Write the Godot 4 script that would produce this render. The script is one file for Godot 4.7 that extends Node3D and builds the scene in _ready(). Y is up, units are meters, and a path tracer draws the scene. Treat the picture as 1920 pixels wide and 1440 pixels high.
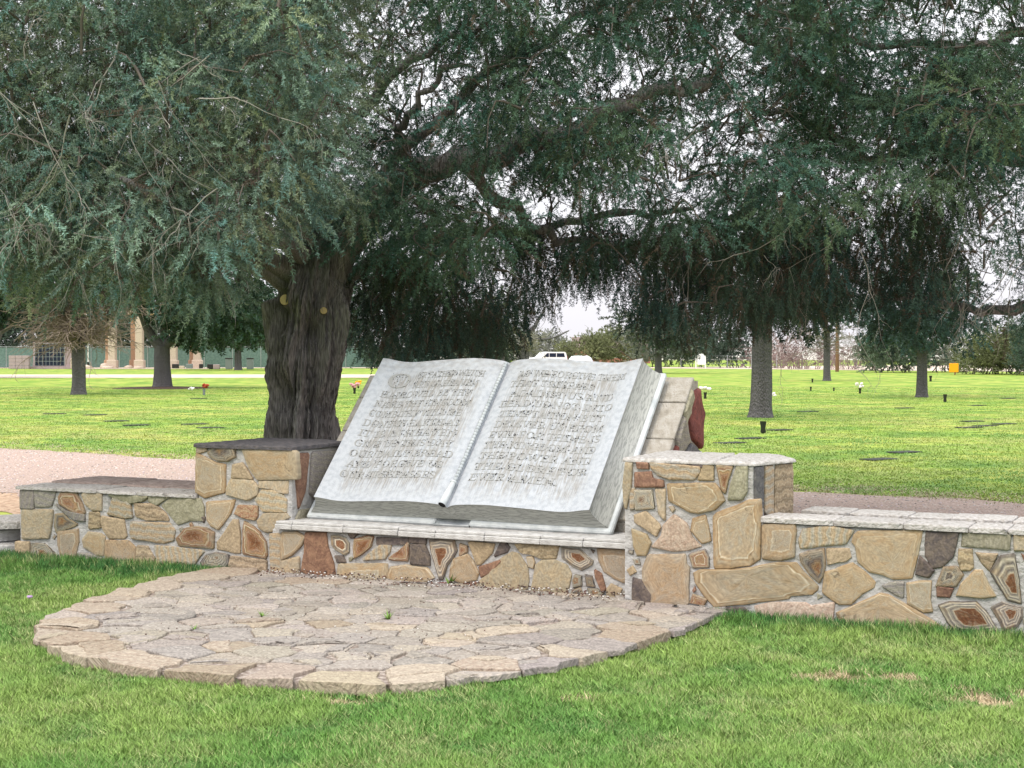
extends Node3D
# A stone memorial: an open marble book on a sloping rest between two stone piers, in a lawn cemetery under an old juniper.

var rng := RandomNumberGenerator.new()
var noise := FastNoiseLite.new()
var ridge := FastNoiseLite.new()
var used := {}
var M := {}            # materials
const TURN := 26.0     # the memorial's front is turned by this many degrees
const ORIGIN := Vector3(-1.69, 0, -10.78)

# ------------------------------------------------------------------ mesh helpers
class MB:
	var v := PackedVector3Array()
	var n := PackedVector3Array()
	var u := PackedVector2Array()
	var c := PackedColorArray()
	var ix := PackedInt32Array()
	var tint := Color.WHITE

	func tri(a: Vector3, b: Vector3, d: Vector3, away: Vector3, ua := Vector2.ZERO, ub := Vector2.ZERO, ud := Vector2.ZERO) -> void:
		var nn := (d - a).cross(b - a)
		if nn.length_squared() < 1e-16:
			return
		nn = nn.normalized()
		var k := v.size()
		if nn.dot(away) < 0.0:
			nn = -nn
			v.append(a); v.append(d); v.append(b)
			u.append(ua); u.append(ud); u.append(ub)
		else:
			v.append(a); v.append(b); v.append(d)
			u.append(ua); u.append(ub); u.append(ud)
		for i in 3:
			n.append(nn); c.append(tint); ix.append(k + i)

	func quad(a: Vector3, b: Vector3, d: Vector3, e: Vector3, away: Vector3, r := Rect2(0, 0, 1, 1)) -> void:
		var p := r.position
		var q := r.end
		tri(a, b, d, away, p, Vector2(q.x, p.y), q)
		tri(a, d, e, away, p, q, Vector2(p.x, q.y))

	# a smooth sheet of rows x columns points; away points out of its first cell
	func grid(pts: PackedVector3Array, rows: int, cols: int, away: Vector3, uvs := PackedVector2Array(), cols_in := PackedColorArray()) -> void:
		var k := v.size()
		var nn := PackedVector3Array()
		nn.resize(rows * cols)
		var tr := PackedInt32Array()
		for i in rows - 1:
			for j in cols - 1:
				var q := i * cols + j
				for w in [q, q + 1, q + cols, q + 1, q + cols + 1, q + cols]:
					tr.append(w)
		var flip := 1.0
		var sum := Vector3.ZERO
		for m in range(0, mini(tr.size(), 6), 3):
			sum += (pts[tr[m + 2]] - pts[tr[m]]).cross(pts[tr[m + 1]] - pts[tr[m]])
		if sum.dot(away) < 0.0:
			flip = -1.0
		for m in range(0, tr.size(), 3):
			var a := tr[m]
			var b := tr[m + 1]
			var d := tr[m + 2]
			var f := (pts[d] - pts[a]).cross(pts[b] - pts[a]) * flip
			nn[a] += f; nn[b] += f; nn[d] += f
			ix.append(k + a)
			if flip > 0.0:
				ix.append(k + b); ix.append(k + d)
			else:
				ix.append(k + d); ix.append(k + b)
		# rows or columns that close on themselves share their normals
		for i in rows:
			var a := i * cols
			var b := a + cols - 1
			if pts[a].distance_squared_to(pts[b]) < 1e-12:
				var s := nn[a] + nn[b]
				nn[a] = s; nn[b] = s
		for i in pts.size():
			v.append(pts[i])
			n.append(nn[i].normalized() if nn[i].length_squared() > 1e-20 else Vector3.UP)
			u.append(uvs[i] if uvs.size() else Vector2(float(i % cols) / (cols - 1), float(i / cols) / (rows - 1)))
			c.append(cols_in[i] if cols_in.size() else tint)

	# a tapered pipe through points
	func tube(p: PackedVector3Array, r: PackedFloat32Array, sides := 6, cap := true, vscale := 1.0) -> void:
		var pts := PackedVector3Array()
		var uvs := PackedVector2Array()
		var t0 := (p[1] - p[0]).normalized()
		var nn := t0.cross(Vector3.RIGHT if absf(t0.x) < 0.8 else Vector3.UP).normalized()
		var run := 0.0
		for i in p.size():
			var t := (p[mini(i + 1, p.size() - 1)] - p[maxi(i - 1, 0)]).normalized()
			nn = (nn - t * nn.dot(t)).normalized()
			var b := t.cross(nn)
			if i:
				run += p[i].distance_to(p[i - 1])
			for j in sides + 1:
				var a := TAU * (j % sides) / sides
				pts.append(p[i] + (nn * cos(a) + b * sin(a)) * r[i])
				uvs.append(Vector2(float(j) / sides, run * vscale))
		grid(pts, p.size(), sides + 1, pts[0] + pts[1] - p[0] * 2.0, uvs)
		if cap:
			for e in [0, p.size() - 1]:
				var away := (p[0] - p[1]) if e == 0 else (p[e] - p[e - 1])
				for j in sides:
					tri(p[e], pts[e * (sides + 1) + j], pts[e * (sides + 1) + j + 1], away)

	# a box with chamfered edges
	func box(at: Vector3, size: Vector3, ch := 0.005, bas := Basis.IDENTITY) -> void:
		var h := size * 0.5
		ch = minf(ch, minf(h.x, minf(h.y, h.z)) * 0.9)
		var ax := [Vector3.RIGHT, Vector3.UP, Vector3.BACK]
		for k in 3:
			var k1 := (k + 1) % 3
			var k2 := (k + 2) % 3
			for s in [-1.0, 1.0]:
				var f := []
				for w in [[-1, -1], [1, -1], [1, 1], [-1, 1]]:
					var p := Vector3.ZERO
					p[k] = h[k] * s
					p[k1] = (h[k1] - ch) * w[0]
					p[k2] = (h[k2] - ch) * w[1]
					f.append(at + bas * p)
				quad(f[0], f[1], f[2], f[3], bas * (ax[k] * s), Rect2(0, 0, size[k1], size[k2]))
			for s1 in [-1.0, 1.0]:
				for s2 in [-1.0, 1.0]:
					var f := []
					for e in [-1.0, 1.0]:
						for o in 2:
							var p := Vector3.ZERO
							p[k] = (h[k] - ch) * e
							p[k1] = (h[k1] - (ch if o else 0.0)) * s1
							p[k2] = (h[k2] - (0.0 if o else ch)) * s2
							f.append(at + bas * p)
					quad(f[0], f[1], f[3], f[2], bas * (ax[k1] * s1 + ax[k2] * s2))
		for sx in [-1.0, 1.0]:
			for sy in [-1.0, 1.0]:
				for sz in [-1.0, 1.0]:
					tri(at + bas * Vector3(h.x * sx, (h.y - ch) * sy, (h.z - ch) * sz), at + bas * Vector3((h.x - ch) * sx, h.y * sy, (h.z - ch) * sz), at + bas * Vector3((h.x - ch) * sx, (h.y - ch) * sy, h.z * sz), bas * Vector3(sx, sy, sz))

	# turned shape: profile of (radius, height)
	func lathe(prof: PackedVector2Array, sides := 16, at := Vector3.ZERO) -> void:
		var pts := PackedVector3Array()
		for p in prof:
			for j in sides + 1:
				var a := TAU * (j % sides) / sides
				pts.append(at + Vector3(cos(a) * p.x, p.y, sin(a) * p.x))
		var away := pts[0] - at
		away.y = 0.0
		if away.length() < 1e-4:
			away = Vector3.UP if prof[0].y >= prof[-1].y else Vector3.DOWN
		grid(pts, prof.size(), sides + 1, away)

	# a flat outline (x, y) given thickness along z
	func prism(poly: PackedVector2Array, z0: float, z1: float, tr := Transform3D.IDENTITY) -> void:
		var t := Geometry2D.triangulate_polygon(poly)
		var mid := Vector2.ZERO
		for p in poly:
			mid += p / poly.size()
		for z in [z0, z1]:
			var away: Vector3 = tr.basis * (Vector3.BACK if z > minf(z0, z1) else Vector3.FORWARD)
			for i in range(0, t.size(), 3):
				tri(tr * Vector3(poly[t[i]].x, poly[t[i]].y, z), tr * Vector3(poly[t[i + 1]].x, poly[t[i + 1]].y, z), tr * Vector3(poly[t[i + 2]].x, poly[t[i + 2]].y, z), away, poly[t[i]], poly[t[i + 1]], poly[t[i + 2]])
		var turn := 1.0 if Geometry2D.is_polygon_clockwise(poly) else -1.0
		for i in poly.size():
			var a := poly[i]
			var b := poly[(i + 1) % poly.size()]
			var e := (b - a).orthogonal() * -turn
			quad(tr * Vector3(a.x, a.y, z0), tr * Vector3(b.x, b.y, z0), tr * Vector3(b.x, b.y, z1), tr * Vector3(a.x, a.y, z1), tr.basis * Vector3(e.x, e.y, 0))

	func mesh() -> ArrayMesh:
		var a := []
		a.resize(Mesh.ARRAY_MAX)
		a[Mesh.ARRAY_VERTEX] = v
		a[Mesh.ARRAY_NORMAL] = n
		a[Mesh.ARRAY_TEX_UV] = u
		a[Mesh.ARRAY_COLOR] = c
		a[Mesh.ARRAY_INDEX] = ix
		var m := ArrayMesh.new()
		m.add_surface_from_arrays(Mesh.PRIMITIVE_TRIANGLES, a)
		return m

# ------------------------------------------------------------------ node helpers
func numbered(called: String) -> String:
	if not used.has(called):
		used[called] = 0
		return called
	used[called] += 1
	return "%s_%03d" % [called, used[called]]

func tag(o: Node, label: String, category := "", group := "", kind := "") -> void:
	o.set_meta("label", label)
	if category: o.set_meta("category", category)
	if group: o.set_meta("group", group)
	if kind: o.set_meta("kind", kind)

func thing(called: String, label: String, category: String, at := Vector3.ZERO, turn := 0.0, group := "", kind := "") -> Node3D:
	var o := Node3D.new()
	o.name = numbered(called)
	add_child(o)
	o.position = at
	o.rotation_degrees.y = turn
	tag(o, label, category, group, kind)
	return o

func part(called: String, mesh: Mesh, mat: Material, parent: Node3D, tr := Transform3D.IDENTITY) -> MeshInstance3D:
	var o := MeshInstance3D.new()
	o.name = called
	o.mesh = mesh
	o.material_override = mat
	o.transform = tr
	parent.add_child(o, true)
	return o

func single(called: String, mesh: Mesh, mat: Material, label: String, category: String, at := Vector3.ZERO, turn := 0.0, group := "", kind := "") -> MeshInstance3D:
	var o := MeshInstance3D.new()
	o.name = numbered(called)
	o.mesh = mesh
	o.material_override = mat
	add_child(o)
	o.position = at
	o.rotation_degrees.y = turn
	tag(o, label, category, group, kind)
	return o

func scatter(called: String, mesh: Mesh, mat: Material, where: Array, tints: PackedColorArray, parent: Node3D) -> MultiMeshInstance3D:
	var mm := MultiMesh.new()
	mm.transform_format = MultiMesh.TRANSFORM_3D
	mm.use_colors = true
	mm.mesh = mesh
	mm.instance_count = where.size()
	for i in where.size():
		mm.set_instance_transform(i, where[i])
		mm.set_instance_color(i, tints[i])
	var o := MultiMeshInstance3D.new()
	o.name = called
	o.multimesh = mm
	o.material_override = mat
	parent.add_child(o, true)
	o.set_meta("kind", "stuff")
	return o

# a memorial thing: placed on the turned base line, parts in (along, height, -back) from its own base
func memo(called: String, label: String, category: String, s0: float, t0: float) -> Dictionary:
	var a := deg_to_rad(TURN)
	var at := ORIGIN + Vector3(cos(a), 0, sin(a)) * s0 + Vector3(sin(a), 0, -cos(a)) * t0
	var o := thing(called, label, category, at, -TURN)
	return {"node": o, "s": s0, "t": t0}

func loc(w: Dictionary, s: float, h: float, t: float) -> Vector3:
	return Vector3(s - w.s, h, -(t - w.t))

# ------------------------------------------------------------------ materials
func srgb(r: float, g: float, b: float) -> Color:
	return Color(r / 255.0, g / 255.0, b / 255.0)

func mat(col: Color, rough := 0.9) -> StandardMaterial3D:
	var m := StandardMaterial3D.new()
	m.albedo_color = col
	m.roughness = rough
	m.metallic_specular = 0.3
	m.vertex_color_use_as_albedo = true
	return m

func ntex(freq: float, seed_: int, stops: Array, size := 512, fractal := FastNoiseLite.FRACTAL_FBM, kind := FastNoiseLite.TYPE_SIMPLEX, octaves := 5) -> NoiseTexture2D:
	var t := NoiseTexture2D.new()
	var n := FastNoiseLite.new()
	n.noise_type = kind
	n.seed = seed_
	n.frequency = freq
	n.fractal_type = fractal
	n.fractal_octaves = octaves
	t.noise = n
	t.width = size
	t.height = size
	t.seamless = true
	if stops.size():
		var g := Gradient.new()
		g.offsets = PackedFloat32Array()
		var offs := PackedFloat32Array()
		var cols := PackedColorArray()
		for s in stops:
			offs.append(s[0]); cols.append(s[1])
		g.offsets = offs
		g.colors = cols
		t.color_ramp = g
	return t

func tri_mat(tex: Texture2D, scale: float, rough := 0.92, world := true) -> StandardMaterial3D:
	var m := mat(Color.WHITE, rough)
	m.albedo_texture = tex
	m.uv1_triplanar = true
	m.uv1_world_triplanar = world
	m.uv1_scale = Vector3.ONE * scale
	return m

func bump(m: StandardMaterial3D, tex: Texture2D, cm: float) -> StandardMaterial3D:
	m.heightmap_enabled = true
	m.heightmap_texture = tex
	m.heightmap_scale = cm
	return m

func ramp(x: float, stops: Array) -> Color:
	if x <= stops[0][0]:
		return stops[0][1]
	for i in range(1, stops.size()):
		if x <= stops[i][0]:
			var k: float = (x - stops[i - 1][0]) / maxf(stops[i][0] - stops[i - 1][0], 1e-5)
			var a: Color = stops[i - 1][1]
			return a.lerp(stops[i][1], k)
	return stops[-1][1]

# stone colour: rings that follow the outline (v runs from the edge to the heart of the stone)
func ring_tex(O: Color, G: Color, seed_: int, stops: Array, wobble: float, fine: float, fine_amp: float) -> ImageTexture:
	var im := Image.create(192, 192, false, Image.FORMAT_RGB8)
	noise.seed = seed_
	for y in 192:
		for x in 192:
			var a := TAU * x / 192.0
			var v := y / 191.0
			var q := Vector3(cos(a) * 60.0, sin(a) * 60.0, v * 90.0)
			var w := noise.get_noise_3dv(q * 0.8) * wobble * 0.7 + noise.get_noise_3dv(q * 3.0) * wobble * 0.12
			var c := ramp(clampf(v + w, 0.0, 1.0), stops)
			var s := 0.5 + 0.5 * sin((v + w * 1.3) * fine)
			s = pow(s, 3.0)
			c = c.lerp(c.darkened(0.55), s * fine_amp)
			var n1 := absf(noise.get_noise_3dv(q * 0.55 + Vector3(0, 800, 0)))
			c = c.lerp(c.darkened(0.45), (1.0 - smoothstep(0.0, 0.02, n1)) * 0.7 * smoothstep(0.0, 0.3, noise.get_noise_3dv(q * 0.4 + Vector3(0, 0, 700))))
			c = c.lerp(O, clampf(noise.get_noise_3dv(q * 1.3 + Vector3(90, 0, 0)), 0.0, 0.5) * 0.8).lerp(G, clampf(noise.get_noise_3dv(q * 1.6 + Vector3(0, 90, 0)), 0.0, 0.5) * 0.9)
			var g := 1.0 + noise.get_noise_3dv(q * 7.0 + Vector3(300, 0, 0)) * 0.17
			im.set_pixel(x, y, Color(c.r * g, c.g * g, c.b * g).clamp())
	return ImageTexture.create_from_image(im)

# stone colour: beds that run across the stone
func bed_tex(seed_: int, cols: Array, beds: float, warp: float, contrast := 1.0, cracks := 0.0) -> ImageTexture:
	var im := Image.create(192, 192, false, Image.FORMAT_RGB8)
	noise.seed = seed_
	for y in 192:
		for x in 192:
			var a := TAU * x / 192.0
			var b := TAU * y / 192.0
			var q := Vector3(cos(a) * 40.0 + cos(b) * 17.0, sin(a) * 40.0, sin(b) * 40.0)
			var w := noise.get_noise_3dv(q) * warp * 0.4
			var k := sin((y / 192.0) * TAU * beds + w * 9.0) * 0.5 + 0.5
			var k2 := sin((y / 192.0) * TAU * beds * 3.0 + w * 17.0 + 1.0) * 0.5 + 0.5
			var p: Color = cols[0]
			var c := p.lerp(cols[1], clampf(k * contrast, 0, 1)).lerp(cols[2], pow(k2, 5.0) * 0.35 * contrast)
			if cracks > 0.0:
				var n1 := absf(noise.get_noise_3dv(Vector3(q.x, q.y, q.z * 2.2) * 0.9 + Vector3(0, 800, 0)))
				c = c.lerp(c.darkened(0.62), (1.0 - smoothstep(0.0, 0.035, n1)) * cracks * smoothstep(-0.1, 0.25, noise.get_noise_3dv(q * 0.5 + Vector3(0, 0, 700))))
			var g := 1.0 + noise.get_noise_3dv(q * 4.0 + Vector3(500, 0, 0)) * 0.16
			im.set_pixel(x, y, Color(c.r * g, c.g * g, c.b * g).clamp())
	return ImageTexture.create_from_image(im)

func stone_mat(tex: Texture2D, relief: Texture2D, cm: float) -> StandardMaterial3D:
	var m := mat(Color.WHITE, 0.88)
	m.albedo_texture = tex
	return bump(m, relief, cm)

func make_materials() -> void:
	noise.noise_type = FastNoiseLite.TYPE_SIMPLEX_SMOOTH
	noise.frequency = 0.02
	noise.fractal_octaves = 3
	var rough := ntex(0.02, 3, [], 512)
	var fine := ntex(0.06, 5, [], 512)
	M.rough = rough
	M.fine = fine
	var W := srgb(209, 198, 176)
	var T := srgb(170, 151, 125)
	var O := srgb(154, 126, 93)
	var G := srgb(158, 152, 139)
	var D := srgb(88, 80, 76)
	var B := srgb(130, 88, 62)
	var ring := {
		"t": [ring_tex(O, G, 28, [[0, O.lerp(T, .3)], [.14, T], [.19, O.lerp(T, .2)], [.23, W.lerp(T, .1)], [.27, T], [.6, T.lerp(G, .4)], [1, T.lerp(G, .3)]], .16, 40, .10),
			ring_tex(O, G, 29, [[0, T.darkened(.1)], [.10, T], [.14, W.lerp(T, .3)], [.17, T], [.22, O.lerp(T, .4)], [.28, T], [1, T.lightened(.06)]], .22, 60, .12),
			ring_tex(O, G, 11, [[0, T.darkened(.08)], [.2, T], [.3, O.lerp(T, .5)], [.34, W.lerp(T, .3)], [.38, G.lerp(T, .5)], [1, G.lerp(T, .4)]], .14, 64, .10),
			ring_tex(O, G, 12, [[0, G.lerp(T, .6)], [.3, T], [.5, O.lerp(T, .65)], [.54, T], [1, T.darkened(.05)]], .3, 44, .12),
			ring_tex(O, G, 13, [[0, O.lerp(T, .6)], [.4, T], [1, T.lerp(G, .5)]], .34, 50, .14)],
		"T": [ring_tex(O, G, 24, [[0, O.lerp(T, .5)], [.06, T], [.13, O.lerp(T, .3)], [.16, W], [.19, T], [.6, T.lightened(.04)], [1, T.darkened(.05)]], .18, 30, .08),
			ring_tex(O, G, 14, [[0, T], [.2, O.lerp(T, .6)], [.24, W.lerp(T, .5)], [.27, T], [1, T.lerp(G, .3)]], .16, 34, .08),
			ring_tex(O, G, 15, [[0, O.lerp(T, .5)], [.25, T], [1, T.darkened(.04)]], .3, 40, .10)],
		"a": [ring_tex(O, G, 25, [[0, D.lightened(.2)], [.25, T.darkened(.1)], [.5, G.darkened(.2)], [.62, W.darkened(.1)], [.7, D], [1, G]], .16, 74, .6),
			ring_tex(O, G, 26, [[0, T], [.3, G.darkened(.1)], [.5, D.lightened(.1)], [.75, O], [1, B]], .2, 58, .5),
			ring_tex(O, G, 16, [[0, G.darkened(.15)], [.2, W.darkened(.1)], [.45, G], [.7, W.darkened(.15)], [1, B.lerp(D, .4)]], .10, 62, .85),
			ring_tex(O, G, 17, [[0, D.lightened(.15)], [.3, G], [.6, G.lightened(.1)], [.8, srgb(150, 112, 84)], [1, T]], .13, 48, .75)],
		"b": [ring_tex(O, G, 27, [[0, T.darkened(.1)], [.2, B.lightened(.15)], [.26, W.darkened(.1)], [.31, O], [.5, B.lightened(.2)], [.7, B], [1, B.darkened(.15)]], .2, 44, .3),
			ring_tex(O, G, 18, [[0, G], [.14, T.darkened(.15)], [.3, D.lightened(.1)], [.36, W], [.44, W], [.48, B], [1, B.lightened(.12)]], .06, 40, .35),
			ring_tex(O, G, 19, [[0, D.lightened(.2)], [.18, T], [.34, B.lightened(.1)], [.42, W], [.48, O], [1, B.lightened(.18)]], .12, 55, .3)],
		"w": [ring_tex(O, G, 20, [[0, G], [.1, D], [.2, W.darkened(.08)], [.3, D.lightened(.2)], [.36, W], [.46, D.lightened(.1)], [.52, W], [.57, B.darkened(.1)], [1, B.darkened(.2)]], .07, 52, .3)],
	}
	var bed := {
		"l": [bed_tex(31, [T, T.darkened(.22), W], 5, 1.0), bed_tex(32, [T.lerp(O, .3), G, W], 7, .8), bed_tex(33, [srgb(165, 141, 114), B.lightened(.15), W], 6, 1.3)],
		"g": [bed_tex(34, [G.darkened(.12), D.lightened(.25), W.darkened(.1)], 8, 1.0)],
		"p": [bed_tex(35, [T, T.darkened(.1), T.lightened(.12)], 2, 2.0, .8), bed_tex(36, [T.lerp(G, .5), T, G], 2, 1.6, .8)],
		"q": [bed_tex(37, [srgb(152, 147, 128), srgb(136, 131, 110), srgb(167, 163, 145)], 2, 2.2, .8)],
		"d": [bed_tex(38, [srgb(110, 99, 92), srgb(90, 82, 81), srgb(136, 121, 108)], 3, 1.6, .9)],
		"r": [bed_tex(39, [srgb(139, 108, 90), srgb(119, 90, 77), srgb(165, 134, 110)], 3, 1.5, .9)],
		"R": [bed_tex(40, [srgb(123, 73, 66), srgb(101, 62, 59), srgb(143, 97, 88)], 2, 1.5, .8)],
		"k": [bed_tex(41, [srgb(183, 165, 150), srgb(165, 143, 128), srgb(198, 185, 169)], 2, 2.4, .9)],
		"s": [bed_tex(42, [srgb(101, 99, 101), srgb(84, 82, 88), srgb(123, 119, 119)], 3, 1.4, .8)],
		"f": [bed_tex(43, [srgb(160, 152, 143), srgb(141, 132, 123), srgb(178, 171, 160)], 5, 2.4, .9, 0.45), bed_tex(44, [srgb(168, 157, 147), srgb(146, 138, 132), srgb(185, 175, 161)], 6, 2.0, .9, 0.45), bed_tex(45, [srgb(153, 145, 138), srgb(133, 126, 121), srgb(172, 163, 154)], 4, 1.8, .9, 0.45)],
		"e": [bed_tex(46, [srgb(170, 157, 141), srgb(152, 139, 125), srgb(184, 174, 156)], 4, 2.0, .9, 0.45), bed_tex(47, [srgb(165, 152, 137), srgb(148, 132, 118), srgb(181, 170, 148)], 5, 1.6, .9, 0.45)],
	}
	M.stone = {}
	for set_ in [ring, bed]:
		for k in set_:
			M.stone[k] = []
			for t in set_[k]:
				M.stone[k].append(stone_mat(t, t if set_ == ring else M.rough, 0.12 if set_ == ring else (0.6 if k in ["f", "e"] else 0.25)))
	M.mortar = bump(tri_mat(ntex(0.012, 51, [[0.0, srgb(147, 144, 142)], [0.45, srgb(172, 170, 168)], [0.7, srgb(183, 180, 178)], [1.0, srgb(156, 150, 144)]]), 2.2), rough, 0.9)
	M.concrete = bump(tri_mat(ntex(0.015, 52, [[0.0, srgb(133, 126, 115)], [0.5, srgb(160, 153, 143)], [0.75, srgb(170, 165, 158)], [1.0, srgb(138, 129, 117)]]), 1.6), fine, 0.6)
	M.lime = bump(tri_mat(ntex(0.014, 53, [[0.0, srgb(139, 132, 123)], [0.4, srgb(171, 166, 161)], [0.7, srgb(189, 185, 182)], [1.0, srgb(150, 138, 128)]]), 2.6), rough, 1.2)
	M.padbed = bump(tri_mat(ntex(0.014, 50, [[0.0, srgb(118, 104, 95)], [0.5, srgb(150, 137, 128)], [1.0, srgb(186, 174, 164)]]), 2.6), rough, 1.2)
	M.cap_grey = bump(tri_mat(ntex(0.012, 54, [[0.0, srgb(70, 68, 70)], [0.5, srgb(92, 89, 92)], [1.0, srgb(112, 104, 102)]]), 2.0), rough, 1.2)  # dark grey mottle of the left pier cap
	M.pinktop = bump(tri_mat(ntex(0.012, 55, [[0.0, srgb(122, 106, 100)], [0.5, srgb(150, 134, 126)], [1.0, srgb(172, 158, 150)]]), 2.0), rough, 1.2)
	M.marble = bump(tri_mat(ntex(0.01, 56, [[0.0, srgb(150, 156, 158)], [0.5, srgb(186, 190, 192)], [1.0, srgb(206, 208, 208)]]), 1.5, 0.75), fine, 0.25)
	M.ledge = bump(tri_mat(ntex(0.01, 57, [[0.0, srgb(158, 155, 152)], [0.5, srgb(186, 183, 180)], [1.0, srgb(200, 198, 196)]]), 2.0, 0.8), fine, 0.4)
	M.soil = bump(tri_mat(ntex(0.03, 58, [[0.0, srgb(58, 46, 40)], [0.6, srgb(92, 74, 66)], [1.0, srgb(120, 100, 90)]]), 2.0), rough, 3.0)
	M.dark = mat(srgb(34, 33, 34), 0.95)
	# bark: stringy fibres that run up the trunk
	var bark := tri_mat(ntex(0.02, 61, [[0.0, srgb(80, 76, 76)], [0.4, srgb(126, 121, 121)], [0.7, srgb(160, 155, 154)], [1.0, srgb(182, 176, 172)]]), 1.0, 0.95, false)
	bark.uv1_scale = Vector3(5.0, 0.55, 5.0)
	M.bark = bump(bark, ntex(0.03, 62, []), 2.5)
	var bark2 := tri_mat(ntex(0.03, 63, [[0.0, srgb(66, 64, 66)], [0.5, srgb(106, 103, 106)], [1.0, srgb(142, 138, 138)]]), 1.0, 0.95, false)
	bark2.uv1_scale = Vector3(2.5, 0.8, 2.5)
	M.bark_far = bump(bark2, rough, 8.0)
	M.twig = mat(srgb(104, 96, 90), 0.9)
	M.deadwood = mat(srgb(150, 145, 138), 0.85)
	M.cut = tri_mat(ntex(0.03, 64, [[0.0, srgb(190, 164, 116)], [1.0, srgb(226, 204, 156)]]), 6.0)
	M.leaf = mat(Color.WHITE, 0.7)
	M.leaf.backlight_enabled = true
	M.leaf.backlight = Color(0.25, 0.25, 0.25)
	M.blade = mat(Color.WHITE, 0.6)
	M.blade.backlight_enabled = true
	M.blade.backlight = Color(0.45, 0.45, 0.45)
	# lawn: broad patches under a fine grain
	var lawn := tri_mat(ntex(0.008, 71, [[0.0, srgb(92, 122, 48)], [0.35, srgb(124, 152, 58)], [0.5, srgb(146, 166, 68)], [0.7, srgb(168, 172, 84)], [1.0, srgb(170, 162, 96)]], 1024), 0.04, 0.95)
	lawn.detail_enabled = true
	lawn.detail_blend_mode = BaseMaterial3D.BLEND_MODE_MUL
	lawn.detail_albedo = ntex(0.05, 72, [[0.0, Color(.55, .62, .5)], [0.4, Color(.85, .88, .8)], [1.0, Color(1, 1, 1)]], 512)
	lawn.uv2_triplanar = true
	lawn.uv2_world_triplanar = true
	lawn.uv2_scale = Vector3.ONE * 0.9
	M.lawn = bump(lawn, rough, 4.0)
	M.turf = bump(tri_mat(ntex(0.03, 73, [[0.0, srgb(66, 92, 40)], [0.6, srgb(92, 124, 52)], [1.0, srgb(112, 130, 66)]]), 0.8), rough, 3.0)
	var gv := FastNoiseLite.FRACTAL_FBM
	M.gravel = bump(tri_mat(ntex(0.07, 74, [[0.0, srgb(120, 101, 92)], [0.35, srgb(156, 135, 124)], [0.6, srgb(174, 154, 143)], [1.0, srgb(196, 178, 168)]], 1024, gv, FastNoiseLite.TYPE_CELLULAR, 2), 0.5), rough, 3.0)
	M.dirt = bump(tri_mat(ntex(0.03, 75, [[0.0, srgb(140, 112, 92)], [0.5, srgb(176, 148, 124)], [1.0, srgb(192, 170, 146)]]), 0.6), rough, 3.0)
	M.paleground = tri_mat(ntex(0.02, 76, [[0.0, srgb(166, 148, 134)], [0.6, srgb(194, 178, 164)], [1.0, srgb(176, 168, 138)]]), 0.05)
	M.pebble = mat(Color.WHITE, 0.85)
	M.screen = tri_mat(ntex(0.02, 81, [[0.0, srgb(84, 104, 100)], [1.0, srgb(108, 128, 124)]]), 0.3, 0.8)
	M.steel = mat(srgb(150, 154, 156), 0.5)
	M.pinkstone = tri_mat(ntex(0.02, 82, [[0.0, srgb(176, 156, 142)], [1.0, srgb(200, 184, 170)]]), 0.6)
	M.orangestone = tri_mat(ntex(0.02, 83, [[0.0, srgb(170, 134, 112)], [1.0, srgb(188, 154, 130)]]), 0.6)
	M.mauve = tri_mat(ntex(0.02, 84, [[0.0, srgb(150, 132, 136)], [1.0, srgb(172, 154, 156)]]), 0.5)
	M.glass = mat(srgb(34, 40, 56), 0.15)
	M.granite = mat(srgb(52, 48, 50), 0.4)
	M.greystone = mat(srgb(120, 126, 128), 0.8)
	M.white = mat(srgb(226, 226, 226), 0.5)
	M.tarp = mat(srgb(214, 216, 222), 0.7)
	M.rubber = mat(srgb(26, 26, 27), 0.9)
	M.red = mat(srgb(150, 24, 22), 0.4)
	M.yellow = mat(srgb(236, 160, 30), 0.6)
	M.brick = mat(srgb(160, 112, 98), 0.9)
	M.roof = mat(srgb(120, 104, 100), 0.9)
	M.wood = mat(srgb(120, 92, 70), 0.95)
	M.bronze = mat(srgb(44, 46, 38), 0.7)
	M.petal_red = mat(srgb(150, 62, 40), 0.8)
	M.petal_white = mat(srgb(226, 218, 222), 0.8)
	M.petal_pink = mat(srgb(206, 150, 160), 0.8)
	M.letter = mat(srgb(148, 148, 146), 0.8)
	M.page = page_material()
	M.leaves_edge = edge_material()

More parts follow.
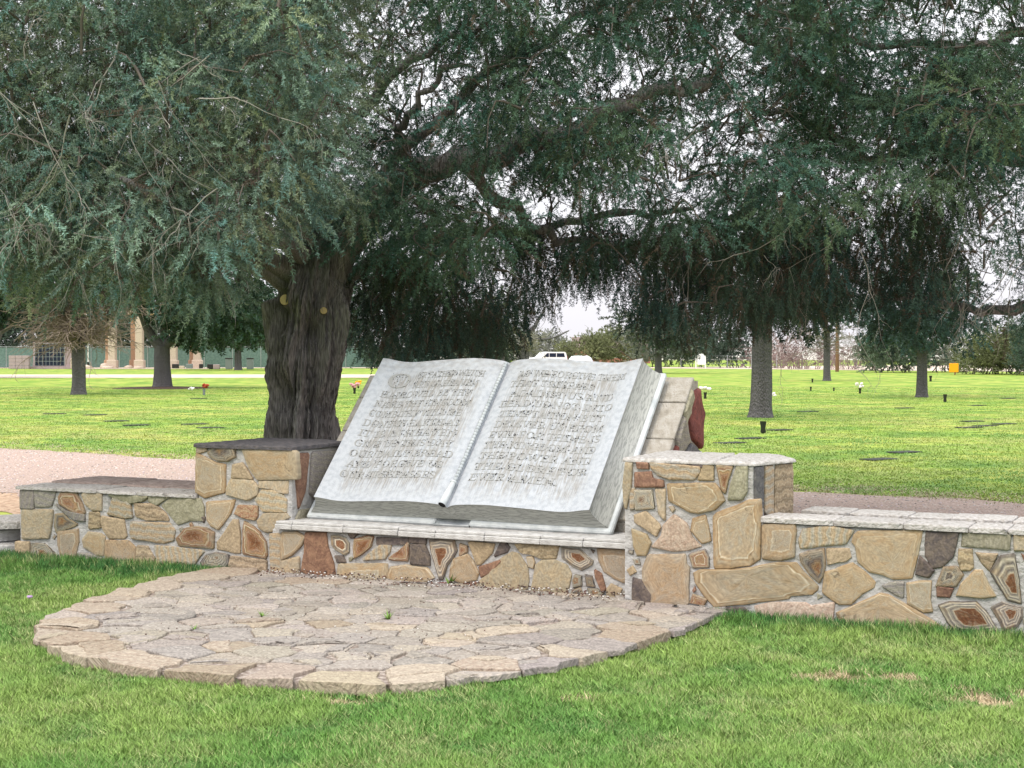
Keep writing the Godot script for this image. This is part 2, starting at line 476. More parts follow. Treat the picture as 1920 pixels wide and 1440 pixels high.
# the marble pages: clean at the margins, dirt that has run down the slope from the letters
func page_material() -> StandardMaterial3D:
	var w := 768
	var h := 512
	var im := Image.create(w, h, false, Image.FORMAT_RGB8)
	noise.seed = 91
	for y in h:
		for x in w:
			var px := (x / float(w) - 0.5) * 2.0
			var py := y / float(h)
			var a := absf(px)
			var inside := smoothstep(0.06, 0.16, a) * (1.0 - smoothstep(0.80, 0.95, a)) * smoothstep(0.04, 0.14, py) * (1.0 - smoothstep(0.84, 1.0, py))
			var run := noise.get_noise_2d(x * 7.0, y * 0.55 + 900.0) * 0.6 + noise.get_noise_2d(x * 16.0 + 40.0, y * 1.1) * 0.45
			var patch := noise.get_noise_2d(x * 0.7 + 70.0, y * 0.7) + 0.25
			var dirt := clampf((run * 1.5 + 0.28 + patch * 0.5) * inside, 0.0, 1.0)
			dirt = maxf(dirt, clampf(0.55 - py * 4.0, 0.0, 0.5) * (0.6 + noise.get_noise_2d(x * 1.5, y * 3.0)))
			var base := srgb(172, 175, 180).lerp(srgb(158, 162, 168), clampf(noise.get_noise_2d(x * 2.6 + 300.0, y * 2.6) * 1.4 + 0.3, 0, 1))
			var c := base.lerp(srgb(130, 125, 118), dirt * 0.75)
			var g := 1.0 + noise.get_noise_2d(x * 19.0, y * 19.0) * 0.10
			im.set_pixel(x, y, Color(c.r * g, c.g * g, c.b * g).clamp())
	var m := mat(Color.WHITE, 0.7)
	m.albedo_texture = ImageTexture.create_from_image(im)
	return m

func edge_material() -> StandardMaterial3D:
	var im := Image.create(256, 256, false, Image.FORMAT_RGB8)
	noise.seed = 92
	for y in 256:
		for x in 256:
			var l := noise.get_noise_2d(x * 0.12, y * 26.0) * 0.8 + noise.get_noise_2d(x * 0.4 + 50.0, y * 70.0) * 0.5
			var p := noise.get_noise_2d(x * 1.4, y * 2.0 + 500.0)
			var c := srgb(176, 176, 171).lerp(srgb(132, 133, 130), clampf(l * 1.4 + 0.3, 0, 1)).lerp(srgb(104, 106, 104), clampf(p * 1.2, 0.0, 0.4))
			im.set_pixel(x, y, c)
	var m := mat(Color.WHITE, 0.8)
	m.albedo_texture = ImageTexture.create_from_image(im)
	return m

# ------------------------------------------------------------------ stones laid in a face
func outline(poly: PackedVector2Array, cut: float, step: float, jit: float) -> PackedVector2Array:
	var a := PackedVector2Array()
	for i in poly.size():
		var p := poly[i]
		var q := poly[(i + 1) % poly.size()]
		a.append(p.lerp(q, cut)); a.append(p.lerp(q, 1.0 - cut))
	var out := PackedVector2Array()
	for i in a.size():
		var p := a[i]
		var q := a[(i + 1) % a.size()]
		var m := maxi(1, int(p.distance_to(q) / step))
		for k in m:
			var r := p.lerp(q, float(k) / m)
			out.append(r + Vector2(rng.randf_range(-jit, jit), rng.randf_range(-jit, jit)))
	return out

func stone_mesh(poly: PackedVector2Array, style: String, proud: float, deep: float, rough: float, bevel := 0.012, step := 0.05, cut := 0.055) -> ArrayMesh:
	var o := outline(poly, cut, step, rough * 0.4)
	if Geometry2D.is_polygon_clockwise(o):
		o.reverse()
	var mid := Vector2.ZERO
	for p in o:
		mid += p / o.size()
	var rad := 0.0
	for p in o:
		rad += p.distance_to(mid) / o.size()
	var ringed := style in ["t", "T", "a", "b", "w"]
	var f := [1.0, 1.0, clampf(1.0 - bevel / rad, 0.8, 0.975), 0.74, 0.5, 0.24]
	var z := [-deep, proud * 0.45, proud, proud * 1.04, proud * 1.06, proud * 1.06]
	var tilt := Vector2(rng.randf_range(-1, 1), rng.randf_range(-1, 1)) * rough / rad * 0.9
	var pts := PackedVector3Array()
	var uvs := PackedVector2Array()
	var turn := rng.randf_range(-0.25, 0.25) if rng.randf() < 0.75 else rng.randf_range(1.0, 2.0)
	var off := Vector2(rng.randf(), rng.randf())
	var vs := rng.randf_range(0.7, 1.15)
	var vo := rng.randf_range(-0.12, 0.16)
	var lean := Vector2(rng.randf_range(-1, 1), rng.randf_range(-1, 1)) * rad * 0.34
	var k := o.size()
	for r in f.size() + 1:
		for j in k + 1:
			var p := o[j % k]
			var s: float = f[r] if r < f.size() else 0.0
			var q := mid + (p - mid) * s + lean * (1.0 - s)
			var dz: float = z[r] if r < z.size() else proud * 1.06
			if r > 0:
				dz += tilt.dot(q - mid)
			if r > 1:
				dz += noise.get_noise_2d(q.x * 420.0 + off.x * 900.0, q.y * 420.0) * rough * 0.9
			pts.append(Vector3(q.x, q.y, dz))
			if ringed:
				uvs.append(Vector2(float(j) / k + off.x, clampf((1.0 - s) * vs + vo, 0.01, 0.99)))
			else:
				uvs.append(((q - mid) + (q - mid).normalized() * maxf(0.0, proud - dz)).rotated(turn) / 0.34 + off)
	var mb := MB.new()
	var v := rng.randf_range(0.84, 1.08)
	mb.tint = Color(v, v * rng.randf_range(0.97, 1.01), v * rng.randf_range(0.93, 1.02))
	var out2 := (o[0] + o[1]) * 0.5 - mid
	mb.grid(pts, f.size() + 1, k + 1, Vector3(out2.x, out2.y, 0), uvs)
	return mb.mesh()

func face_stone(parent: Node3D, called: String, style: String, poly: PackedVector2Array, tr: Transform3D, proud := 0.014, rough := 0.005, deep := 0.03, bevel := 0.006, step := 0.05, cut := 0.055) -> MeshInstance3D:
	var mats: Array = M.stone[style]
	return part(called, stone_mesh(poly, style, proud * rng.randf_range(0.75, 1.35), deep, rough, bevel, step, cut), mats[rng.randi() % mats.size()], parent, tr)

func stone(w: Dictionary, style: String, mm: Array) -> void:
	var poly := PackedVector2Array()
	for i in range(0, mm.size(), 2):
		poly.append(Vector2(mm[i] * 0.001 - w.s, minf(mm[i + 1] * 0.001, w.top)))
	var grown := Geometry2D.offset_polygon(poly, 0.009, Geometry2D.JOIN_MITER)
	if grown.size() == 1:
		poly = grown[0]
	if not w.has("laid"):
		w.laid = []
	w.laid.append(poly)
	face_stone(w.node, "stone", style, poly, Transform3D(Basis.IDENTITY, Vector3(0, 0, -(w.front - w.t))))

# small stones packed into what is left between the large ones
func fill_joints(w: Dictionary, s0: float, s1: float, h0: float, h1: float) -> void:
	for k in 900:
		var p := Vector2(rng.randf_range(s0, s1) - w.s, rng.randf_range(h0, h1))
		var d := minf(minf(p.x - (s0 - w.s), (s1 - w.s) - p.x), minf(p.y - h0, h1 - p.y)) + 0.006
		for q in w.laid:
			if d < 0.026:
				break
			var a: PackedVector2Array = q
			if Geometry2D.is_point_in_polygon(p, a):
				d = 0.0
				break
			for i in a.size():
				d = minf(d, p.distance_to(Geometry2D.get_closest_point_to_segment(p, a[i], a[(i + 1) % a.size()])))
		if d < 0.026:
			continue
		var r := minf(d - 0.008, 0.06)
		var poly := PackedVector2Array()
		var n := rng.randi_range(3, 5)
		var a0 := rng.randf() * TAU
		for i in n:
			poly.append(p + Vector2.from_angle(a0 + TAU * (i + rng.randf_range(-.25, .25)) / n) * r * rng.randf_range(.8, 1.35))
		w.laid.append(poly)
		face_stone(w.node, "stone", ["d", "r", "p", "g", "q", "b", "a"][rng.randi() % 7], poly, Transform3D(Basis.IDENTITY, Vector3(0, 0, -(w.front - w.t))), 0.010, 0.004, 0.03, 0.005, 0.03)

func body(w: Dictionary, s0: float, s1: float, t0: float, t1: float, h0: float, h1: float, m: Material, called := "mortar_body") -> void:
	var mb := MB.new()
	mb.box(loc(w, (s0 + s1) / 2, (h0 + h1) / 2, (t0 + t1) / 2), Vector3(s1 - s0, h1 - h0, t1 - t0), 0.015)
	part(called, mb.mesh(), m, w.node)

# coping slabs along a wall top, uneven front edges
func coping(w: Dictionary, cuts: Array, t0: float, t1: float, h0: float, th: float, m: Material, over := 0.026, called := "coping_slab") -> void:
	for i in cuts.size() - 1:
		var a: float = cuts[i] + 0.003
		var b: float = cuts[i + 1] - 0.003
		var poly := PackedVector2Array()
		for k in 7:
			var x := lerpf(a, b, k / 6.0)
			poly.append(Vector2(x - w.s, -(t0 - over - w.t) + rng.randf_range(-0.008, 0.010)))
		poly.append(Vector2(b - w.s + rng.randf_range(-.002, .002), -((t0 + t1) / 2 - w.t)))
		for k in 5:
			var x := lerpf(b, a, k / 4.0)
			poly.append(Vector2(x - w.s, -(t1 - w.t) + rng.randf_range(-0.006, 0.006)))
		var lay := Transform3D(Basis(Vector3.RIGHT, Vector3.BACK, Vector3.UP), Vector3.ZERO)
		# outline lies in x, z; thickness goes up
		var lift := rng.randf_range(-0.004, 0.006)
		var mb := MB.new()
		mb.tint = Color.WHITE * rng.randf_range(0.86, 1.05)
		slab(mb, poly, h0, h0 + th + lift, 0.007, 0.003)
		part(called, mb.mesh(), m, w.node)

# a flat slab from an outline in x and z, with an eased upper edge
func slab(mb: MB, poly: PackedVector2Array, y0: float, y1: float, ease_: float, rough := 0.0) -> void:
	var mid := Vector2.ZERO
	for p in poly:
		mid += p / poly.size()
	var o := PackedVector2Array()
	for i in poly.size():
		var p := poly[i]
		var q := poly[(i + 1) % poly.size()]
		var m := maxi(1, int(p.distance_to(q) / 0.06))
		for k in m:
			o.append(p.lerp(q, float(k) / m))
	var inner := PackedVector2Array()
	for p in o:
		inner.append(p - (p - mid).normalized() * ease_)
	var n := o.size()
	var pts := PackedVector3Array()
	var rings := [[o, y0], [o, y1 - ease_], [inner, y1]]
	for r in rings:
		for j in n + 1:
			var p: Vector2 = r[0][j % n]
			pts.append(Vector3(p.x, r[1] + (noise.get_noise_2d(p.x * 300.0, p.y * 300.0) * rough if r[1] > y0 else 0.0), p.y))
	for s in [0.66, 0.33, 0.0]:
		for j in n + 1:
			var p: Vector2 = mid + (inner[j % n] - mid) * s
			pts.append(Vector3(p.x, y1 + noise.get_noise_2d(p.x * 300.0, p.y * 300.0) * rough, p.y))
	var a := (o[0] + o[1]) * 0.5 - mid
	mb.grid(pts, 6, n + 1, Vector3(a.x, 0, a.y))

# ------------------------------------------------------------------ the scene
func _ready() -> void:
	rng.seed = 20240517
	# camera: a phone at twice its normal lens, held at eye height
	var cam := Camera3D.new()
	cam.name = "camera"
	add_child(cam)
	cam.position = Vector3(0, 1.6, 0)
	cam.rotation_degrees.x = -1.1124
	cam.fov = 28.04
	cam.near = 0.1
	cam.far = 1500.0
	cam.current = true
	# bright overcast sky
	var env := Environment.new()
	env.tonemap_mode = Environment.TONE_MAPPER_LINEAR
	env.tonemap_exposure = 1.33
	env.background_mode = Environment.BG_SKY
	var sky := Sky.new()
	var sm := ProceduralSkyMaterial.new()
	# an overcast sky is about three times as bright overhead as at the horizon
	sm.sky_top_color = Color(0.92, 0.96, 1.0).linear_to_srgb()
	sm.sky_horizon_color = Color(0.280, 0.274, 0.290).linear_to_srgb()
	sm.sky_curve = 0.6
	sm.ground_bottom_color = srgb(120, 120, 100)
	sm.ground_horizon_color = srgb(190, 186, 170)
	sm.sun_angle_max = 1.0
	sm.sun_curve = 0.01
	sky.sky_material = sm
	env.sky = sky
	env.background_energy_multiplier = 2.5
	env.sdfgi_enabled = true
	env.ssao_enabled = true
	env.ssil_enabled = true
	var we := WorldEnvironment.new()
	we.name = "world_environment"
	we.environment = env
	add_child(we)
	var sun := DirectionalLight3D.new()
	sun.name = "sun"
	sun.light_energy = 0.5
	sun.light_angular_distance = 14.0
	sun.light_color = Color(1.0, 0.96, 0.9)
	sun.shadow_enabled = true
	sun.rotation_degrees = Vector3(-52, -38, 0)
	add_child(sun)
	make_materials()
	ground()
	memorial()
	book()
	patio()
	main_trees()
	lawn_trees()
	far_buildings()
	far_plants()
	small_things()
	grass()

func flat_strip(a: PackedVector2Array, y: float) -> ArrayMesh:
	var mb := MB.new()
	var t := Geometry2D.triangulate_polygon(a)
	for i in range(0, t.size(), 3):
		mb.tri(Vector3(a[t[i]].x, y, a[t[i]].y), Vector3(a[t[i + 1]].x, y, a[t[i + 1]].y), Vector3(a[t[i + 2]].x, y, a[t[i + 2]].y), Vector3.UP)
	return mb.mesh()

func strip_between(a: Vector2, b: Vector2, w0: float, w1: float, y: float, wob: float, sc: float) -> ArrayMesh:
	# a band along a line with uneven edges; w0, w1 measured to the right of a > b
	var d := (b - a).normalized()
	var nrm := Vector2(-d.y, d.x)
	var pts := PackedVector3Array()
	var k := int(a.distance_to(b) / sc) + 2
	for i in k:
		var p := a.lerp(b, float(i) / (k - 1))
		for w in [w0, w1]:
			var q: Vector2 = p + nrm * (w + noise.get_noise_2d(i * sc * 40.0, w * 50.0) * wob)
			pts.append(Vector3(q.x, y, q.y))
	var mb := MB.new()
	mb.grid(pts, k, 2, Vector3.UP)
	return mb.mesh()

func ground() -> void:
	single("lawn", flat_strip(PackedVector2Array([Vector2(-400, 60), Vector2(400, 60), Vector2(400, -420), Vector2(-400, -420)]), 0.0), M.lawn, "wide mown yellow-green cemetery lawn under and behind everything", "lawn", Vector3.ZERO, 0, "", "structure")
	single("turf", flat_strip(PackedVector2Array([Vector2(-9, 1), Vector2(9, 1), Vector2(9, -9.0), Vector2(3.4, -9.6), Vector2(-5, -13.2), Vector2(-9, -14.0)]), 0.004), M.turf, "shaded soil between the grass blades in front of the memorial", "turf", Vector3.ZERO, 0, "", "structure")
	# the gravel drive behind the wall runs at 34 degrees
	var a := Vector2(-40.2, -46.9)
	var b := Vector2(30.0, 0.0)
	single("gravel_drive", strip_between(a, b, 0.0, 5.3, 0.010, 0.35, 0.4), M.gravel, "pinkish gravel drive crossing behind the stone memorial", "drive", Vector3.ZERO, 0, "", "structure")
	single("dirt_verge", strip_between(a, b, 4.9, 6.7, 0.006, 0.3, 0.4), M.dirt, "bare reddish dirt verge on the near side of the gravel drive", "verge", Vector3.ZERO, 0, "", "structure")
	single("far_lane", strip_between(Vector2(-150, -118), Vector2(-9, -121), 0.0, 17.0, 0.010, 0.5, 2.0), M.paleground, "pale lane across the far lawn at the left", "lane", Vector3.ZERO, 0, "", "structure")
	single("far_verge", strip_between(Vector2(-260, -171), Vector2(12, -178), -60.0, 3.0, 0.012, 1.0, 3.0), M.paleground, "pale bare ground beyond the far edge of the lawn", "ground", Vector3.ZERO, 0, "", "structure")
	single("roadside", strip_between(Vector2(10, -180), Vector2(110, -68), -70.0, 0.0, 0.016, 0.8, 3.0), M.paleground, "pale roadside strip along the right edge of the far lawn", "ground", Vector3.ZERO, 0, "", "structure")
	# loose stones lying on the drive
	var st := MB.new()
	for f in [[Vector3(-.5, 0, -.3), Vector3(.4, 0, -.5), Vector3(.5, 0, .3), Vector3(-.3, 0, .5)]]:
		var top := Vector3(.05, .45, .0)
		for i in 4:
			st.tri(f[i], f[(i + 1) % 4], top, f[i] + f[(i + 1) % 4] + Vector3.UP)
	var wh := []
	var tn := PackedColorArray()
	var d := (b - a).normalized()
	var nr := Vector2(-d.y, d.x)
	for i in 26000:
		var p := a + d * rng.randf_range(27.0, 66.0) + nr * rng.randf_range(0.1, 5.4)
		var s := rng.randf_range(0.012, 0.034)
		wh.append(Transform3D(Basis(Vector3.UP, rng.randf() * TAU).scaled(Vector3(s, s * .8, s)), Vector3(p.x, 0.008, p.y)))
		var v := rng.randf_range(0.16, 0.62)
		tn.append(Color(v, v * rng.randf_range(.8, .93), v * rng.randf_range(.72, .9)))
	var g := scatter("gravel", st.mesh(), M.pebble, wh, tn, self)
	tag(g, "loose pinkish gravel stones scattered over the drive", "gravel", "", "stuff")

func memorial() -> void:
	# low wall at the left
	var wl := memo("stone_wall", "low banded sandstone wall left of the dark-topped pier, split by a crack", "wall", -1.5, 0.05)
	wl.front = 0.05
	wl.top = 0.550
	body(wl, -2.385, -1.490, 0.05, 0.92, -0.1, 0.555, M.mortar)
	body(wl, -1.466, -0.66, 0.053, 0.92, -0.1, 0.557, M.mortar)
	coping(wl, [-2.40, -1.98, -1.60, -1.22, -0.95, -0.68], 0.05, 0.40, 0.558, 0.026, M.lime)
	coping(wl, [-2.36, -1.75, -1.2, -0.68], 0.41, 0.93, 0.560, 0.034, M.pinktop)
	# pier at the left
	var pl := memo("stone_pier", "left stone pier with a dark grey cap", "pier", -0.28, 0.05)
	pl.front = 0.05
	pl.top = 0.918
	body(pl, -0.68, 0.13, 0.052, 0.88, -0.1, 0.925, M.mortar)
	coping(pl, [-0.70, 0.155], 0.05, 0.90, 0.926, 0.03, M.cap_grey, 0.024, "capstone")
	var side := Transform3D(Basis(Vector3(0, 0, -1), Vector3.UP, Vector3.RIGHT), loc(pl, 0.13, 0, 0.05))
	for q in [["r", [.03, .90, .22, .90, .17, .62, .08, .50]], ["g", [.25, .90, .60, .90, .55, .62, .36, .52, .22, .60]], ["q", [.03, .42, .10, .50, .38, .50, .34, .20, .04, .18]], ["p", [.42, .5, .78, .6, .8, .2, .4, .16]], ["g", [.64, .9, .82, .9, .82, .66, .62, .6]]]:
		var poly := PackedVector2Array()
		for i in range(0, q[1].size(), 2):
			poly.append(Vector2(q[1][i], q[1][i + 1]))
		face_stone(pl.node, "stone", q[0], poly, side)
	# plinth under the book
	var wc := memo("stone_plinth", "banded sandstone plinth under the marble book with a white ledge", "plinth", 1.36, 0.0)
	wc.front = 0.0
	wc.top = 0.374
	body(wc, 0.0, 2.71, 0.0, 0.36, -0.1, 0.380, M.mortar)
	var cuts := [0.06, 0.20, 0.62, 1.05, 1.335, 1.70, 2.10, 2.40, 2.725]
	for i in cuts.size() - 1:
		var mb := MB.new()
		var a: float = cuts[i]
		var b: float = cuts[i + 1]
		var hi := rng.randf_range(-.003, .003)
		mb.tint = Color.WHITE * rng.randf_range(.92, 1.04)
		mb.box(loc(wc, (a + b) / 2, 0.4005 + hi, 0.20), Vector3(b - a - 0.003, 0.036, 0.50 + rng.randf_range(-.006, .006)), 0.004)
		mb.box(loc(wc, (a + b) / 2, 0.4285 + hi, 0.205), Vector3(b - a - 0.004, 0.019, 0.485), 0.004)
		part("ledge_slab", mb.mesh(), M.ledge, wc.node)
	# pier at the right: its flank splays outwards
	var pr := memo("stone_pier", "right stone pier with a whitish lime-stained top", "pier", 3.12, -0.12)
	pr.front = -0.12
	pr.top = 0.928
	var foot := PackedVector2Array([Vector2(2.715, -0.118), Vector2(3.53, -0.118), Vector2(3.655, 0.30), Vector2(3.47, 0.62), Vector2(2.68, 0.66)])
	var lay := PackedVector2Array()
	for p in foot:
		lay.append(Vector2(p.x - pr.s, p.y - pr.t))
	var up := Transform3D(Basis(Vector3.RIGHT, Vector3(0, 0, -1), Vector3.UP), Vector3.ZERO)
	var pb := MB.new()
	pb.prism(lay, -0.1, 0.935, up)
	part("mortar_body", pb.mesh(), M.mortar, pr.node)
	for q in [[2.70, 3.02, 2.98], [3.02, 3.30, 3.20]]:
		var poly := PackedVector2Array()
		for k in 6:
			poly.append(Vector2(lerpf(q[0], q[1], k / 5.0) - pr.s, -(-0.132 + rng.randf_range(-.008, .008) - pr.t)))
		for k in 4:
			var f := (k + 1) / 5.0
			poly.append(Vector2(lerpf(q[1], q[2], minf(f * 1.9, 1.0)) - pr.s + 0.006, -(lerpf(-0.12, 0.66, f) - pr.t)))
		poly.append(Vector2(q[2] - pr.s - 0.03, -(0.66 - pr.t)))
		poly.append(Vector2((q[0] if q[0] < 2.8 else 2.98) - pr.s, -(0.66 - pr.t)))
		var mb := MB.new()
		slab(mb, poly, 0.936, 0.962 + rng.randf_range(-.003, .004), 0.012, 0.006)
		part("capstone", mb.mesh(), M.lime, pr.node)
	var cap := PackedVector2Array()
	for q in [[3.30, -.132], [3.36, -.127], [3.43, -.136], [3.50, -.130], [3.545, -.125], [3.60, .05], [3.675, .305], [3.56, .48], [3.47, .64], [3.2, .66]]:
		cap.append(Vector2(q[0] - pr.s, -(q[1] - pr.t)))
	var cmb := MB.new()
	slab(cmb, cap, 0.936, 0.960, 0.012, 0.006)
	part("capstone", cmb.mesh(), M.lime, pr.node)
	var e0 := loc(pr, 3.53, 0, -0.118)
	var e1 := loc(pr, 3.655, 0, 0.30)
	var along := (e1 - e0).normalized()
	var flank := Transform3D(Basis(along, Vector3.UP, along.cross(Vector3.UP)), e0)
	for q in [["s", [.01, .93, .10, .93, .10, .68, .01, .66]], ["l", [.115, .93, .21, .93, .205, .62, .115, .64]], ["l", [.225, .93, .435, .93, .435, .0, .225, .0]], ["r", [.06, .64, .20, .60, .20, .40, .08, .42]], ["d", [.02, .40, .2, .38, .2, 0, .02, 0]]]:
		var poly := PackedVector2Array()
		for i in range(0, q[1].size(), 2):
			poly.append(Vector2(q[1][i], q[1][i + 1]))
		face_stone(pr.node, "stone", q[0], poly, flank, 0.012)
	# double wall at the right with a planting trough between its two leaves
	var wr := memo("stone_wall", "low banded sandstone wall right of the lime-topped pier, with a double whitish coping", "wall", 4.6, -0.12)
	wr.front = -0.12
	wr.top = 0.598
	body(wr, 3.50, 5.96, -0.121, 0.12, -0.12, 0.605, M.mortar)
	body(wr, 3.70, 5.96, 0.36, 0.58, -0.1, 0.600, M.mortar)
	body(wr, 5.05, 5.96, 0.12, 0.36, -0.1, 0.598, M.mortar, "trough_end")
	body(wr, 3.50, 5.05, 0.121, 0.359, -0.1, 0.40, M.soil, "trough_soil")
	coping(wr, [3.585, 4.02, 4.42, 4.78, 4.99, 5.2, 5.55, 5.98], -0.12, 0.13, 0.606, 0.034, M.lime)
	coping(wr, [3.70, 4.0, 4.35, 4.6, 4.95, 5.4, 5.97], 0.35, 0.60, 0.602, 0.034, M.lime)
	coping(wr, [5.02, 5.5, 5.97], 0.145, 0.348, 0.600, 0.034, M.lime)
	for q in [["r", 5130, 250, 300], ["l", 5140, 430, 260], ["t", 5420, 120, 380], ["q", 5440, 400, 300], ["a", 5700, 200, 240], ["p", 5690, 420, 260]]:
		var x: int = q[1]
		var y: int = q[2]
		var w: int = q[3]
		stone(wr, q[0], [x, y, x + w, y + 10, x + w - 20, y + 160, x + 20, y + 150])
	# knee-high remains of an older wall at the far left
	var ws := memo("stacked_slabs", "low stack of flat grey stone slabs at the left end of the memorial wall", "slab stack", -2.9, 0.2)
	for q in [[-2.95, .04, .5, .10], [-2.62, .05, .42, .12], [-3.3, .05, .4, .11], [-2.9, .17, .62, .10], [-3.45, .16, .45, .09], [-2.72, .275, .56, .07], [-3.2, .265, .4, .06]]:
		var mb := MB.new()
		var poly := PackedVector2Array()
		for k in 9:
			var an := TAU * k / 9.0
			poly.append(Vector2(q[0] - ws.s + cos(an) * q[2] * .56 * rng.randf_range(.85, 1.05), -(0.3 - ws.t) + sin(an) * 0.30 * rng.randf_range(.85, 1.1)))
		slab(mb, poly, q[1] - .04, q[1] + q[3] - .05, 0.012, 0.008)
		part("slab", mb.mesh(), M.lime if q[1] > .2 else M.mortar, ws.node)
	#L
	stone(wl, "g", [-2359,559,-2233,563,-2232,416,-2356,410])
	stone(wl, "g", [-2225,554,-2017,556,-2028,500,-2055,442,-2206,431,-2219,492])
	stone(wl, "b", [-1962,542,-1880,563,-1809,548,-1759,480,-1724,407,-1750,386,-1851,414,-1973,463,-1981,510])
	stone(wl, "p", [-1733,565,-1566,574,-1567,432,-1649,428,-1711,466,-1747,535])
	stone(wl, "q", [-1489,575,-1128,587,-1167,520,-1293,496,-1381,527,-1479,546])
	stone(wl, "l", [-1450,530,-1371,518,-1295,490,-1277,394,-1343,383,-1502,405,-1468,477])
	stone(wl, "q", [-1114,568,-940,584,-952,552,-1043,496,-1114,519])
	stone(wl, "p", [-2342,399,-2042,407,-2053,309,-2080,198,-2347,176])
	stone(wl, "a", [-2015,374,-1932,384,-1882,341,-1803,313,-1841,294,-2003,241,-2023,294])
	stone(wl, "g", [-2004,452,-1892,402,-1732,385,-1728,349,-1801,346,-1907,391])
	stone(wl, "l", [-1677,407,-1591,413,-1574,304,-1678,288])
	stone(wl, "p", [-1558,381,-1451,370,-1355,364,-1332,252,-1346,236,-1499,228,-1545,286,-1568,348])
	stone(wl, "l", [-1247,492,-1062,492,-969,430,-943,388,-1043,386,-1130,378,-1234,404])
	stone(wl, "l", [-1277,352,-931,361,-884,312,-894,245,-987,217,-1274,240,-1287,284])
	stone(wl, "t", [-1983,239,-1793,276,-1790,180,-1833,39,-1950,23,-1981,138])
	stone(wl, "t", [-1685,258,-1572,251,-1535,231,-1554,94,-1601,90,-1729,146,-1741,198])
	stone(wl, "p", [-2411,145,-2280,152,-2281,11,-2412,7])
	stone(wl, "a", [-2261,140,-2122,145,-2029,80,-2021,30,-2262,16])
	stone(wl, "g", [-1792,92,-1671,91,-1546,59,-1546,15,-1811,7])
	stone(wl, "t", [-1523,204,-1317,211,-1251,170,-1242,34,-1528,32])
	stone(wl, "l", [-1220,178,-1133,179,-1068,89,-1078,36,-1230,34])
	stone(wl, "l", [-1058,187,-922,187,-625,173,-662,137,-709,74,-1035,65])
	stone(wl, "q", [-866,569,-695,580,-649,548,-623,496,-623,402,-752,396,-853,361,-994,488,-928,536])
	#P
	stone(pl, "b", [-868,252,-780,331,-696,346,-603,343,-532,313,-537,204,-844,206])
	stone(pl, "p", [-676,945,-602,939,-595,905,-656,889,-677,891])
	stone(pl, "a", [-578,889,-545,930,-436,944,-347,916,-340,874,-402,841,-491,838,-562,865])
	stone(pl, "t", [-679,874,-601,850,-509,815,-429,803,-435,612,-612,567,-684,602])
	stone(pl, "p", [-362,805,-283,822,-240,779,-197,718,-371,719])
	stone(pl, "t", [-271,922,-237,938,175,952,192,731,-147,712,-218,796])
	stone(pl, "p", [-381,704,-186,700,-144,657,-151,608,-223,566,-417,598,-417,639])
	stone(pl, "p", [-129,694,105,707,104,627,54,625,3,658,-130,661])
	stone(pl, "l", [-112,636,-8,640,52,613,91,579,91,494,-104,490,-139,541,-164,568])
	stone(pl, "t", [-592,528,-349,553,-385,464,-458,380,-493,345,-555,367,-583,402])
	stone(pl, "l", [-318,517,-151,517,-152,459,-170,428,-284,440,-344,465])
	stone(pl, "p", [-95,468,95,477,112,456,42,419,33,360,-78,347,-131,373,-147,414])
	stone(pl, "p", [-501,236,-358,411,-322,413,-304,334,-305,187,-348,184,-501,203])
	stone(pl, "b", [-265,365,-256,401,-188,375,-126,327,-81,270,-69,185,-82,160,-270,181])
	stone(pl, "a", [-649,92,-603,144,-512,168,-405,156,-396,107,-432,60,-550,43,-640,63])
	stone(pl, "l", [-378,150,-77,138,-78,60,-401,59])
	#C
	stone(wc, "l", [-5,333,77,344,80,52,7,62])
	stone(wc, "t", [96,349,225,359,281,334,264,286,183,206,92,165,84,248])
	stone(wc, "p", [84,148,231,185,239,61,83,49])
	stone(wc, "r", [293,359,453,367,469,269,510,175,526,93,487,57,340,69,259,92,284,210])
	stone(wc, "b", [501,349,552,355,615,338,639,306,639,251,609,230,538,260,505,292])
	stone(wc, "b", [691,335,777,360,830,359,814,295,737,237,689,214,682,281])
	stone(wc, "d", [643,370,703,373,681,351,657,349])
	stone(wc, "d", [865,351,1104,360,1110,337,973,337,865,317])
	stone(wc, "l", [764,205,832,260,895,305,972,312,964,269,925,221])
	stone(wc, "b", [967,220,996,243,1043,272,1111,330,1103,218,1012,216])
	stone(wc, "d", [1130,318,1234,330,1271,246,1270,196,1130,196])
	stone(wc, "w", [1275,359,1357,370,1453,365,1472,305,1453,265,1401,209,1370,114,1351,110,1321,196,1283,301])
	stone(wc, "d", [1118,374,1242,377,1242,343,1122,340])
	stone(wc, "t", [566,156,940,179,948,106,909,55,553,55])
	stone(wc, "t", [974,160,1089,181,1257,171,1302,115,1243,86,1212,50,943,59])
	stone(wc, "R", [1237,37,1273,65,1364,78,1453,77,1483,47,1483,14,1260,0])
	stone(wc, "d", [537,209,591,213,607,182,550,175])
	stone(wc, "b", [1511,345,1553,334,1553,302,1504,271])
	stone(wc, "p", [1574,362,1752,358,1737,306,1650,224,1630,223])
	stone(wc, "d", [1762,286,1804,367,1832,375,1860,345,1846,320])
	stone(wc, "t", [1459,244,1554,281,1597,239,1634,162,1621,123,1509,90,1430,123,1436,190])
	stone(wc, "r", [1644,202,1738,233,1795,253,1716,169,1659,146])
	stone(wc, "p", [1725,169,1804,263,1884,313,1933,303,1990,224,1997,133,1983,69,1920,32,1760,34,1622,31,1616,69,1652,111])
	stone(wc, "l", [1915,367,2063,375,2209,370,2195,301,2105,293,2034,318,1951,325])
	stone(wc, "t", [1993,287,2027,292,2040,265,2033,227,2007,232])
	stone(wc, "p", [2057,241,2105,274,2190,279,2272,246,2300,198,2279,113,2258,30,2016,39,2036,129])
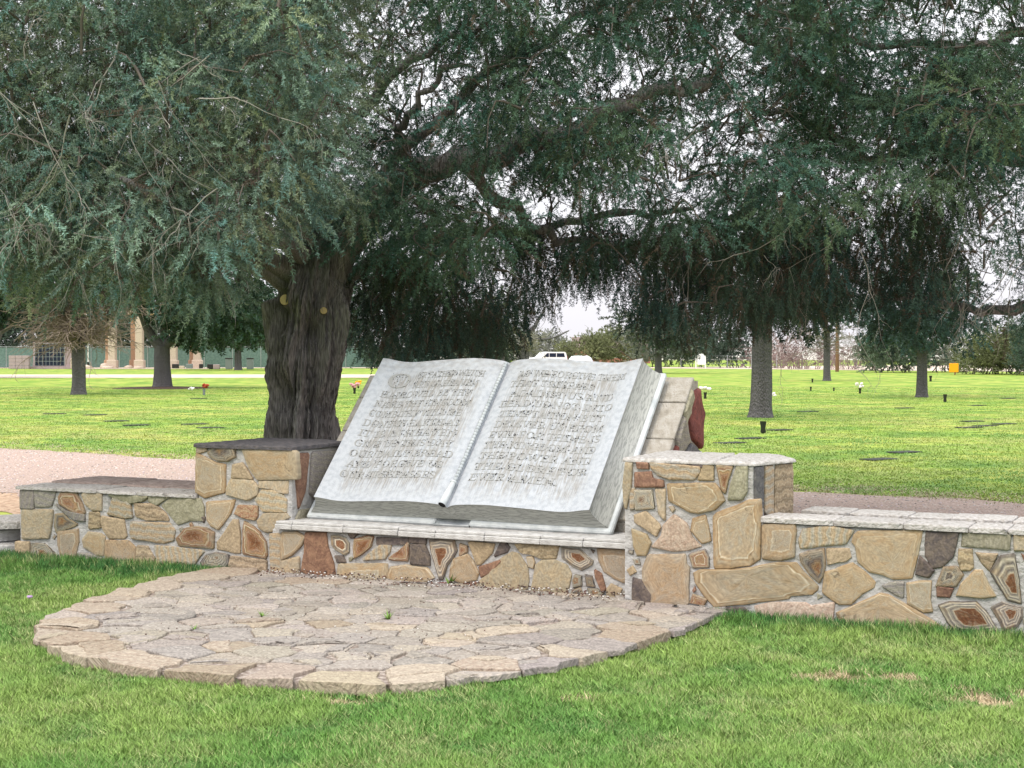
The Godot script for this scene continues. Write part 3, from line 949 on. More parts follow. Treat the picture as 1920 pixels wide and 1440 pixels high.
	stone(wc, "w", [2240,359,2364,353,2445,289,2438,271,2378,236,2310,257,2240,303])
	stone(wc, "t", [2489,367,2683,371,2692,192,2663,172,2603,193,2530,232,2496,299])
	stone(wc, "r", [2469,232,2507,211,2534,118,2522,105,2475,190])
	stone(wc, "p", [2578,151,2643,124,2616,49,2554,51,2551,119])
	stone(wc, "a", [2336,192,2370,188,2370,133,2324,118,2317,154])
	stone(wc, "a", [2407,197,2440,193,2459,133,2414,136])
	stone(wc, "a", [2310,89,2364,111,2383,63,2364,50,2303,59])
	stone(wc, "a", [2421,109,2481,113,2514,91,2467,64,2428,67])
	stone(wc, "g", [2660,106,2697,102,2697,36,2627,37])
	stone(wc, "r", [1518,74,1621,101,1627,76,1591,46,1526,45])
	#R
	stone(pr, "p", [2726,954,2758,952,2752,784,2722,655])
	stone(pr, "l", [2763,770,2777,771,2771,650,2760,649])
	stone(pr, "r", [2800,952,2867,954,2867,903,2804,904])
	stone(pr, "l", [2889,948,2961,950,3091,922,3202,918,3195,883,3165,848,3015,843,2932,869,2893,909])
	stone(pr, "d", [3126,962,3217,965,3210,943,3145,941])
	stone(pr, "p", [3228,933,3281,935,3285,849,3198,846])
	stone(pr, "b", [3313,954,3403,953,3374,840,3359,774,3340,796])
	stone(pr, "q", [3435,947,3495,952,3491,780,3464,738,3384,735,3406,841])
	stone(pr, "r", [2784,864,2884,875,2895,835,2963,823,2967,797,2788,787])
	stone(pr, "a", [2780,758,2890,763,2906,664,2793,648,2777,708])
	stone(pr, "p", [2924,771,2975,773,2975,596,2948,623])
	stone(pr, "T", [2997,803,3292,821,3322,787,3352,725,3300,674,3197,645,3137,649,3061,686,3009,712])
	stone(pr, "p", [2781,605,2853,630,2937,561,2945,541,2923,494,2785,571])
	stone(pr, "k", [2975,556,3038,617,3113,570,3151,487,3202,441,3137,419,3031,406,2903,424,2963,491])
	stone(pr, "t", [3161,601,3234,626,3267,480,3220,463,3153,537])
	stone(pr, "t", [3292,621,3316,644,3435,692,3508,727,3568,733,3576,608,3573,391,3523,352,3391,323,3300,318])
	stone(pr, "t", [2769,516,2854,492,2883,444,2852,370,2801,368,2777,423])
	stone(pr, "t", [2836,273,2871,365,3105,382,3113,326,3131,306,3125,83,2895,74,2887,123,2840,208])
	stone(pr, "b", [3139,384,3233,418,3256,369,3256,322,3162,313])
	stone(pr, "b", [3147,98,3162,141,3242,119,3228,91])
	stone(pr, "d", [2774,217,2823,205,2884,123,2876,66,2770,73])
	stone(pr, "t", [3170,274,3205,294,3387,305,3518,325,3706,370,3797,370,3844,316,3923,243,3917,222,3890,201,3759,183,3752,168,3495,118,3298,87,3237,140,3182,218])
	#W
	stone(wr, "t", [3598,587,3785,602,3791,558,3780,411,3712,390,3596,392])
	stone(wr, "l", [3839,570,3924,589,4026,594,4126,579,4087,507,3953,488,3827,467,3816,508])
	stone(wr, "a", [3823,424,3867,442,3957,464,3966,376,3952,307,3930,273,3880,314,3828,384])
	stone(wr, "p", [3982,465,4104,472,4115,429,4093,410,3988,384])
	stone(wr, "T", [3971,325,4038,351,4127,390,4195,344,4254,292,4250,266,4184,223,4123,163,4050,155,3961,213])
	stone(wr, "k", [3550,97,3637,126,3850,141,3891,122,4021,154,4005,-8,3812,-24,3725,20,3625,12,3567,48])
	stone(wr, "d", [3371,72,3477,86,3543,33,3565,9,3371,5])
	stone(wr, "g", [3277,71,3362,78,3365,16,3280,-2])
	stone(wr, "T", [4140,552,4162,576,4519,600,4497,463,4464,332,4358,322,4301,344,4228,356,4164,409,4152,496,4130,517])
	stone(wr, "d", [4549,590,4609,587,4664,596,4720,596,4691,463,4636,410,4582,396,4549,455,4546,511])
	stone(wr, "d", [4516,446,4548,420,4585,378,4559,343,4494,356])
	stone(wr, "q", [4752,594,4997,602,4992,526,4747,529])
	stone(wr, "p", [5026,597,5071,600,5098,526,5029,522])
	stone(wr, "l", [4734,504,4794,507,4800,413,4784,397,4742,394,4728,448])
	stone(wr, "l", [4829,487,4929,487,4908,442,4893,403,4856,439])
	stone(wr, "w", [4952,477,5019,492,5047,340,5058,231,4995,243,4969,285,4932,344,4905,392])
	stone(wr, "t", [4818,391,4849,393,4919,260,4867,248,4721,252,4743,309])
	stone(wr, "a", [4644,397,4713,407,4746,365,4708,302,4611,296])
	stone(wr, "r", [4612,288,4692,282,4675,238,4613,239])
	stone(wr, "t", [4444,294,4504,309,4570,313,4565,212,4576,152,4539,143,4450,181])
	stone(wr, "g", [4308,273,4370,295,4419,298,4414,220,4375,234])
	stone(wr, "T", [4041,94,4118,133,4296,227,4336,218,4472,153,4671,39,4639,4,4108,-39,4049,71])
	stone(wr, "w", [4623,182,4666,201,4823,212,4877,161,4931,72,4803,51,4717,55,4667,101])
	stone(wr, "w", [4911,192,4963,222,5026,206,5063,202,5064,153,5037,97,4975,64,4954,117])
	stone(wr, "q", [4712,19,5070,59,5071,0,4717,-18])
	wl.laid.append(PackedVector2Array([Vector2(-1.505 - wl.s, .25), Vector2(-1.45 - wl.s, .25), Vector2(-1.45 - wl.s, .56), Vector2(-1.505 - wl.s, .56)]))
	fill_joints(wl, -2.36, -0.70, 0.02, 0.55)
	fill_joints(pl, -0.66, 0.12, 0.02, 0.92)
	fill_joints(wc, 0.02, 2.69, 0.05, 0.375)
	for q in wr.laid:
		var sh := PackedVector2Array()
		for p in q:
			sh.append(p + Vector2(wr.s - pr.s, 0))
		pr.laid.append(sh)
	for q in pr.laid:
		var sh := PackedVector2Array()
		for p in q:
			sh.append(p - Vector2(wr.s - pr.s, 0))
		wr.laid.append(sh)
	fill_joints(pr, 2.73, 3.51, 0.03, 0.93)
	fill_joints(wr, 3.54, 5.94, 0.0, 0.60)
	# sloping rest behind the book
	var rest := memo("book_rest", "sloping concrete rest behind the marble book, rough red stones on its end", "book rest", 1.36, 0.5)
	var wedge := PackedVector2Array([Vector2(0.36, -0.1), Vector2(0.36, 0.50), Vector2(1.27, 1.415), Vector2(1.40, 1.41), Vector2(1.40, -0.1)])
	var wp := PackedVector2Array()
	for p in wedge:
		wp.append(Vector2(p.x - rest.t, p.y))
	var wm := MB.new()
	wm.prism(wp, 0.05 - rest.s, 2.66 - rest.s, Transform3D(Basis(Vector3(0, 0, -1), Vector3.UP, Vector3.RIGHT), Vector3.ZERO))
	part("mortar_body", wm.mesh(), M.concrete, rest.node)
	var sl := Vector2(0.707, 0.707)
	var lens := [0.0, 0.36, 0.72, 1.06, 1.305]
	for r in 4:
		for k in 5:
			var mb := MB.new()
			mb.tint = Color.WHITE * rng.randf_range(0.9, 1.05)
			var mid: float = (lens[r] + lens[r + 1]) / 2
			var at := Vector2(0.355, 0.505) + sl * mid
			var bas := Basis(Vector3.RIGHT, Vector3(0, sl.y, -sl.x), Vector3(0, sl.x, sl.y))
			mb.box(loc(rest, 0.04 + 2.64 * (k + 0.5) / 5.0, at.y + 0.006, at.x - 0.006), Vector3(2.64 / 5 - 0.004, lens[r + 1] - lens[r] - 0.006, 0.026 + rng.randf_range(-.003, .003)), 0.006, bas)
			part("rest_slab", mb.mesh(), M.concrete, rest.node)
	var rs := Transform3D(Basis(Vector3(0, 0, -1), Vector3.UP, Vector3.RIGHT), loc(rest, 2.655, 0, 0.0))
	for q in [["R", [1.20, 1.32, 1.40, 1.36, 1.46, 1.18, 1.44, .93, 1.25, 1.0, 1.16, 1.2]], ["q", [1.06, 1.2, 1.2, 1.36, 1.25, 1.30, 1.12, 1.08]], ["g", [.92, 1.02, 1.06, 1.18, 1.12, 1.1, 1.22, .99, 1.02, .92, .93, .92]], ["s", [1.12, .93, 1.24, .98, 1.42, .91, 1.43, .55, 1.05, .55]], ["R", [.80, .88, .92, .98, 1.08, .90, 1.03, .55, .76, .55]]]:
		var poly := PackedVector2Array()
		for i in range(0, q[1].size(), 2):
			poly.append(Vector2(q[1][i], q[1][i + 1]))
		face_stone(rest.node, "stone", q[0], poly, rs, 0.028, 0.014, 0.03, 0.012)

# ------------------------------------------------------------------ the open book
const HALF := 1.045
const LONG := 1.355

func page_lift(x: float, y: float) -> float:
	var a := clampf(absf(x) / HALF, 0.0, 1.0)
	var k := 0.85 + 0.25 * y / LONG
	var hump := 0.020 * exp(-pow((a - 0.27) / 0.19, 2.0))
	var dip := -0.020 * exp(-pow((a - 0.78) / 0.16, 2.0))
	var curl := 0.022 * pow(smoothstep(0.80, 1.0, a), 1.5)
	var gut := -0.034 * exp(-a / 0.035)
	return (hump + dip + curl) * k + gut

func book() -> void:
	var w := memo("marble_book", "large open grey marble book with the lettered prayer, leaning on its rest", "book", 1.34, 0.10)
	var node: Node3D = w.node
	# book frame: x along the ledge, y up the slope, z out of the page
	var bas := Basis(Vector3.RIGHT, Vector3(0, 0.711, -0.703), Vector3(0, 0.703, 0.711))
	var fr := Transform3D(bas, loc(w, 1.34, 0.592, 0.10))
	# pages
	for side in [-1.0, 1.0]:
		var pts := PackedVector3Array()
		var uvs := PackedVector2Array()
		for j in 41:
			var y := LONG * j / 40.0
			for i in 49:
				var x: float = side * HALF * pow(i / 48.0, 1.35)
				pts.append(Vector3(x, y, page_lift(x, y)))
				uvs.append(Vector2(0.5 + 0.5 * x / HALF, 1.0 - y / LONG))
		# the leaf's own thickness
		var mb := MB.new()
		mb.grid(pts, 41, 49, Vector3.BACK, uvs)
		part("page", mb.mesh(), M.page, node, fr)
		# block of leaves: it spreads towards the cover
		var bl := MB.new()
		var rows := 9
		var col := 49
		var front := PackedVector3Array()
		var head := PackedVector3Array()
		for r in rows:
			var f := r / float(rows - 1)
			for i in col:
				var a := i / float(col - 1)
				var x0: float = HALF * pow(a, 1.35)
				var top := page_lift(x0, 0.0) - 0.002
				var x1: float = x0 * (1.0 + 0.085 * f * f)
				var jit := 0.004 * sin(r * 7.3 + a * 3.0) * f
				front.append(Vector3(side * x1, 0.006 - 0.018 * f + jit, lerpf(top, -0.142, f)))
				head.append(Vector3(side * x1, LONG - 0.004 + 0.01 * f, lerpf(page_lift(x0, LONG) - 0.002, -0.142, f)))
		var uv := PackedVector2Array()
		for r in rows:
			for i in col:
				uv.append(Vector2(i / float(col - 1) * 2.0, r / float(rows - 1)))
		bl.grid(front, rows, col, Vector3.DOWN, uv)
		bl.grid(head, rows, col, Vector3.UP, uv)
		var fore := PackedVector3Array()
		var uv2 := PackedVector2Array()
		for r in rows:
			var f := r / float(rows - 1)
			for j in 41:
				var y := LONG * j / 40.0
				var y2 := lerpf(0.006 - 0.018 * f, LONG - 0.004 + 0.01 * f, j / 40.0)
				fore.append(Vector3(side * HALF * (1.0 + 0.085 * f * f + 0.002 * sin(r * 5.0)), y2, lerpf(page_lift(HALF, y) - 0.002, -0.142, f)))
				uv2.append(Vector2(j / 40.0 * 2.0, f))
		bl.grid(fore, rows, 41, Vector3(side, 0, 0), uv2)
		part("leaf_block", bl.mesh(), M.leaves_edge, node, fr)
		# cover board
		var cb := MB.new()
		cb.box(Vector3(side * (0.13 + 1.165) / 2, LONG / 2 - 0.012, -0.164), Vector3(1.165 - 0.13, LONG + 0.075, 0.040), 0.009)
		part("cover_board", cb.mesh(), M.marble, node, fr)
	# rounded back of the book
	var sp := MB.new()
	var pp := PackedVector3Array()
	for j in 2:
		for i in 17:
			var a := PI * i / 16.0
			pp.append(Vector3(-cos(a) * 0.135, (-0.052 if j == 0 else LONG + 0.02), -0.150 - sin(a) * 0.045))
	sp.grid(pp, 2, 17, Vector3.LEFT)
	var rim := PackedVector2Array()
	for i in 17:
		var a := PI * i / 16.0
		rim.append(Vector2(-cos(a) * 0.135, -0.150 - sin(a) * 0.045))
	sp.prism(rim, 0.0, 0.004, Transform3D(Basis(Vector3.RIGHT, Vector3.BACK, Vector3.DOWN), Vector3(0, -0.050, 0)))
	part("spine", sp.mesh(), M.marble, node, fr)
	# twisted cord lying in the gutter, ending in a short tube
	var rope := MB.new()
	for k in 42:
		var y := 0.20 + k * 0.0274
		var bead := PackedVector2Array()
		for q in 7:
			var a := PI * q / 6.0
			bead.append(Vector2(sin(a) * 0.0145, -cos(a) * 0.0165))
		var b2 := MB.new()
		b2.lathe(bead, 8)
		var turn := Basis(Vector3.BACK, 0.55) * Basis.from_scale(Vector3(1.15, 1, 0.9))
		var base := rope.v.size()
		for q in b2.v.size():
			rope.v.append(turn * b2.v[q] + Vector3(-0.012, y, -0.002))
			rope.n.append((turn * b2.n[q]).normalized())
			rope.u.append(b2.u[q])
			rope.c.append(Color(0.86, 0.87, 0.88))
		for q in b2.ix:
			rope.ix.append(base + q)
	part("cord", rope.mesh(), M.marble, node, fr)
	var tb := MB.new()
	tb.tube(PackedVector3Array([Vector3(-0.03, -0.004, 0.0), Vector3(-0.012, 0.19, 0.006)]), PackedFloat32Array([0.028, 0.018]), 16, false)
	tb.tube(PackedVector3Array([Vector3(-0.0128, 0.185, 0.006), Vector3(-0.0115, 0.197, 0.006)]), PackedFloat32Array([0.022, 0.022]), 16)
	part("cord_tube", tb.mesh(), M.marble, node, fr)
	var te := MB.new()
	te.tube(PackedVector3Array([Vector3(-0.0305, -0.0045, 0.0), Vector3(-0.0295, 0.002, 0.0)]), PackedFloat32Array([0.0245, 0.0245]), 16)
	part("tube_mouth", te.mesh(), M.dark, node, fr)
	# lettering: eleven lines on each page
	var text_l := ["UR FATHER WHICH", "ART IN HEAVEN", "HALLOWED BE THY", "NAME THY KINGDOM", "COME THY WILL BE", "DONE IN EARTH AS", "IT IS IN HEAVEN", "GIVE US THIS DAY", "OUR DAILY BREAD", "AND FORGIVE US", "OUR TRESPASSES"]
	var from_l := [-0.70, -0.70, -0.93, -0.94, -0.945, -0.955, -0.95, -0.945, -0.945, -0.93, -0.94]
	var to_l := [-0.135, -0.155, -0.17, -0.15, -0.18, -0.16, -0.15, -0.14, -0.11, -0.15, -0.17]
	var text_r := ["AS WE FORGIVE THEM", "THAT TRESPASS", "AGAINST US AND", "LEAD US NOT INTO", "TEMPTATION BUT", "DELIVER US FROM", "EVIL FOR THINE IS", "THE KINGDOM AND", "THE POWER AND", "THE GLORY FOR", "EVER AMEN."]
	var from_r := [0.14, 0.105, 0.14, 0.09, 0.12, 0.115, 0.105, 0.10, 0.10, 0.095, 0.09]
	var to_r := [0.955, 0.74, 0.91, 0.935, 0.90, 0.925, 0.93, 0.925, 0.92, 0.925, 0.74]
	var font := SystemFont.new()
	font.font_names = PackedStringArray(["Droid Serif"])
	var holes := MB.new()
	for side in 2:
		for k in 11:
			var y := 1.175 - k * 0.0965
			line_of_text(node, fr, (text_l if side == 0 else text_r)[k], font, (from_l if side == 0 else from_r)[k], (to_l if side == 0 else to_r)[k], y, 0.062, holes)
	line_of_text(node, fr, "O", font, -0.925, -0.745, 1.085, 0.145, holes)
	part("pin_holes", holes.mesh(), M.dark, node, fr).set_meta("kind", "stuff")

func line_of_text(node: Node3D, fr: Transform3D, text: String, font: Font, x0: float, x1: float, y: float, cap: float, holes: MB) -> void:
	var tm := TextMesh.new()
	tm.font = font
	tm.text = text
	tm.font_size = 64
	tm.pixel_size = 0.01
	tm.depth = 0.06
	tm.curve_step = 3.0
	var arr := tm.get_mesh_arrays()
	var vs: PackedVector3Array = arr[Mesh.ARRAY_VERTEX]
	var lo := Vector3(1e9, 1e9, 1e9)
	var hi := -lo
	for p in vs:
		lo = lo.min(p)
		hi = hi.max(p)
	var out := PackedVector3Array()
	for p in vs:
		var x := remap(p.x, lo.x, hi.x, x0, x1)
		var yy := y + (p.y - lo.y) / (hi.y - lo.y) * cap
		var up := 0.0035 if p.z > (lo.z + hi.z) * 0.5 else -0.003
		out.append(Vector3(x, yy, page_lift(x, yy) + up))
	arr[Mesh.ARRAY_VERTEX] = out
	var m := ArrayMesh.new()
	m.add_surface_from_arrays(Mesh.PRIMITIVE_TRIANGLES, arr)
	part("lettering", m, M.letter, node, fr)
	# the pins that held the letters left small dark holes
	for i in int((x1 - x0) / 0.015 * (2.2 if cap > 0.1 else 1.0)):
		var x := rng.randf_range(x0, x1)
		var yy := y + rng.randf_range(0.0, cap)
		var r := rng.randf_range(0.0026, 0.005)
		var c := Vector3(x, yy, page_lift(x, yy) + 0.0045)
		for q in 6:
			var a := TAU * q / 6.0
			var b := TAU * (q + 1) / 6.0
			holes.tri(c, c + Vector3(cos(a), sin(a), 0) * r, c + Vector3(cos(b), sin(b), 0) * r, Vector3.BACK)

# ------------------------------------------------------------------ round flagstone terrace
func clip(poly: PackedVector2Array, at: Vector2, dir: Vector2) -> PackedVector2Array:
	var out := PackedVector2Array()
	for i in poly.size():
		var p := poly[i]
		var q := poly[(i + 1) % poly.size()]
		var a := (p - at).dot(dir)
		var b := (q - at).dot(dir)
		if a <= 0.0:
			out.append(p)
		if (a < 0.0 and b > 0.0) or (a > 0.0 and b < 0.0):
			out.append(p.lerp(q, a / (a - b)))
	return out

func patio() -> void:
	var a := deg_to_rad(TURN)
	var o := thing("flagstone_terrace", "round pinkish flagstone terrace in front of the stone plinth", "terrace", ORIGIN, -TURN, "", "structure")
	var edge := [[-.36, -.05], [-.43, -.5], [-.40, -1.0], [-.21, -1.78], [.12, -2.45], [.60, -2.86], [1.15, -3.04], [1.85, -3.06], [2.50, -2.92], [2.90, -2.60], [3.10, -2.22], [3.25, -1.70], [3.36, -1.06], [3.38, -.45], [3.36, -.13], [2.72, -.13], [2.72, -.01], [1.4, -.01], [0, -.01], [-.02, .03]]
	var ring := PackedVector2Array()
	for i in edge.size():
		var p0 := Vector2(edge[i - 1][0], edge[i - 1][1])
		var p1 := Vector2(edge[i][0], edge[i][1])
		var p2 := Vector2(edge[(i + 1) % edge.size()][0], edge[(i + 1) % edge.size()][1])
		var p3 := Vector2(edge[(i + 2) % edge.size()][0], edge[(i + 2) % edge.size()][1])
		if i < 13:
			for k in 3:
				ring.append(p1.cubic_interpolate(p2, p0, p3, k / 3.0))
		else:
			ring.append(p1)
	# bed of mortar
	var bed := PackedVector2Array()
	for p in Geometry2D.offset_polygon(ring, -0.045)[0]:
		bed.append(Vector2(p.x, p.y))
	var up := Transform3D(Basis(Vector3.RIGHT, Vector3(0, 0, -1), Vector3.UP), Vector3.ZERO)
	var mb := MB.new()
	mb.prism(bed, -0.1, 0.068, up)
	part("mortar_bed", mb.mesh(), M.padbed, o)
	# seeds: a rim course of larger stones, then an uneven field
	var seeds := PackedVector2Array()
	var rim_n := 0
	var mid := Vector2(1.45, -1.35)
	var run := 0.0
	var next := 0.0
	for i in 39:
		var p := ring[i]
		var q := ring[(i + 1) % ring.size()]
		var l := p.distance_to(q)
		while next < run + l:
			var w := p.lerp(q, (next - run) / l)
			seeds.append(w.lerp(mid, 0.075 + rng.randf() * 0.05))
			next += rng.randf_range(0.26, 0.62)
		run += l
	rim_n = seeds.size()
	for tr in 6000:
		var p := Vector2(rng.randf_range(-.4, 3.4), rng.randf_range(-3.0, 0.0))
		if not Geometry2D.is_point_in_polygon(p, ring):
			continue
		var near := false
		for i in seeds.size():
			# stones lie long across the view
			var e := (seeds[i] - p)
			e.y *= 1.15
			if e.length() < (0.30 if i < rim_n else rng.randf_range(0.15, 0.30)):
				near = true
				break
		if not near:
			seeds.append(p)
	for i in seeds.size():
		var poly := ring
		for j in seeds.size():
			if j != i and seeds[i].distance_to(seeds[j]) < 1.6:
				poly = clip(poly, (seeds[i] + seeds[j]) * 0.5, (seeds[j] - seeds[i]).normalized())
				if poly.size() < 3:
					break
		if poly.size() < 3:
			continue
		# break straight joints a little
		var rough := PackedVector2Array()
		for k in poly.size():
			var p := poly[k]
			var q := poly[(k + 1) % poly.size()]
			rough.append(p)
			if p.distance_to(q) > 0.14:
				rough.append(p.lerp(q, rng.randf_range(0.35, 0.65)) + (q - p).orthogonal().normalized() * rng.randf_range(-0.05, 0.05))
		var is_rim := i < rim_n
		var gap := rng.randf_range(0.003, 0.009) if not is_rim else rng.randf_range(0.006, 0.018)
		var ins := Geometry2D.offset_polygon(rough, -gap)
		if ins.size() == 0:
			continue
		var best: PackedVector2Array = ins[0]
		if is_rim:
			# the rim stones jut past the bed by uneven amounts
			var jut := PackedVector2Array()
			var push := rng.randf_range(-0.012, 0.03)
			for p in best:
				var out := (p - mid)
				jut.append(p + out.normalized() * (push if out.length() > 1.5 else 0.0))
			best = jut
		var lift := rng.randf_range(0.0, 0.007) + (0.006 if is_rim else 0.0)
		var st := "e" if is_rim and rng.randf() < 0.75 else ("f" if rng.randf() < 0.93 else "e")
		face_stone(o, "flagstone", st, best, Transform3D(up.basis, Vector3(0, 0.066 + lift, 0)), 0.010, 0.006 if is_rim else 0.004, 0.05 if is_rim else 0.02, 0.004, 0.05, 0.03)
		# a thin split layer left on top of the stone
		if rng.randf() < (0.75 if not is_rim else 0.35):
			var c0 := Vector2.ZERO
			for p in best:
				c0 += p / best.size()
			var an := rng.randf() * TAU
			var fl := clip(best, c0 + Vector2.from_angle(an) * rng.randf_range(-.02, .05), Vector2.from_angle(an))
			if rng.randf() < 0.5:
				fl = clip(fl, c0 - Vector2.from_angle(an + 1.4) * rng.randf_range(-.02, .1), Vector2.from_angle(an + 1.4))
			if fl.size() > 2:
				var zig := PackedVector2Array()
				for q in fl.size():
					var p0 := fl[q]
					var p1 := fl[(q + 1) % fl.size()]
					zig.append(p0)
					var m := int(p0.distance_to(p1) / 0.07)
					for z in m:
						zig.append(p0.lerp(p1, (z + 1.0) / (m + 1.0)) + (p1 - p0).orthogonal().normalized() * rng.randf_range(-.018, .018))
				var sh := Geometry2D.offset_polygon(zig, -0.012)
				if sh.size() and sh[0].size() > 3:
					face_stone(o, "flagstone", st, sh[0], Transform3D(up.basis, Vector3(0, 0.072 + lift, 0)), 0.010, 0.004, 0.01, 0.003, 0.05, 0.03)
	# litter swept against the plinth
	var lt := MB.new()
	lt.box(Vector3.ZERO, Vector3(1, .6, .8), 0.2)
	var wh := []
	var tn := PackedColorArray()
	for i in 900:
		var s := rng.randf_range(0.0, 2.7)
		var t := -absf(rng.randfn(0.0, 0.10)) - 0.01 if i < 620 else rng.randf_range(-2.4, 0.0)
		var k := rng.randf_range(0.006, 0.014) if i < 620 else rng.randf_range(0.004, 0.009)
		wh.append(Transform3D(Basis(Vector3.UP, rng.randf() * TAU) * Basis(Vector3.RIGHT, rng.randf()) * Basis.from_scale(Vector3.ONE * k), Vector3(s, 0.084 + rng.randf() * 0.008 + maxf(0, 0.02 + t * 0.2), -t)))
		tn.append([Color(.6, .57, .54), Color(.12, .06, .05), Color(.07, .05, .045), Color(.2, .13, .1)][rng.randi() % 4])
	var g := scatter("litter", lt.mesh(), M.pebble, wh, tn, o)
	g.set_meta("label", "crumbs of stone and bark lying along the plinth")
	# a few weeds in the joints
	for q in [[1.43, -.02, .10], [1.05, -1.6, .05], [.95, -2.1, .04], [1.75, -1.35, .07]]:
		var wm := MB.new()
		for k in 9:
			var an := rng.randf() * TAU
			var e: Vector3 = Vector3(cos(an), rng.randf_range(.5, 1.6), sin(an)).normalized() * q[2] * rng.randf_range(.6, 1.2)
			var sd: Vector3 = Vector3(-sin(an), 0, cos(an)) * q[2] * 0.14
			wm.tint = Color(.16, .26, .06)
			wm.tri(sd, -sd, e, Vector3.UP)
		part("weed", wm.mesh(), M.leaf, o, Transform3D(Basis.IDENTITY, Vector3(q[0], 0.076, -q[1])))

# ------------------------------------------------------------------ trees
var limbs := {}      # tree name > list of [points, radii]
var trees := {}
var leafage := {}    # tree name > per spray kind [transforms, colours]
var twigs := {}
var sprays := []
var broad := []
var waiting := []
var nodes := {}

func spray_mesh(seed_: int, count: int, wide: float, spread: float, longness := 0.115) -> ArrayMesh:
	var r := RandomNumberGenerator.new()
	r.seed = seed_
	var mb := MB.new()
	for j in count:
		var t := pow(r.randf(), 0.8)
		var base := Vector3(sin(t * 2.0 + seed_) * 0.06, t * 0.92, cos(t * 2.6 + seed_) * 0.06)
		var an := r.randf() * TAU
		var side := Vector3(cos(an), 0, sin(an))
		var dir := (side * spread * r.randf_range(0.5, 1.1) + Vector3(0, r.randf_range(0.35, 1.0), 0)).normalized()
		var l := r.randf_range(0.6, 1.4) * longness * (1.15 - t * 0.5)
		var w := dir.cross(Vector3(r.randf_range(-1, 1), r.randf_range(-1, 1), r.randf_range(-1, 1))).normalized() * wide * r.randf_range(0.7, 1.3)
		var v := r.randf_range(0.7, 1.2)
		mb.tint = Color(v, v, v)
		var bend := Vector3(r.randf_range(-.05, .05), r.randf_range(-.05, .05), r.randf_range(-.05, .05))
		var m := base + dir * l * 0.5 + bend * 0.4
		var tip := base + dir * l + bend
		var up := w.cross(dir)
		mb.tri(base, m + w, m - w, up)
		mb.tri(m + w, tip, m - w, up)
	return mb.mesh()

func limb(tree: String, r0: float, r1: float, cm: Array, called := "limb") -> void:
	var raw := []
	for i in range(0, cm.size(), 3):
		raw.append(Vector3(cm[i], cm[i + 1], cm[i + 2]) * 0.01)
	var p := PackedVector3Array()
	var r := PackedFloat32Array()
	var n := raw.size()
	var sd := rng.randf() * 900.0
	for i in n - 1:
		for k in 5:
			var f := k / 5.0
			var q: Vector3 = (raw[i] as Vector3).cubic_interpolate(raw[i + 1], raw[maxi(i - 1, 0)], raw[mini(i + 2, n - 1)], f)
			var g := (i + f) / (n - 1)
			p.append(q + Vector3(noise.get_noise_2d(g * 400.0 + sd, 0), noise.get_noise_2d(g * 400.0 + sd, 90), noise.get_noise_2d(g * 400.0 + sd, 180)) * 0.12 * minf(g * 4.0, 1.0))
			r.append(lerpf(r0, r1, pow(g, 0.8)) * (1.0 + 0.16 * noise.get_noise_2d(g * 900.0 + sd, 40)))
	p.append(raw[-1])
	r.append(r1 * 0.6)
	var mb := MB.new()
	mb.tube(p, r, 12, true)
	# knobbly bark
	for i in mb.v.size():
		mb.v[i] += mb.n[i] * (noise.get_noise_3d(mb.v[i].x * 160.0, mb.v[i].y * 160.0, mb.v[i].z * 160.0) * 0.22 * r0)
	part(called, mb.mesh(), M.bark, trees[tree])
	limbs[tree].append([p, r])

func clumps(kind: String, cm: Array) -> void:
	for i in range(0, cm.size(), 3):
		clump(kind, Vector3(cm[i], cm[i + 1], cm[i + 2]) * 0.01)

func leaf_tint(kind: String, tone: float, warm: float) -> Color:
	var c := Color(.092, .158, .104)
	match kind:
		"hazed": c = Color(.22, .295, .218)  # paler, greyer leaf colour stands in for light haze over the left crown
		"lace": c = Color(.085, .15, .11)
		"hanging": c = Color(.062, .102, .074)  # darker leaves: shade under the crown worked into the colour
		"far": c = Color(.09, .16, .115)
	var v := rng.randf_range(0.7, 1.3) * tone
	var w := rng.randf_range(-0.10, 0.12) + warm
	c = Color(c.r * v * (1.0 + w), c.g * v, c.b * v * (1.0 - w))
	if rng.randf() < (0.16 if kind == "hanging" else 0.06):
		c = Color(.11, .085, .062) * v
	return c

func clump(kind: String, at: Vector3) -> void:
	var tree := "side_tree" if at.x + (at.y - 2.5) * 0.25 > 3.0 else "main_tree"
	var bd := 1e9
	for l in limbs[tree]:
		for p in l[0]:
			bd = minf(bd, (p as Vector3).distance_squared_to(at))
	waiting.append([bd, kind, at, tree])

# twigs grow outwards from the limbs, each clump hanging on the nearest wood already there
func grow_all() -> void:
	waiting.sort_custom(func(a, b): return a[0] < b[0])
	for w in waiting:
		grow_clump(w[1], w[2], 1.0, w[3])

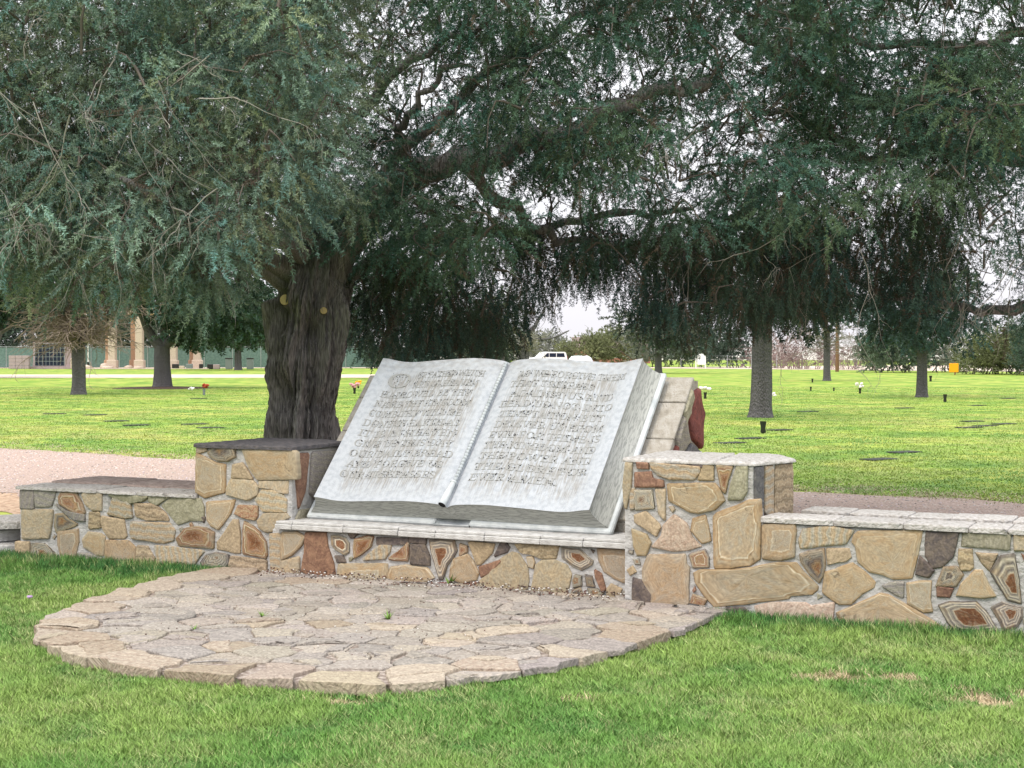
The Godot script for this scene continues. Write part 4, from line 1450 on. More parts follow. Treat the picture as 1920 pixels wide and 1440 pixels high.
func grow_clump(kind: String, at: Vector3, scale_ := 1.0, tree := "") -> void:
	if tree == "":
		tree = "side_tree" if at.x > 3.2 else "main_tree"
	if not nodes.has(tree):
		var all := PackedVector3Array()
		for l in limbs[tree]:
			all.append_array(l[0])
		nodes[tree] = all
	var best := Vector3.ZERO
	var bd := 1e9
	for p in nodes[tree]:
		var e: float = p.distance_squared_to(at)
		if e < bd:
			bd = e
			best = p
	bd = sqrt(bd)
	var from := best
	if scale_ <= 1.0:
		nodes[tree].append(at)
	if scale_ <= 1.0 and bd < 2.5:
		var p := PackedVector3Array()
		var r := PackedFloat32Array()
		var sag := Vector3(rng.randf_range(-.12, .12), rng.randf_range(.02, .22), rng.randf_range(-.12, .12))
		for k in 5:
			var f := k / 4.0
			p.append(from.lerp(at, f) + sag * sin(f * PI) + Vector3(rng.randf_range(-.02, .02), rng.randf_range(-.02, .02), 0) * (1.0 if k > 0 else 0.0))
			r.append(lerpf(0.011, 0.004, f) * rng.randf_range(.8, 1.3))
		(twigs[tree] as MB).tube(p, r, 4, false)
	var n := 37 if kind != "far" else 18
	if kind == "lace":
		n = 7
	var rad := 0.19 * scale_
	var out := (at - best).normalized()
	var tone := rng.randf_range(0.55, 1.4)
	var warm := rng.randf_range(-0.20, 0.14)
	for i in n:
		var d := Vector3(rng.randfn(), rng.randfn() * 0.9, rng.randfn())
		var pos := at + d * rad * 0.55
		var dir := (d.normalized() * 0.8 + out * 0.35 + Vector3(0, -0.55, 0)).normalized()
		if kind == "hanging":
			dir = (d.normalized() * 0.45 + Vector3(0, -1.0, 0)).normalized()
		var s := rng.randf_range(0.17, 0.33) * scale_
		var b := Basis(Quaternion(Vector3.UP, dir)) * Basis(Vector3.UP, rng.randf() * TAU)
		var k := rng.randi() % sprays.size()
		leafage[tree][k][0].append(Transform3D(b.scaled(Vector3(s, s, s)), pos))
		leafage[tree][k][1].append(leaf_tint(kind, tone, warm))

func dead_twig(mb: MB, from: Vector3, dir: Vector3, length: float, r: float, depth: int, sag := 0.42) -> void:
	var p := PackedVector3Array([from])
	var rr := PackedFloat32Array([r])
	var d := dir
	for k in 5:
		d = (d + Vector3(rng.randf_range(-.4, .4), rng.randf_range(-sag, .25), rng.randf_range(-.4, .4))).normalized()
		p.append(p[-1] + d * length / 5.0)
		rr.append(r * (1.0 - 0.15 * (k + 1)))
		if depth > 0 and rng.randf() < 0.6:
			dead_twig(mb, p[-1], (d + Vector3(rng.randf_range(-1, 1), rng.randf_range(-1, .3), rng.randf_range(-1, 1))).normalized(), length * rng.randf_range(.3, .6), r * 0.6, depth - 1, sag)
	mb.tube(p, rr, 4, false)

func main_trunk() -> void:
	var rows := 230
	var cols := 380
	var pts := PackedVector3Array()
	# burls and hollows: angle round the trunk, height, width, swell
	var lumps := [[2.05, 1.22, .16, -.07], [2.2, 0.98, .12, .05], [1.1, 1.12, .09, -.10], [1.75, .55, .12, -.09], [2.0, 1.95, .14, -.12], [1.25, 1.80, .10, -.12], [.75, 1.72, .2, .06], [2.5, 1.55, .2, .04], [1.4, 2.05, .16, .06], [.6, 1.98, .14, .05], [1.75, 1.5, .14, .04], [2.35, 1.60, .10, -.06], [2.9, .9, .2, .03], [.4, 1.0, .2, -.03]]
	for i in rows:
		var h := 3.0 * i / (rows - 1.0)
		var r := 0.272 + 0.09 * exp(-h / 0.15) + 0.070 * smoothstep(0.9, 1.9, h) - 0.10 * smoothstep(2.05, 2.6, h)
		var cx := -2.0 + 0.03 * h + 0.10 * smoothstep(2.0, 3.0, h)
		for j in cols + 1:
			var a := TAU * (j % cols) / cols
			var tw := a + h * 0.16
			var q := Vector3(cos(tw), sin(tw), 0)
			var rr := r
			# the left shoulder ends in a broken rim
			var left := smoothstep(0.15, 0.75, -cos(a)) * smoothstep(2.03, 2.10, h + 0.05 * sin(a * 9.0))
			rr -= 0.17 * left
			var flute := absf(noise.get_noise_3d(q.x * 70.0, q.y * 70.0, h * 22.0))
			rr += (flute - 0.22) * 0.28
			var strand := noise.get_noise_3d(q.x * 560.0, q.y * 560.0, h * 38.0)
			rr += absf(strand) * 0.085 + absf(noise.get_noise_3d(q.x * 1100.0, q.y * 1100.0, h * 60.0)) * 0.03
			rr += noise.get_noise_3d(q.x * 900.0, q.y * 900.0, h * 140.0) * 0.010
			for l in lumps:
				var da := wrapf(a - l[0], -PI, PI) * r
				var dh: float = (h - l[1]) * 0.75
				var e: float = (da * da + dh * dh) / (l[2] * l[2])
				if e < 6.0:
					rr += l[3] * 1.3 * exp(-e * 1.6)
			pts.append(Vector3(cx + cos(a) * rr, h, -14.5 + sin(a) * rr * 0.95) - Vector3(-2.0, 0, -14.5))
	var mb := MB.new()
	mb.grid(pts, rows, cols + 1, Vector3(1, 0, 0.02))
	part("trunk", mb.mesh(), M.bark, trees.main_tree)
	for q in [[-2.085, 2.10, -14.17, .052, -.35], [-1.93, 2.18, -14.20, .034, .1], [-1.735, 2.0, -14.20, .034, .3]]:
		var c := MB.new()
		c.tube(PackedVector3Array([Vector3(q[0] - q[4] * .1, q[1] - .03, q[2] - .12), Vector3(q[0], q[1], q[2] + .03)]), PackedFloat32Array([q[3] * 1.3, q[3] * 1.12]), 14, false)
		part("branch_stub", c.mesh(), M.bark, trees.main_tree, Transform3D(Basis.IDENTITY, Vector3(2.0, 0, 14.5)))
		var d := MB.new()
		d.tube(PackedVector3Array([Vector3(q[0], q[1], q[2] + .025), Vector3(q[0] + q[4] * .01, q[1] + .002, q[2] + .036)]), PackedFloat32Array([q[3], q[3] * .92]), 14, true)
		part("sawn_face", d.mesh(), M.cut, trees.main_tree, Transform3D(Basis.IDENTITY, Vector3(2.0, 0, 14.5)))

func main_trees() -> void:
	noise.seed = 5
	for k in 4:
		broad.append(spray_mesh(140 + k, 40, 0.045, 1.0, 0.2))
		sprays.append(spray_mesh(100 + k, 92, 0.0115, 1.0, 0.10))
	trees.main_tree = thing("juniper_tree", "huge old juniper with a stringy twisted trunk behind the left pier and the book", "tree", Vector3(-2.0, 0, -14.5))
	trees.side_tree = thing("juniper_tree", "dark juniper whose limbs reach in from the right edge, trunk beyond the frame", "tree", Vector3(6.6, 0, -15.0))
	for t in ["main_tree", "side_tree"]:
		limbs[t] = []
		twigs[t] = MB.new()
		leafage[t] = []
		for k in 4:
			leafage[t].append([[], PackedColorArray()])
	main_trunk()
	limb("main_tree", .30, .10, [-186,212,-1450,-185,257,-1450,-186,292,-1450,-199,366,-1440,-207,463,-1430,-215,607,-1420])
	limb("main_tree", .18, .05, [-171,237,-1450,-134,291,-1430,-87,319,-1400,-43,331,-1380,9,343,-1360,46,356,-1340,100,376,-1320,166,391,-1300])
	limb("main_tree", .14, .06, [-194,277,-1440,-248,334,-1380,-271,370,-1340,-285,418,-1300,-296,488,-1280])
	limb("main_tree", .12, .04, [-199,232,-1440,-254,270,-1360,-314,308,-1280,-363,326,-1220,-448,340,-1200])
	limb("main_tree", .08, .03, [-167,228,-1460,-114,261,-1500,-59,281,-1560,22,290,-1600,107,306,-1630,194,316,-1650])
	limb("main_tree", .10, .03, [-193,251,-1430,-216,268,-1300,-224,270,-1200,-246,271,-1130,-279,286,-1090])
	limb("main_tree", .08, .03, [-205,222,-1440,-268,253,-1380,-329,259,-1340,-391,261,-1300,-452,259,-1280])
	limb("main_tree", .08, .02, [-176,272,-1450,-101,349,-1460,-30,416,-1440,44,456,-1420,116,510,-1400])
	limb("main_tree", .06, .02, [-184,326,-1440,-126,394,-1400,-65,426,-1340,0,449,-1300])
	limb("main_tree", .09, .03, [-199,361,-1440,-297,438,-1480,-394,473,-1500,-493,498,-1520])
	limb("main_tree", .07, .02, [-43,331,-1380,0,290,-1420,61,268,-1460,123,259,-1480,187,256,-1500])
	limb("main_tree", .05, .02, [-87,319,-1400,-103,355,-1360,-78,381,-1320,-45,413,-1300])
	limb("side_tree", .30, .20, [672,6,-1500,666,141,-1500,659,271,-1500,664,400,-1500,672,607,-1500])
	limb("side_tree", .13, .04, [662,297,-1500,507,346,-1480,404,361,-1460,343,393,-1440,270,422,-1420,203,452,-1400])
	limb("side_tree", .08, .02, [662,224,-1500,520,214,-1500,463,204,-1520,395,215,-1540,322,237,-1550])
	limb("side_tree", .07, .02, [664,375,-1500,497,460,-1440,406,437,-1400,305,443,-1380,230,462,-1360])
	limb("side_tree", .07, .02, [404,361,-1460,329,336,-1400,267,367,-1380,207,378,-1360])
	clumps("hazed", [-185,416,-1113,-293,392,-1160,-326,421,-1121,-130,301,-1107,-305,395,-1129,-150,418,-1113,-241,229,-1146,-150,364,-1066,-301,316,-1156,-383,384,-1139,-267,427,-1115,-230,332,-1168,-306,246,-1147,-348,266,-1170,-267,241,-1117,-170,298,-1088,-342,341,-1176,-140,358,-1130,-295,373,-1159,-226,268,-1158,-363,333,-1126,-209,241,-1098,-208,348,-1114,-194,400,-1086,-303,290,-1076,-221,388,-1142,-390,437,-1162,-228,370,-1109,-365,386,-1064,-335,227,-1154,-191,287,-1109,-177,335,-1113,-295,265,-1164,-333,374,-1135,-149,294,-1067,-233,296,-1140,-318,439,-1117,-374,319,-1148,-199,326,-1163,-224,404,-1135,-394,353,-1132,-366,221,-1162,-310,354,-1134,-164,263,-1121,-172,283,-1140,-267,259,-1149,-128,336,-1098,-263,333,-1107,-303,420,-1179,-148,399,-1164,-285,231,-1115,-229,421,-1108,-246,266,-1147,-250,387,-1141,-252,343,-1061,-373,243,-1128,-244,245,-1136,-245,412,-1138,-289,411,-1063,-356,350,-1152,-122,378,-1123,-407,297,-1169,-204,425,-1099,-271,280,-1148,-187,355,-1065,-273,219,-1140,-235,352,-1086,-169,360,-1126,-376,284,-1145,-315,300,-1070,-365,351,-1095,-161,426,-1065,-250,432,-1077,-364,378,-1173,-348,246,-1128,-390,263,-1150,-349,396,-1106,-162,345,-1147,-319,272,-1176,-338,419,-1096,-143,325,-1101,-233,338,-1112,-274,402,-1162,-207,301,-1091,-402,331,-1152,-247,320,-1100,-307,328,-1120,-297,349,-1155,-194,441,-1148,-333,284,-1138,-243,284,-1108,-189,264,-1061,-158,385,-1072,-326,247,-1134,-352,299,-1128,-269,280,-1079,-206,396,-1150,-281,322,-1177,-299,368,-1072,-364,284,-1170,-382,424,-1170,-217,224,-1149,-388,228,-1137,-367,302,-1066,-292,220,-1076,-139,287,-1119,-244,313,-1140,-257,301,-1126,-345,326,-1134,-336,356,-1153,-180,262,-1097,-270,425,-1169,-165,319,-1108,-261,229,-1154,-232,211,-1163,-184,378,-1119,-135,428,-1106,-161,398,-1061,-132,408,-1104,-343,255,-1060,-405,384,-1152,-240,420,-1084,-250,220,-1269,-158,406,-1304,-251,454,-1258,-272,284,-1272,-419,459,-1309,-337,468,-1286,-370,252,-1247,-253,251,-1205,-381,450,-1255,-333,401,-1210,-440,391,-1295,-422,234,-1267,-246,370,-1272,-349,274,-1234,-223,360,-1248,-170,426,-1290,-429,472,-1245,-173,467,-1214,-385,381,-1243,-335,457,-1208,-229,259,-1267,-315,373,-1310,-284,378,-1251,-193,463,-1293,-300,431,-1269,-288,452,-1311,-331,423,-1205,-279,474,-1264])
	clumps("hazed", [-277,347,-1261,-166,382,-1231,-457,314,-1309,-323,313,-1274,-353,301,-1217,-151,316,-1202,-180,418,-1200,-161,465,-1246,-381,298,-1223,-165,275,-1226,-449,332,-1275,-294,260,-1302,-190,338,-1268,-275,338,-1313,-238,386,-1233,-429,276,-1237,-308,308,-1297,-351,336,-1227,-309,374,-1207,-333,240,-1247,-206,320,-1282,-238,316,-1316,-216,452,-1257,-407,335,-1308,-413,424,-1298,-227,332,-1250,-186,394,-1218,-211,294,-1289,-209,474,-1254,-409,371,-1277,-302,339,-1219,-446,246,-1265,-311,332,-1306,-149,352,-1213,-399,310,-1228,-296,457,-1222,-412,250,-1272,-263,315,-1290,-401,472,-1247,-300,236,-1254,-398,338,-1210,-213,408,-1214,-431,436,-1273,-362,393,-1232,-315,289,-1285,-333,360,-1251,-337,379,-1244,-141,438,-1208,-375,274,-1241,-190,364,-1231,-322,408,-1261,-268,396,-1249,-176,300,-1241,-449,417,-1315,-326,262,-1209,-421,291,-1253,-387,229,-1281,-420,273,-1265,-334,292,-1277,-258,410,-1222,-355,316,-1300,-377,371,-1270,-228,428,-1221,-231,274,-1225,-390,356,-1288,-276,230,-1296,-221,354,-1304,-336,435,-1291,-250,471,-1251,-323,460,-1320,-394,390,-1217,-134,285,-1262,-266,358,-1311,-342,243,-1214,-290,277,-1274,-236,407,-1221,-435,461,-1285,-158,430,-1201,-304,259,-1255,-416,289,-1301,-152,384,-1296,-421,344,-1208,-135,410,-1284,-170,345,-1205,-368,323,-1245,-326,329,-1203,-246,242,-1275,-206,393,-1227,-149,313,-1318,-272,300,-1237,-243,480,-1317,-212,372,-1206,-260,369,-1242,-311,227,-1226,-436,330,-1294,-236,289,-1202,-361,228,-1293,-346,443,-1221,-290,414,-1278,-404,443,-1491,-257,457,-1463,-498,256,-1435,-470,497,-1465,-261,525,-1484,-320,385,-1406,-317,484,-1411,-431,369,-1461,-472,401,-1424,-280,291,-1514,-434,506,-1421,-321,468,-1458,-193,306,-1502,-330,350,-1418,-165,439,-1477,-181,505,-1403,-220,419,-1481,-471,390,-1493,-350,475,-1442,-380,380,-1487,-383,352,-1509,-494,539,-1508,-185,390,-1484,-267,329,-1419,-345,276,-1480,-195,429,-1416,-347,413,-1454,-469,437,-1502,-276,395,-1406,-494,378,-1439,-331,236,-1468,-301,440,-1511,-228,529,-1492,-207,266,-1508,-366,527,-1502,-399,478,-1446,-383,281,-1457,-437,437,-1517,-411,306,-1428,-365,253,-1512,-177,277,-1495,-400,350,-1469,-435,345,-1486,-294,489,-1487,-491,295,-1406,-409,410,-1485,-161,494,-1446,-152,293,-1454,-234,348,-1510,-215,476,-1504,-393,305,-1458])
	clumps("hazed", [-262,374,-1456,-305,365,-1465,-457,275,-1468,-406,275,-1402,-369,446,-1444,-470,291,-1426,-433,242,-1430,-357,314,-1450,-168,339,-1442,-194,487,-1422,-249,508,-1520,-466,346,-1500,-293,257,-1441,-385,253,-1487,-308,323,-1400,-395,242,-1425,-415,485,-1412,-373,511,-1428,-295,231,-1444,-506,485,-1495,-235,437,-1446,-255,403,-1449,-239,308,-1414,-504,430,-1471,-494,327,-1483,-310,312,-1496,-418,395,-1413,-206,384,-1446,-173,403,-1404,-306,511,-1441,-325,439,-1471,-194,324,-1413,-491,348,-1450,-485,249,-1482,-182,476,-1514,-412,385,-1489,-483,454,-1489,-229,371,-1470,-257,476,-1430,-507,511,-1463,-405,512,-1422,-338,309,-1502,-449,311,-1437,-385,411,-1511,-199,357,-1446,-391,505,-1511,-252,354,-1472,-272,444,-1402,-231,394,-1448,-282,507,-1452,-195,291,-1435,-172,287,-1429,-178,295,-1442,-178,316,-1423,-187,373,-1401,-189,389,-1401,-189,396,-1400,-218,469,-1437,-200,489,-1389,-196,530,-1405,-208,582,-1417,-246,336,-1342,-266,320,-1372,-258,343,-1343,-266,332,-1338,-275,357,-1308,-285,395,-1292,-288,395,-1299,-277,410,-1275,-290,435,-1256,-252,278,-1316,-277,257,-1297,-321,319,-1268,-331,299,-1273,-342,315,-1243,-336,309,-1198,-371,302,-1197,-407,318,-1182,-435,328,-1209,-208,276,-1249,-226,254,-1193,-237,245,-1145,-243,271,-1148,-255,264,-1109,-270,253,-1070,-276,263,-1343,-312,253,-1318,-343,230,-1301,-333,230,-1318,-371,231,-1307,-372,237,-1315,-380,272,-1295,-412,243,-1263,-429,239,-1282,-433,254,-1255,-305,450,-1447,-313,439,-1481,-356,426,-1468,-414,467,-1483])
	clumps("green", [5,348,-1331,361,300,-1233,425,330,-1247,-101,485,-1343,178,404,-1342,309,353,-1252,392,390,-1230,-133,472,-1312,361,417,-1296,457,471,-1337,-61,265,-1348,7,355,-1226,219,304,-1281,-91,283,-1267,190,494,-1328,195,307,-1298,-113,263,-1285,88,344,-1315,399,358,-1230,-28,252,-1272,196,465,-1273,149,465,-1293,270,427,-1281,190,297,-1353,322,480,-1332,75,354,-1237,-14,353,-1281,-102,416,-1286,86,470,-1305,208,418,-1221,-67,469,-1221,50,312,-1256,327,299,-1222,259,339,-1334,43,408,-1261,20,439,-1238,178,450,-1285,235,440,-1275,104,449,-1334,246,403,-1329,272,386,-1292,419,336,-1330,356,349,-1326,334,366,-1260,123,367,-1330,-7,444,-1241,435,421,-1282,-44,339,-1290,263,280,-1262,153,268,-1245,-107,307,-1283,-35,269,-1231,-64,452,-1251,354,473,-1283,71,439,-1268,154,437,-1305,361,401,-1336,-61,241,-1294,11,481,-1276,-17,434,-1317,365,347,-1271,320,349,-1355,255,474,-1266,-103,346,-1345,398,414,-1343,241,473,-1333,42,454,-1247,22,335,-1340,118,451,-1284,169,412,-1276,444,399,-1279,16,401,-1258,-124,297,-1276,-68,273,-1240,104,467,-1273,59,435,-1320,57,332,-1238,282,454,-1308,354,363,-1222,-28,455,-1245,255,412,-1296,-15,266,-1243,141,429,-1331,38,349,-1294,183,373,-1263,403,487,-1341,210,469,-1250,-44,352,-1243,263,376,-1342,-36,430,-1232,216,281,-1254,422,350,-1231,399,333,-1332,326,321,-1318,-21,394,-1260,287,339,-1343,99,305,-1249,350,492,-1344,68,485,-1350,291,438,-1257,324,407,-1249,-19,324,-1221,436,294,-1249,134,377,-1277,305,484,-1349,432,480,-1284,7,378,-1239,251,452,-1261,204,317,-1242,107,327,-1247,420,393,-1352,370,331,-1339,132,276,-1278,384,352,-1244,81,414,-1236,-84,263,-1332,387,410,-1253,-20,375,-1275,241,383,-1333,123,458,-1224,-48,461,-1236,51,360,-1255,453,388,-1341,125,395,-1257,-110,391,-1253,336,393,-1318,-59,429,-1296,278,358,-1350,-115,326,-1269,202,446,-1270,85,320,-1345,286,416,-1315,225,408,-1244,232,307,-1248,238,289,-1272,410,341,-1259,178,315,-1336,391,368,-1430,236,495,-1467,208,386,-1430,104,499,-1494,492,355,-1411,-136,329,-1463,352,378,-1480,122,509,-1383,460,343,-1409,-19,467,-1443,229,279,-1365,379,401,-1371,18,477,-1423])
	clumps("green", [4,369,-1369,53,504,-1413,93,531,-1475,203,504,-1488,-92,527,-1469,49,432,-1412,363,329,-1429,495,488,-1422,248,343,-1492,217,430,-1494,-148,518,-1485,137,477,-1391,431,368,-1421,298,414,-1415,147,411,-1368,408,398,-1483,470,397,-1409,433,334,-1486,-24,525,-1491,196,285,-1433,258,509,-1431,-88,278,-1392,148,509,-1418,-16,449,-1477,284,498,-1368,450,365,-1384,423,391,-1452,391,437,-1466,282,476,-1496,327,509,-1432,125,381,-1452,438,340,-1412,391,318,-1436,103,370,-1443,474,451,-1394,254,475,-1458,-61,260,-1428,268,420,-1425,450,431,-1415,434,500,-1364,418,351,-1496,204,313,-1471,-110,362,-1395,9,399,-1406,480,325,-1387,20,442,-1417,80,473,-1442,-49,497,-1423,46,358,-1401,182,456,-1409,359,514,-1419,312,457,-1451,483,380,-1377,-108,509,-1383,253,296,-1399,-105,311,-1379,-10,366,-1498,424,424,-1401,-4,493,-1427,239,524,-1448,197,444,-1484,315,347,-1400,-129,443,-1452,458,400,-1443,-58,383,-1467,27,349,-1450,77,505,-1456,-24,392,-1378,-46,462,-1448,291,475,-1369,358,377,-1409,216,524,-1459,105,337,-1420,178,340,-1396,282,369,-1367,484,428,-1427,318,311,-1429,-35,284,-1376,-52,359,-1482,162,487,-1378,356,497,-1454,-10,273,-1390,-124,298,-1437,158,469,-1480,-73,490,-1406,416,503,-1390,211,316,-1372,264,379,-1418,101,381,-1373,266,332,-1433,369,494,-1384,187,511,-1420,60,398,-1469,279,295,-1361,-35,261,-1388,336,342,-1397,24,496,-1408,323,462,-1415,30,388,-1499,192,416,-1466,372,413,-1460,276,498,-1486,276,348,-1419,67,317,-1365,-70,290,-1491,147,289,-1396,392,438,-1379,-88,306,-1422,279,429,-1374,125,485,-1499,-49,506,-1367,129,360,-1469,-105,493,-1413,117,502,-1445,-22,372,-1409,78,355,-1399,353,408,-1470,-114,270,-1395,263,448,-1488,291,409,-1472,6,425,-1426,82,385,-1421,250,416,-1444,245,344,-1376,492,509,-1472,-132,357,-1484,46,334,-1457,215,284,-1409,-118,465,-1474,95,450,-1394,431,403,-1426,416,359,-1434,-76,264,-1569,212,517,-1600,-115,283,-1534,-112,519,-1551,439,324,-1562,10,526,-1564,108,538,-1532,37,366,-1591,56,388,-1551,235,408,-1609,351,505,-1626,265,539,-1562,482,419,-1627,-138,378,-1646,192,292,-1626,-146,452,-1554,456,454,-1595,225,432,-1534])
	clumps("green", [294,364,-1552,228,326,-1640,134,516,-1526,296,311,-1641,-2,388,-1647,419,352,-1556,431,390,-1549,378,375,-1568,320,564,-1610,144,402,-1627,542,483,-1611,112,377,-1549,546,373,-1587,548,324,-1566,-29,559,-1641,81,535,-1553,516,371,-1645,93,471,-1535,-58,392,-1533,500,418,-1557,-145,340,-1520,385,405,-1532,173,542,-1556,229,550,-1626,281,479,-1570,42,564,-1603,373,561,-1624,15,469,-1647,-21,467,-1551,-151,272,-1618,392,537,-1526,298,432,-1592,304,498,-1568,-58,518,-1591,-128,331,-1625,418,448,-1574,432,425,-1601,203,471,-1579,-37,408,-1520,510,462,-1616,-56,356,-1536,-24,301,-1514,-67,498,-1622,-24,275,-1517,523,545,-1574,332,440,-1578,-150,547,-1543,459,376,-1566,93,522,-1632,351,503,-1529,325,527,-1543,165,466,-1636,355,324,-1626,435,539,-1519,121,489,-1542,283,336,-1624,331,423,-1636,121,339,-1591,520,431,-1528,311,459,-1596,-87,301,-1583,54,474,-1619,480,336,-1611,527,401,-1605,268,362,-1606,109,409,-1582,2,433,-1608,189,438,-1552,339,383,-1612,508,399,-1645,-65,551,-1577,172,494,-1546,-13,514,-1637,311,312,-1570,21,396,-1521,67,341,-1528,65,421,-1575,247,512,-1545,295,397,-1603,423,471,-1511,340,477,-1617,237,335,-1548,22,489,-1581,152,285,-1526,85,372,-1568,-123,474,-1619,274,452,-1593,161,421,-1576,355,434,-1557,-58,298,-1645,469,467,-1559,-93,547,-1605,291,529,-1636,396,537,-1617,-30,375,-1642,-148,273,-1410,-113,297,-1417,-94,300,-1369,20,332,-1367,32,330,-1319,39,330,-1312,70,351,-1298,88,359,-1332,131,353,-1275,-103,251,-1493,-109,236,-1498,-85,259,-1525,-69,287,-1537,-59,277,-1565,-52,286,-1571,-29,256,-1583,-5,270,-1574,11,286,-1599,85,278,-1578,99,299,-1616,164,285,-1596,167,301,-1626,-106,342,-1416,-23,426,-1426,21,423,-1413,21,451,-1418,77,446,-1382,106,499,-1401,-54,441,-1298,-44,426,-1315,63,247,-1464,84,265,-1428,99,258,-1446,133,258,-1480,167,248,-1477,180,227,-1485,-104,361,-1338,502,350,-1465,430,348,-1455,406,344,-1440,403,366,-1448,370,356,-1414,340,391,-1430,325,397,-1402,299,413,-1412,500,275,-1472,393,286,-1445,364,300,-1462,283,304,-1450,287,297,-1461,261,302,-1421,221,304,-1451,204,284,-1411,518,218,-1491,505,194,-1469])
	clumps("green", [493,195,-1518,439,217,-1493,402,198,-1494,403,206,-1526,383,198,-1514,365,205,-1528,504,457,-1434,462,454,-1414,465,444,-1388,420,417,-1412,418,427,-1361,392,422,-1370,367,419,-1378,281,426,-1328,244,440,-1369,475,369,-1352,445,378,-1375,432,369,-1348,411,369,-1354,378,400,-1337,359,363,-1332,335,375,-1330,312,323,-1308,274,361,-1351,277,353,-1351])
	clumps("hanging", [147,203,-1387,-98,242,-1435,391,285,-1470,46,244,-1433,328,236,-1404,-43,213,-1459,212,275,-1380,93,249,-1456,-65,191,-1468,207,221,-1360,87,273,-1456,202,245,-1388,364,252,-1381,6,211,-1371,-86,219,-1421,5,279,-1434,182,204,-1373,317,220,-1456,-116,193,-1479,-46,178,-1476,263,273,-1457,301,261,-1437,-132,211,-1468,8,257,-1460,-9,184,-1428,167,253,-1468,266,236,-1395,144,230,-1471,-126,247,-1447,376,226,-1386,115,232,-1396,360,226,-1406,242,222,-1364,120,208,-1393,345,262,-1406,-92,197,-1457,175,222,-1445,345,282,-1384,240,263,-1465,132,265,-1385,417,297,-1460,255,249,-1439,45,275,-1465,120,259,-1472,395,268,-1408,-63,213,-1390,-76,172,-1408,15,236,-1470,66,252,-1393,-44,239,-1431,503,248,-1469,407,247,-1438,230,207,-1389,-28,195,-1417,-101,172,-1451,218,204,-1457,276,259,-1430,277,210,-1456,187,260,-1400,193,227,-1409,360,297,-1382,286,235,-1387,195,198,-1501,444,263,-1550,239,271,-1517,-147,222,-1534,98,257,-1566,-86,188,-1492,263,250,-1509,378,241,-1553,134,200,-1507,16,223,-1549,385,266,-1530,304,265,-1521,-64,176,-1515,-40,197,-1509,326,283,-1521,59,253,-1576,160,236,-1580,-141,191,-1542,-63,229,-1525,191,223,-1551,334,255,-1534,7,259,-1529,541,312,-1550,96,282,-1530,297,223,-1579,-9,197,-1531,-128,253,-1525,36,275,-1486,-72,204,-1593,432,288,-1588,349,232,-1554,433,238,-1588,222,236,-1554,-107,252,-1564,155,274,-1515,72,268,-1506,-103,215,-1521,250,214,-1534,327,233,-1589,415,316,-1583,163,197,-1557,457,317,-1510,180,252,-1554,357,286,-1483,-110,174,-1508,447,310,-1583,523,280,-1498,136,272,-1567,-27,177,-1586,416,261,-1559,135,239,-1582,205,273,-1580,225,204,-1550,529,238,-1528,368,260,-1574,13,280,-1493,-43,246,-1514,289,278,-1588,308,291,-1546,-24,218,-1559,206,253,-1664,290,272,-1647,47,264,-1668,145,224,-1621,-152,240,-1646,-89,180,-1666,96,250,-1706,274,297,-1673,5,294,-1676,376,246,-1664,235,269,-1628,-50,264,-1676,465,253,-1662,337,270,-1695,431,277,-1637,469,299,-1694,319,223,-1669,-27,204,-1663,249,229,-1674,432,317,-1647,101,278,-1659,-115,198,-1680,344,295,-1671,220,222,-1703,286,238,-1621,284,218,-1714,-72,226,-1641,430,254,-1720])
	clumps("hanging", [-121,238,-1689,405,278,-1680,177,234,-1620,25,236,-1669,342,235,-1651,-167,189,-1669,153,251,-1629,189,206,-1667,-43,177,-1615,133,277,-1656,71,287,-1710,2,217,-1649,276,259,-1705,-9,181,-1623,390,302,-1614,353,270,-1618,-140,180,-1688])
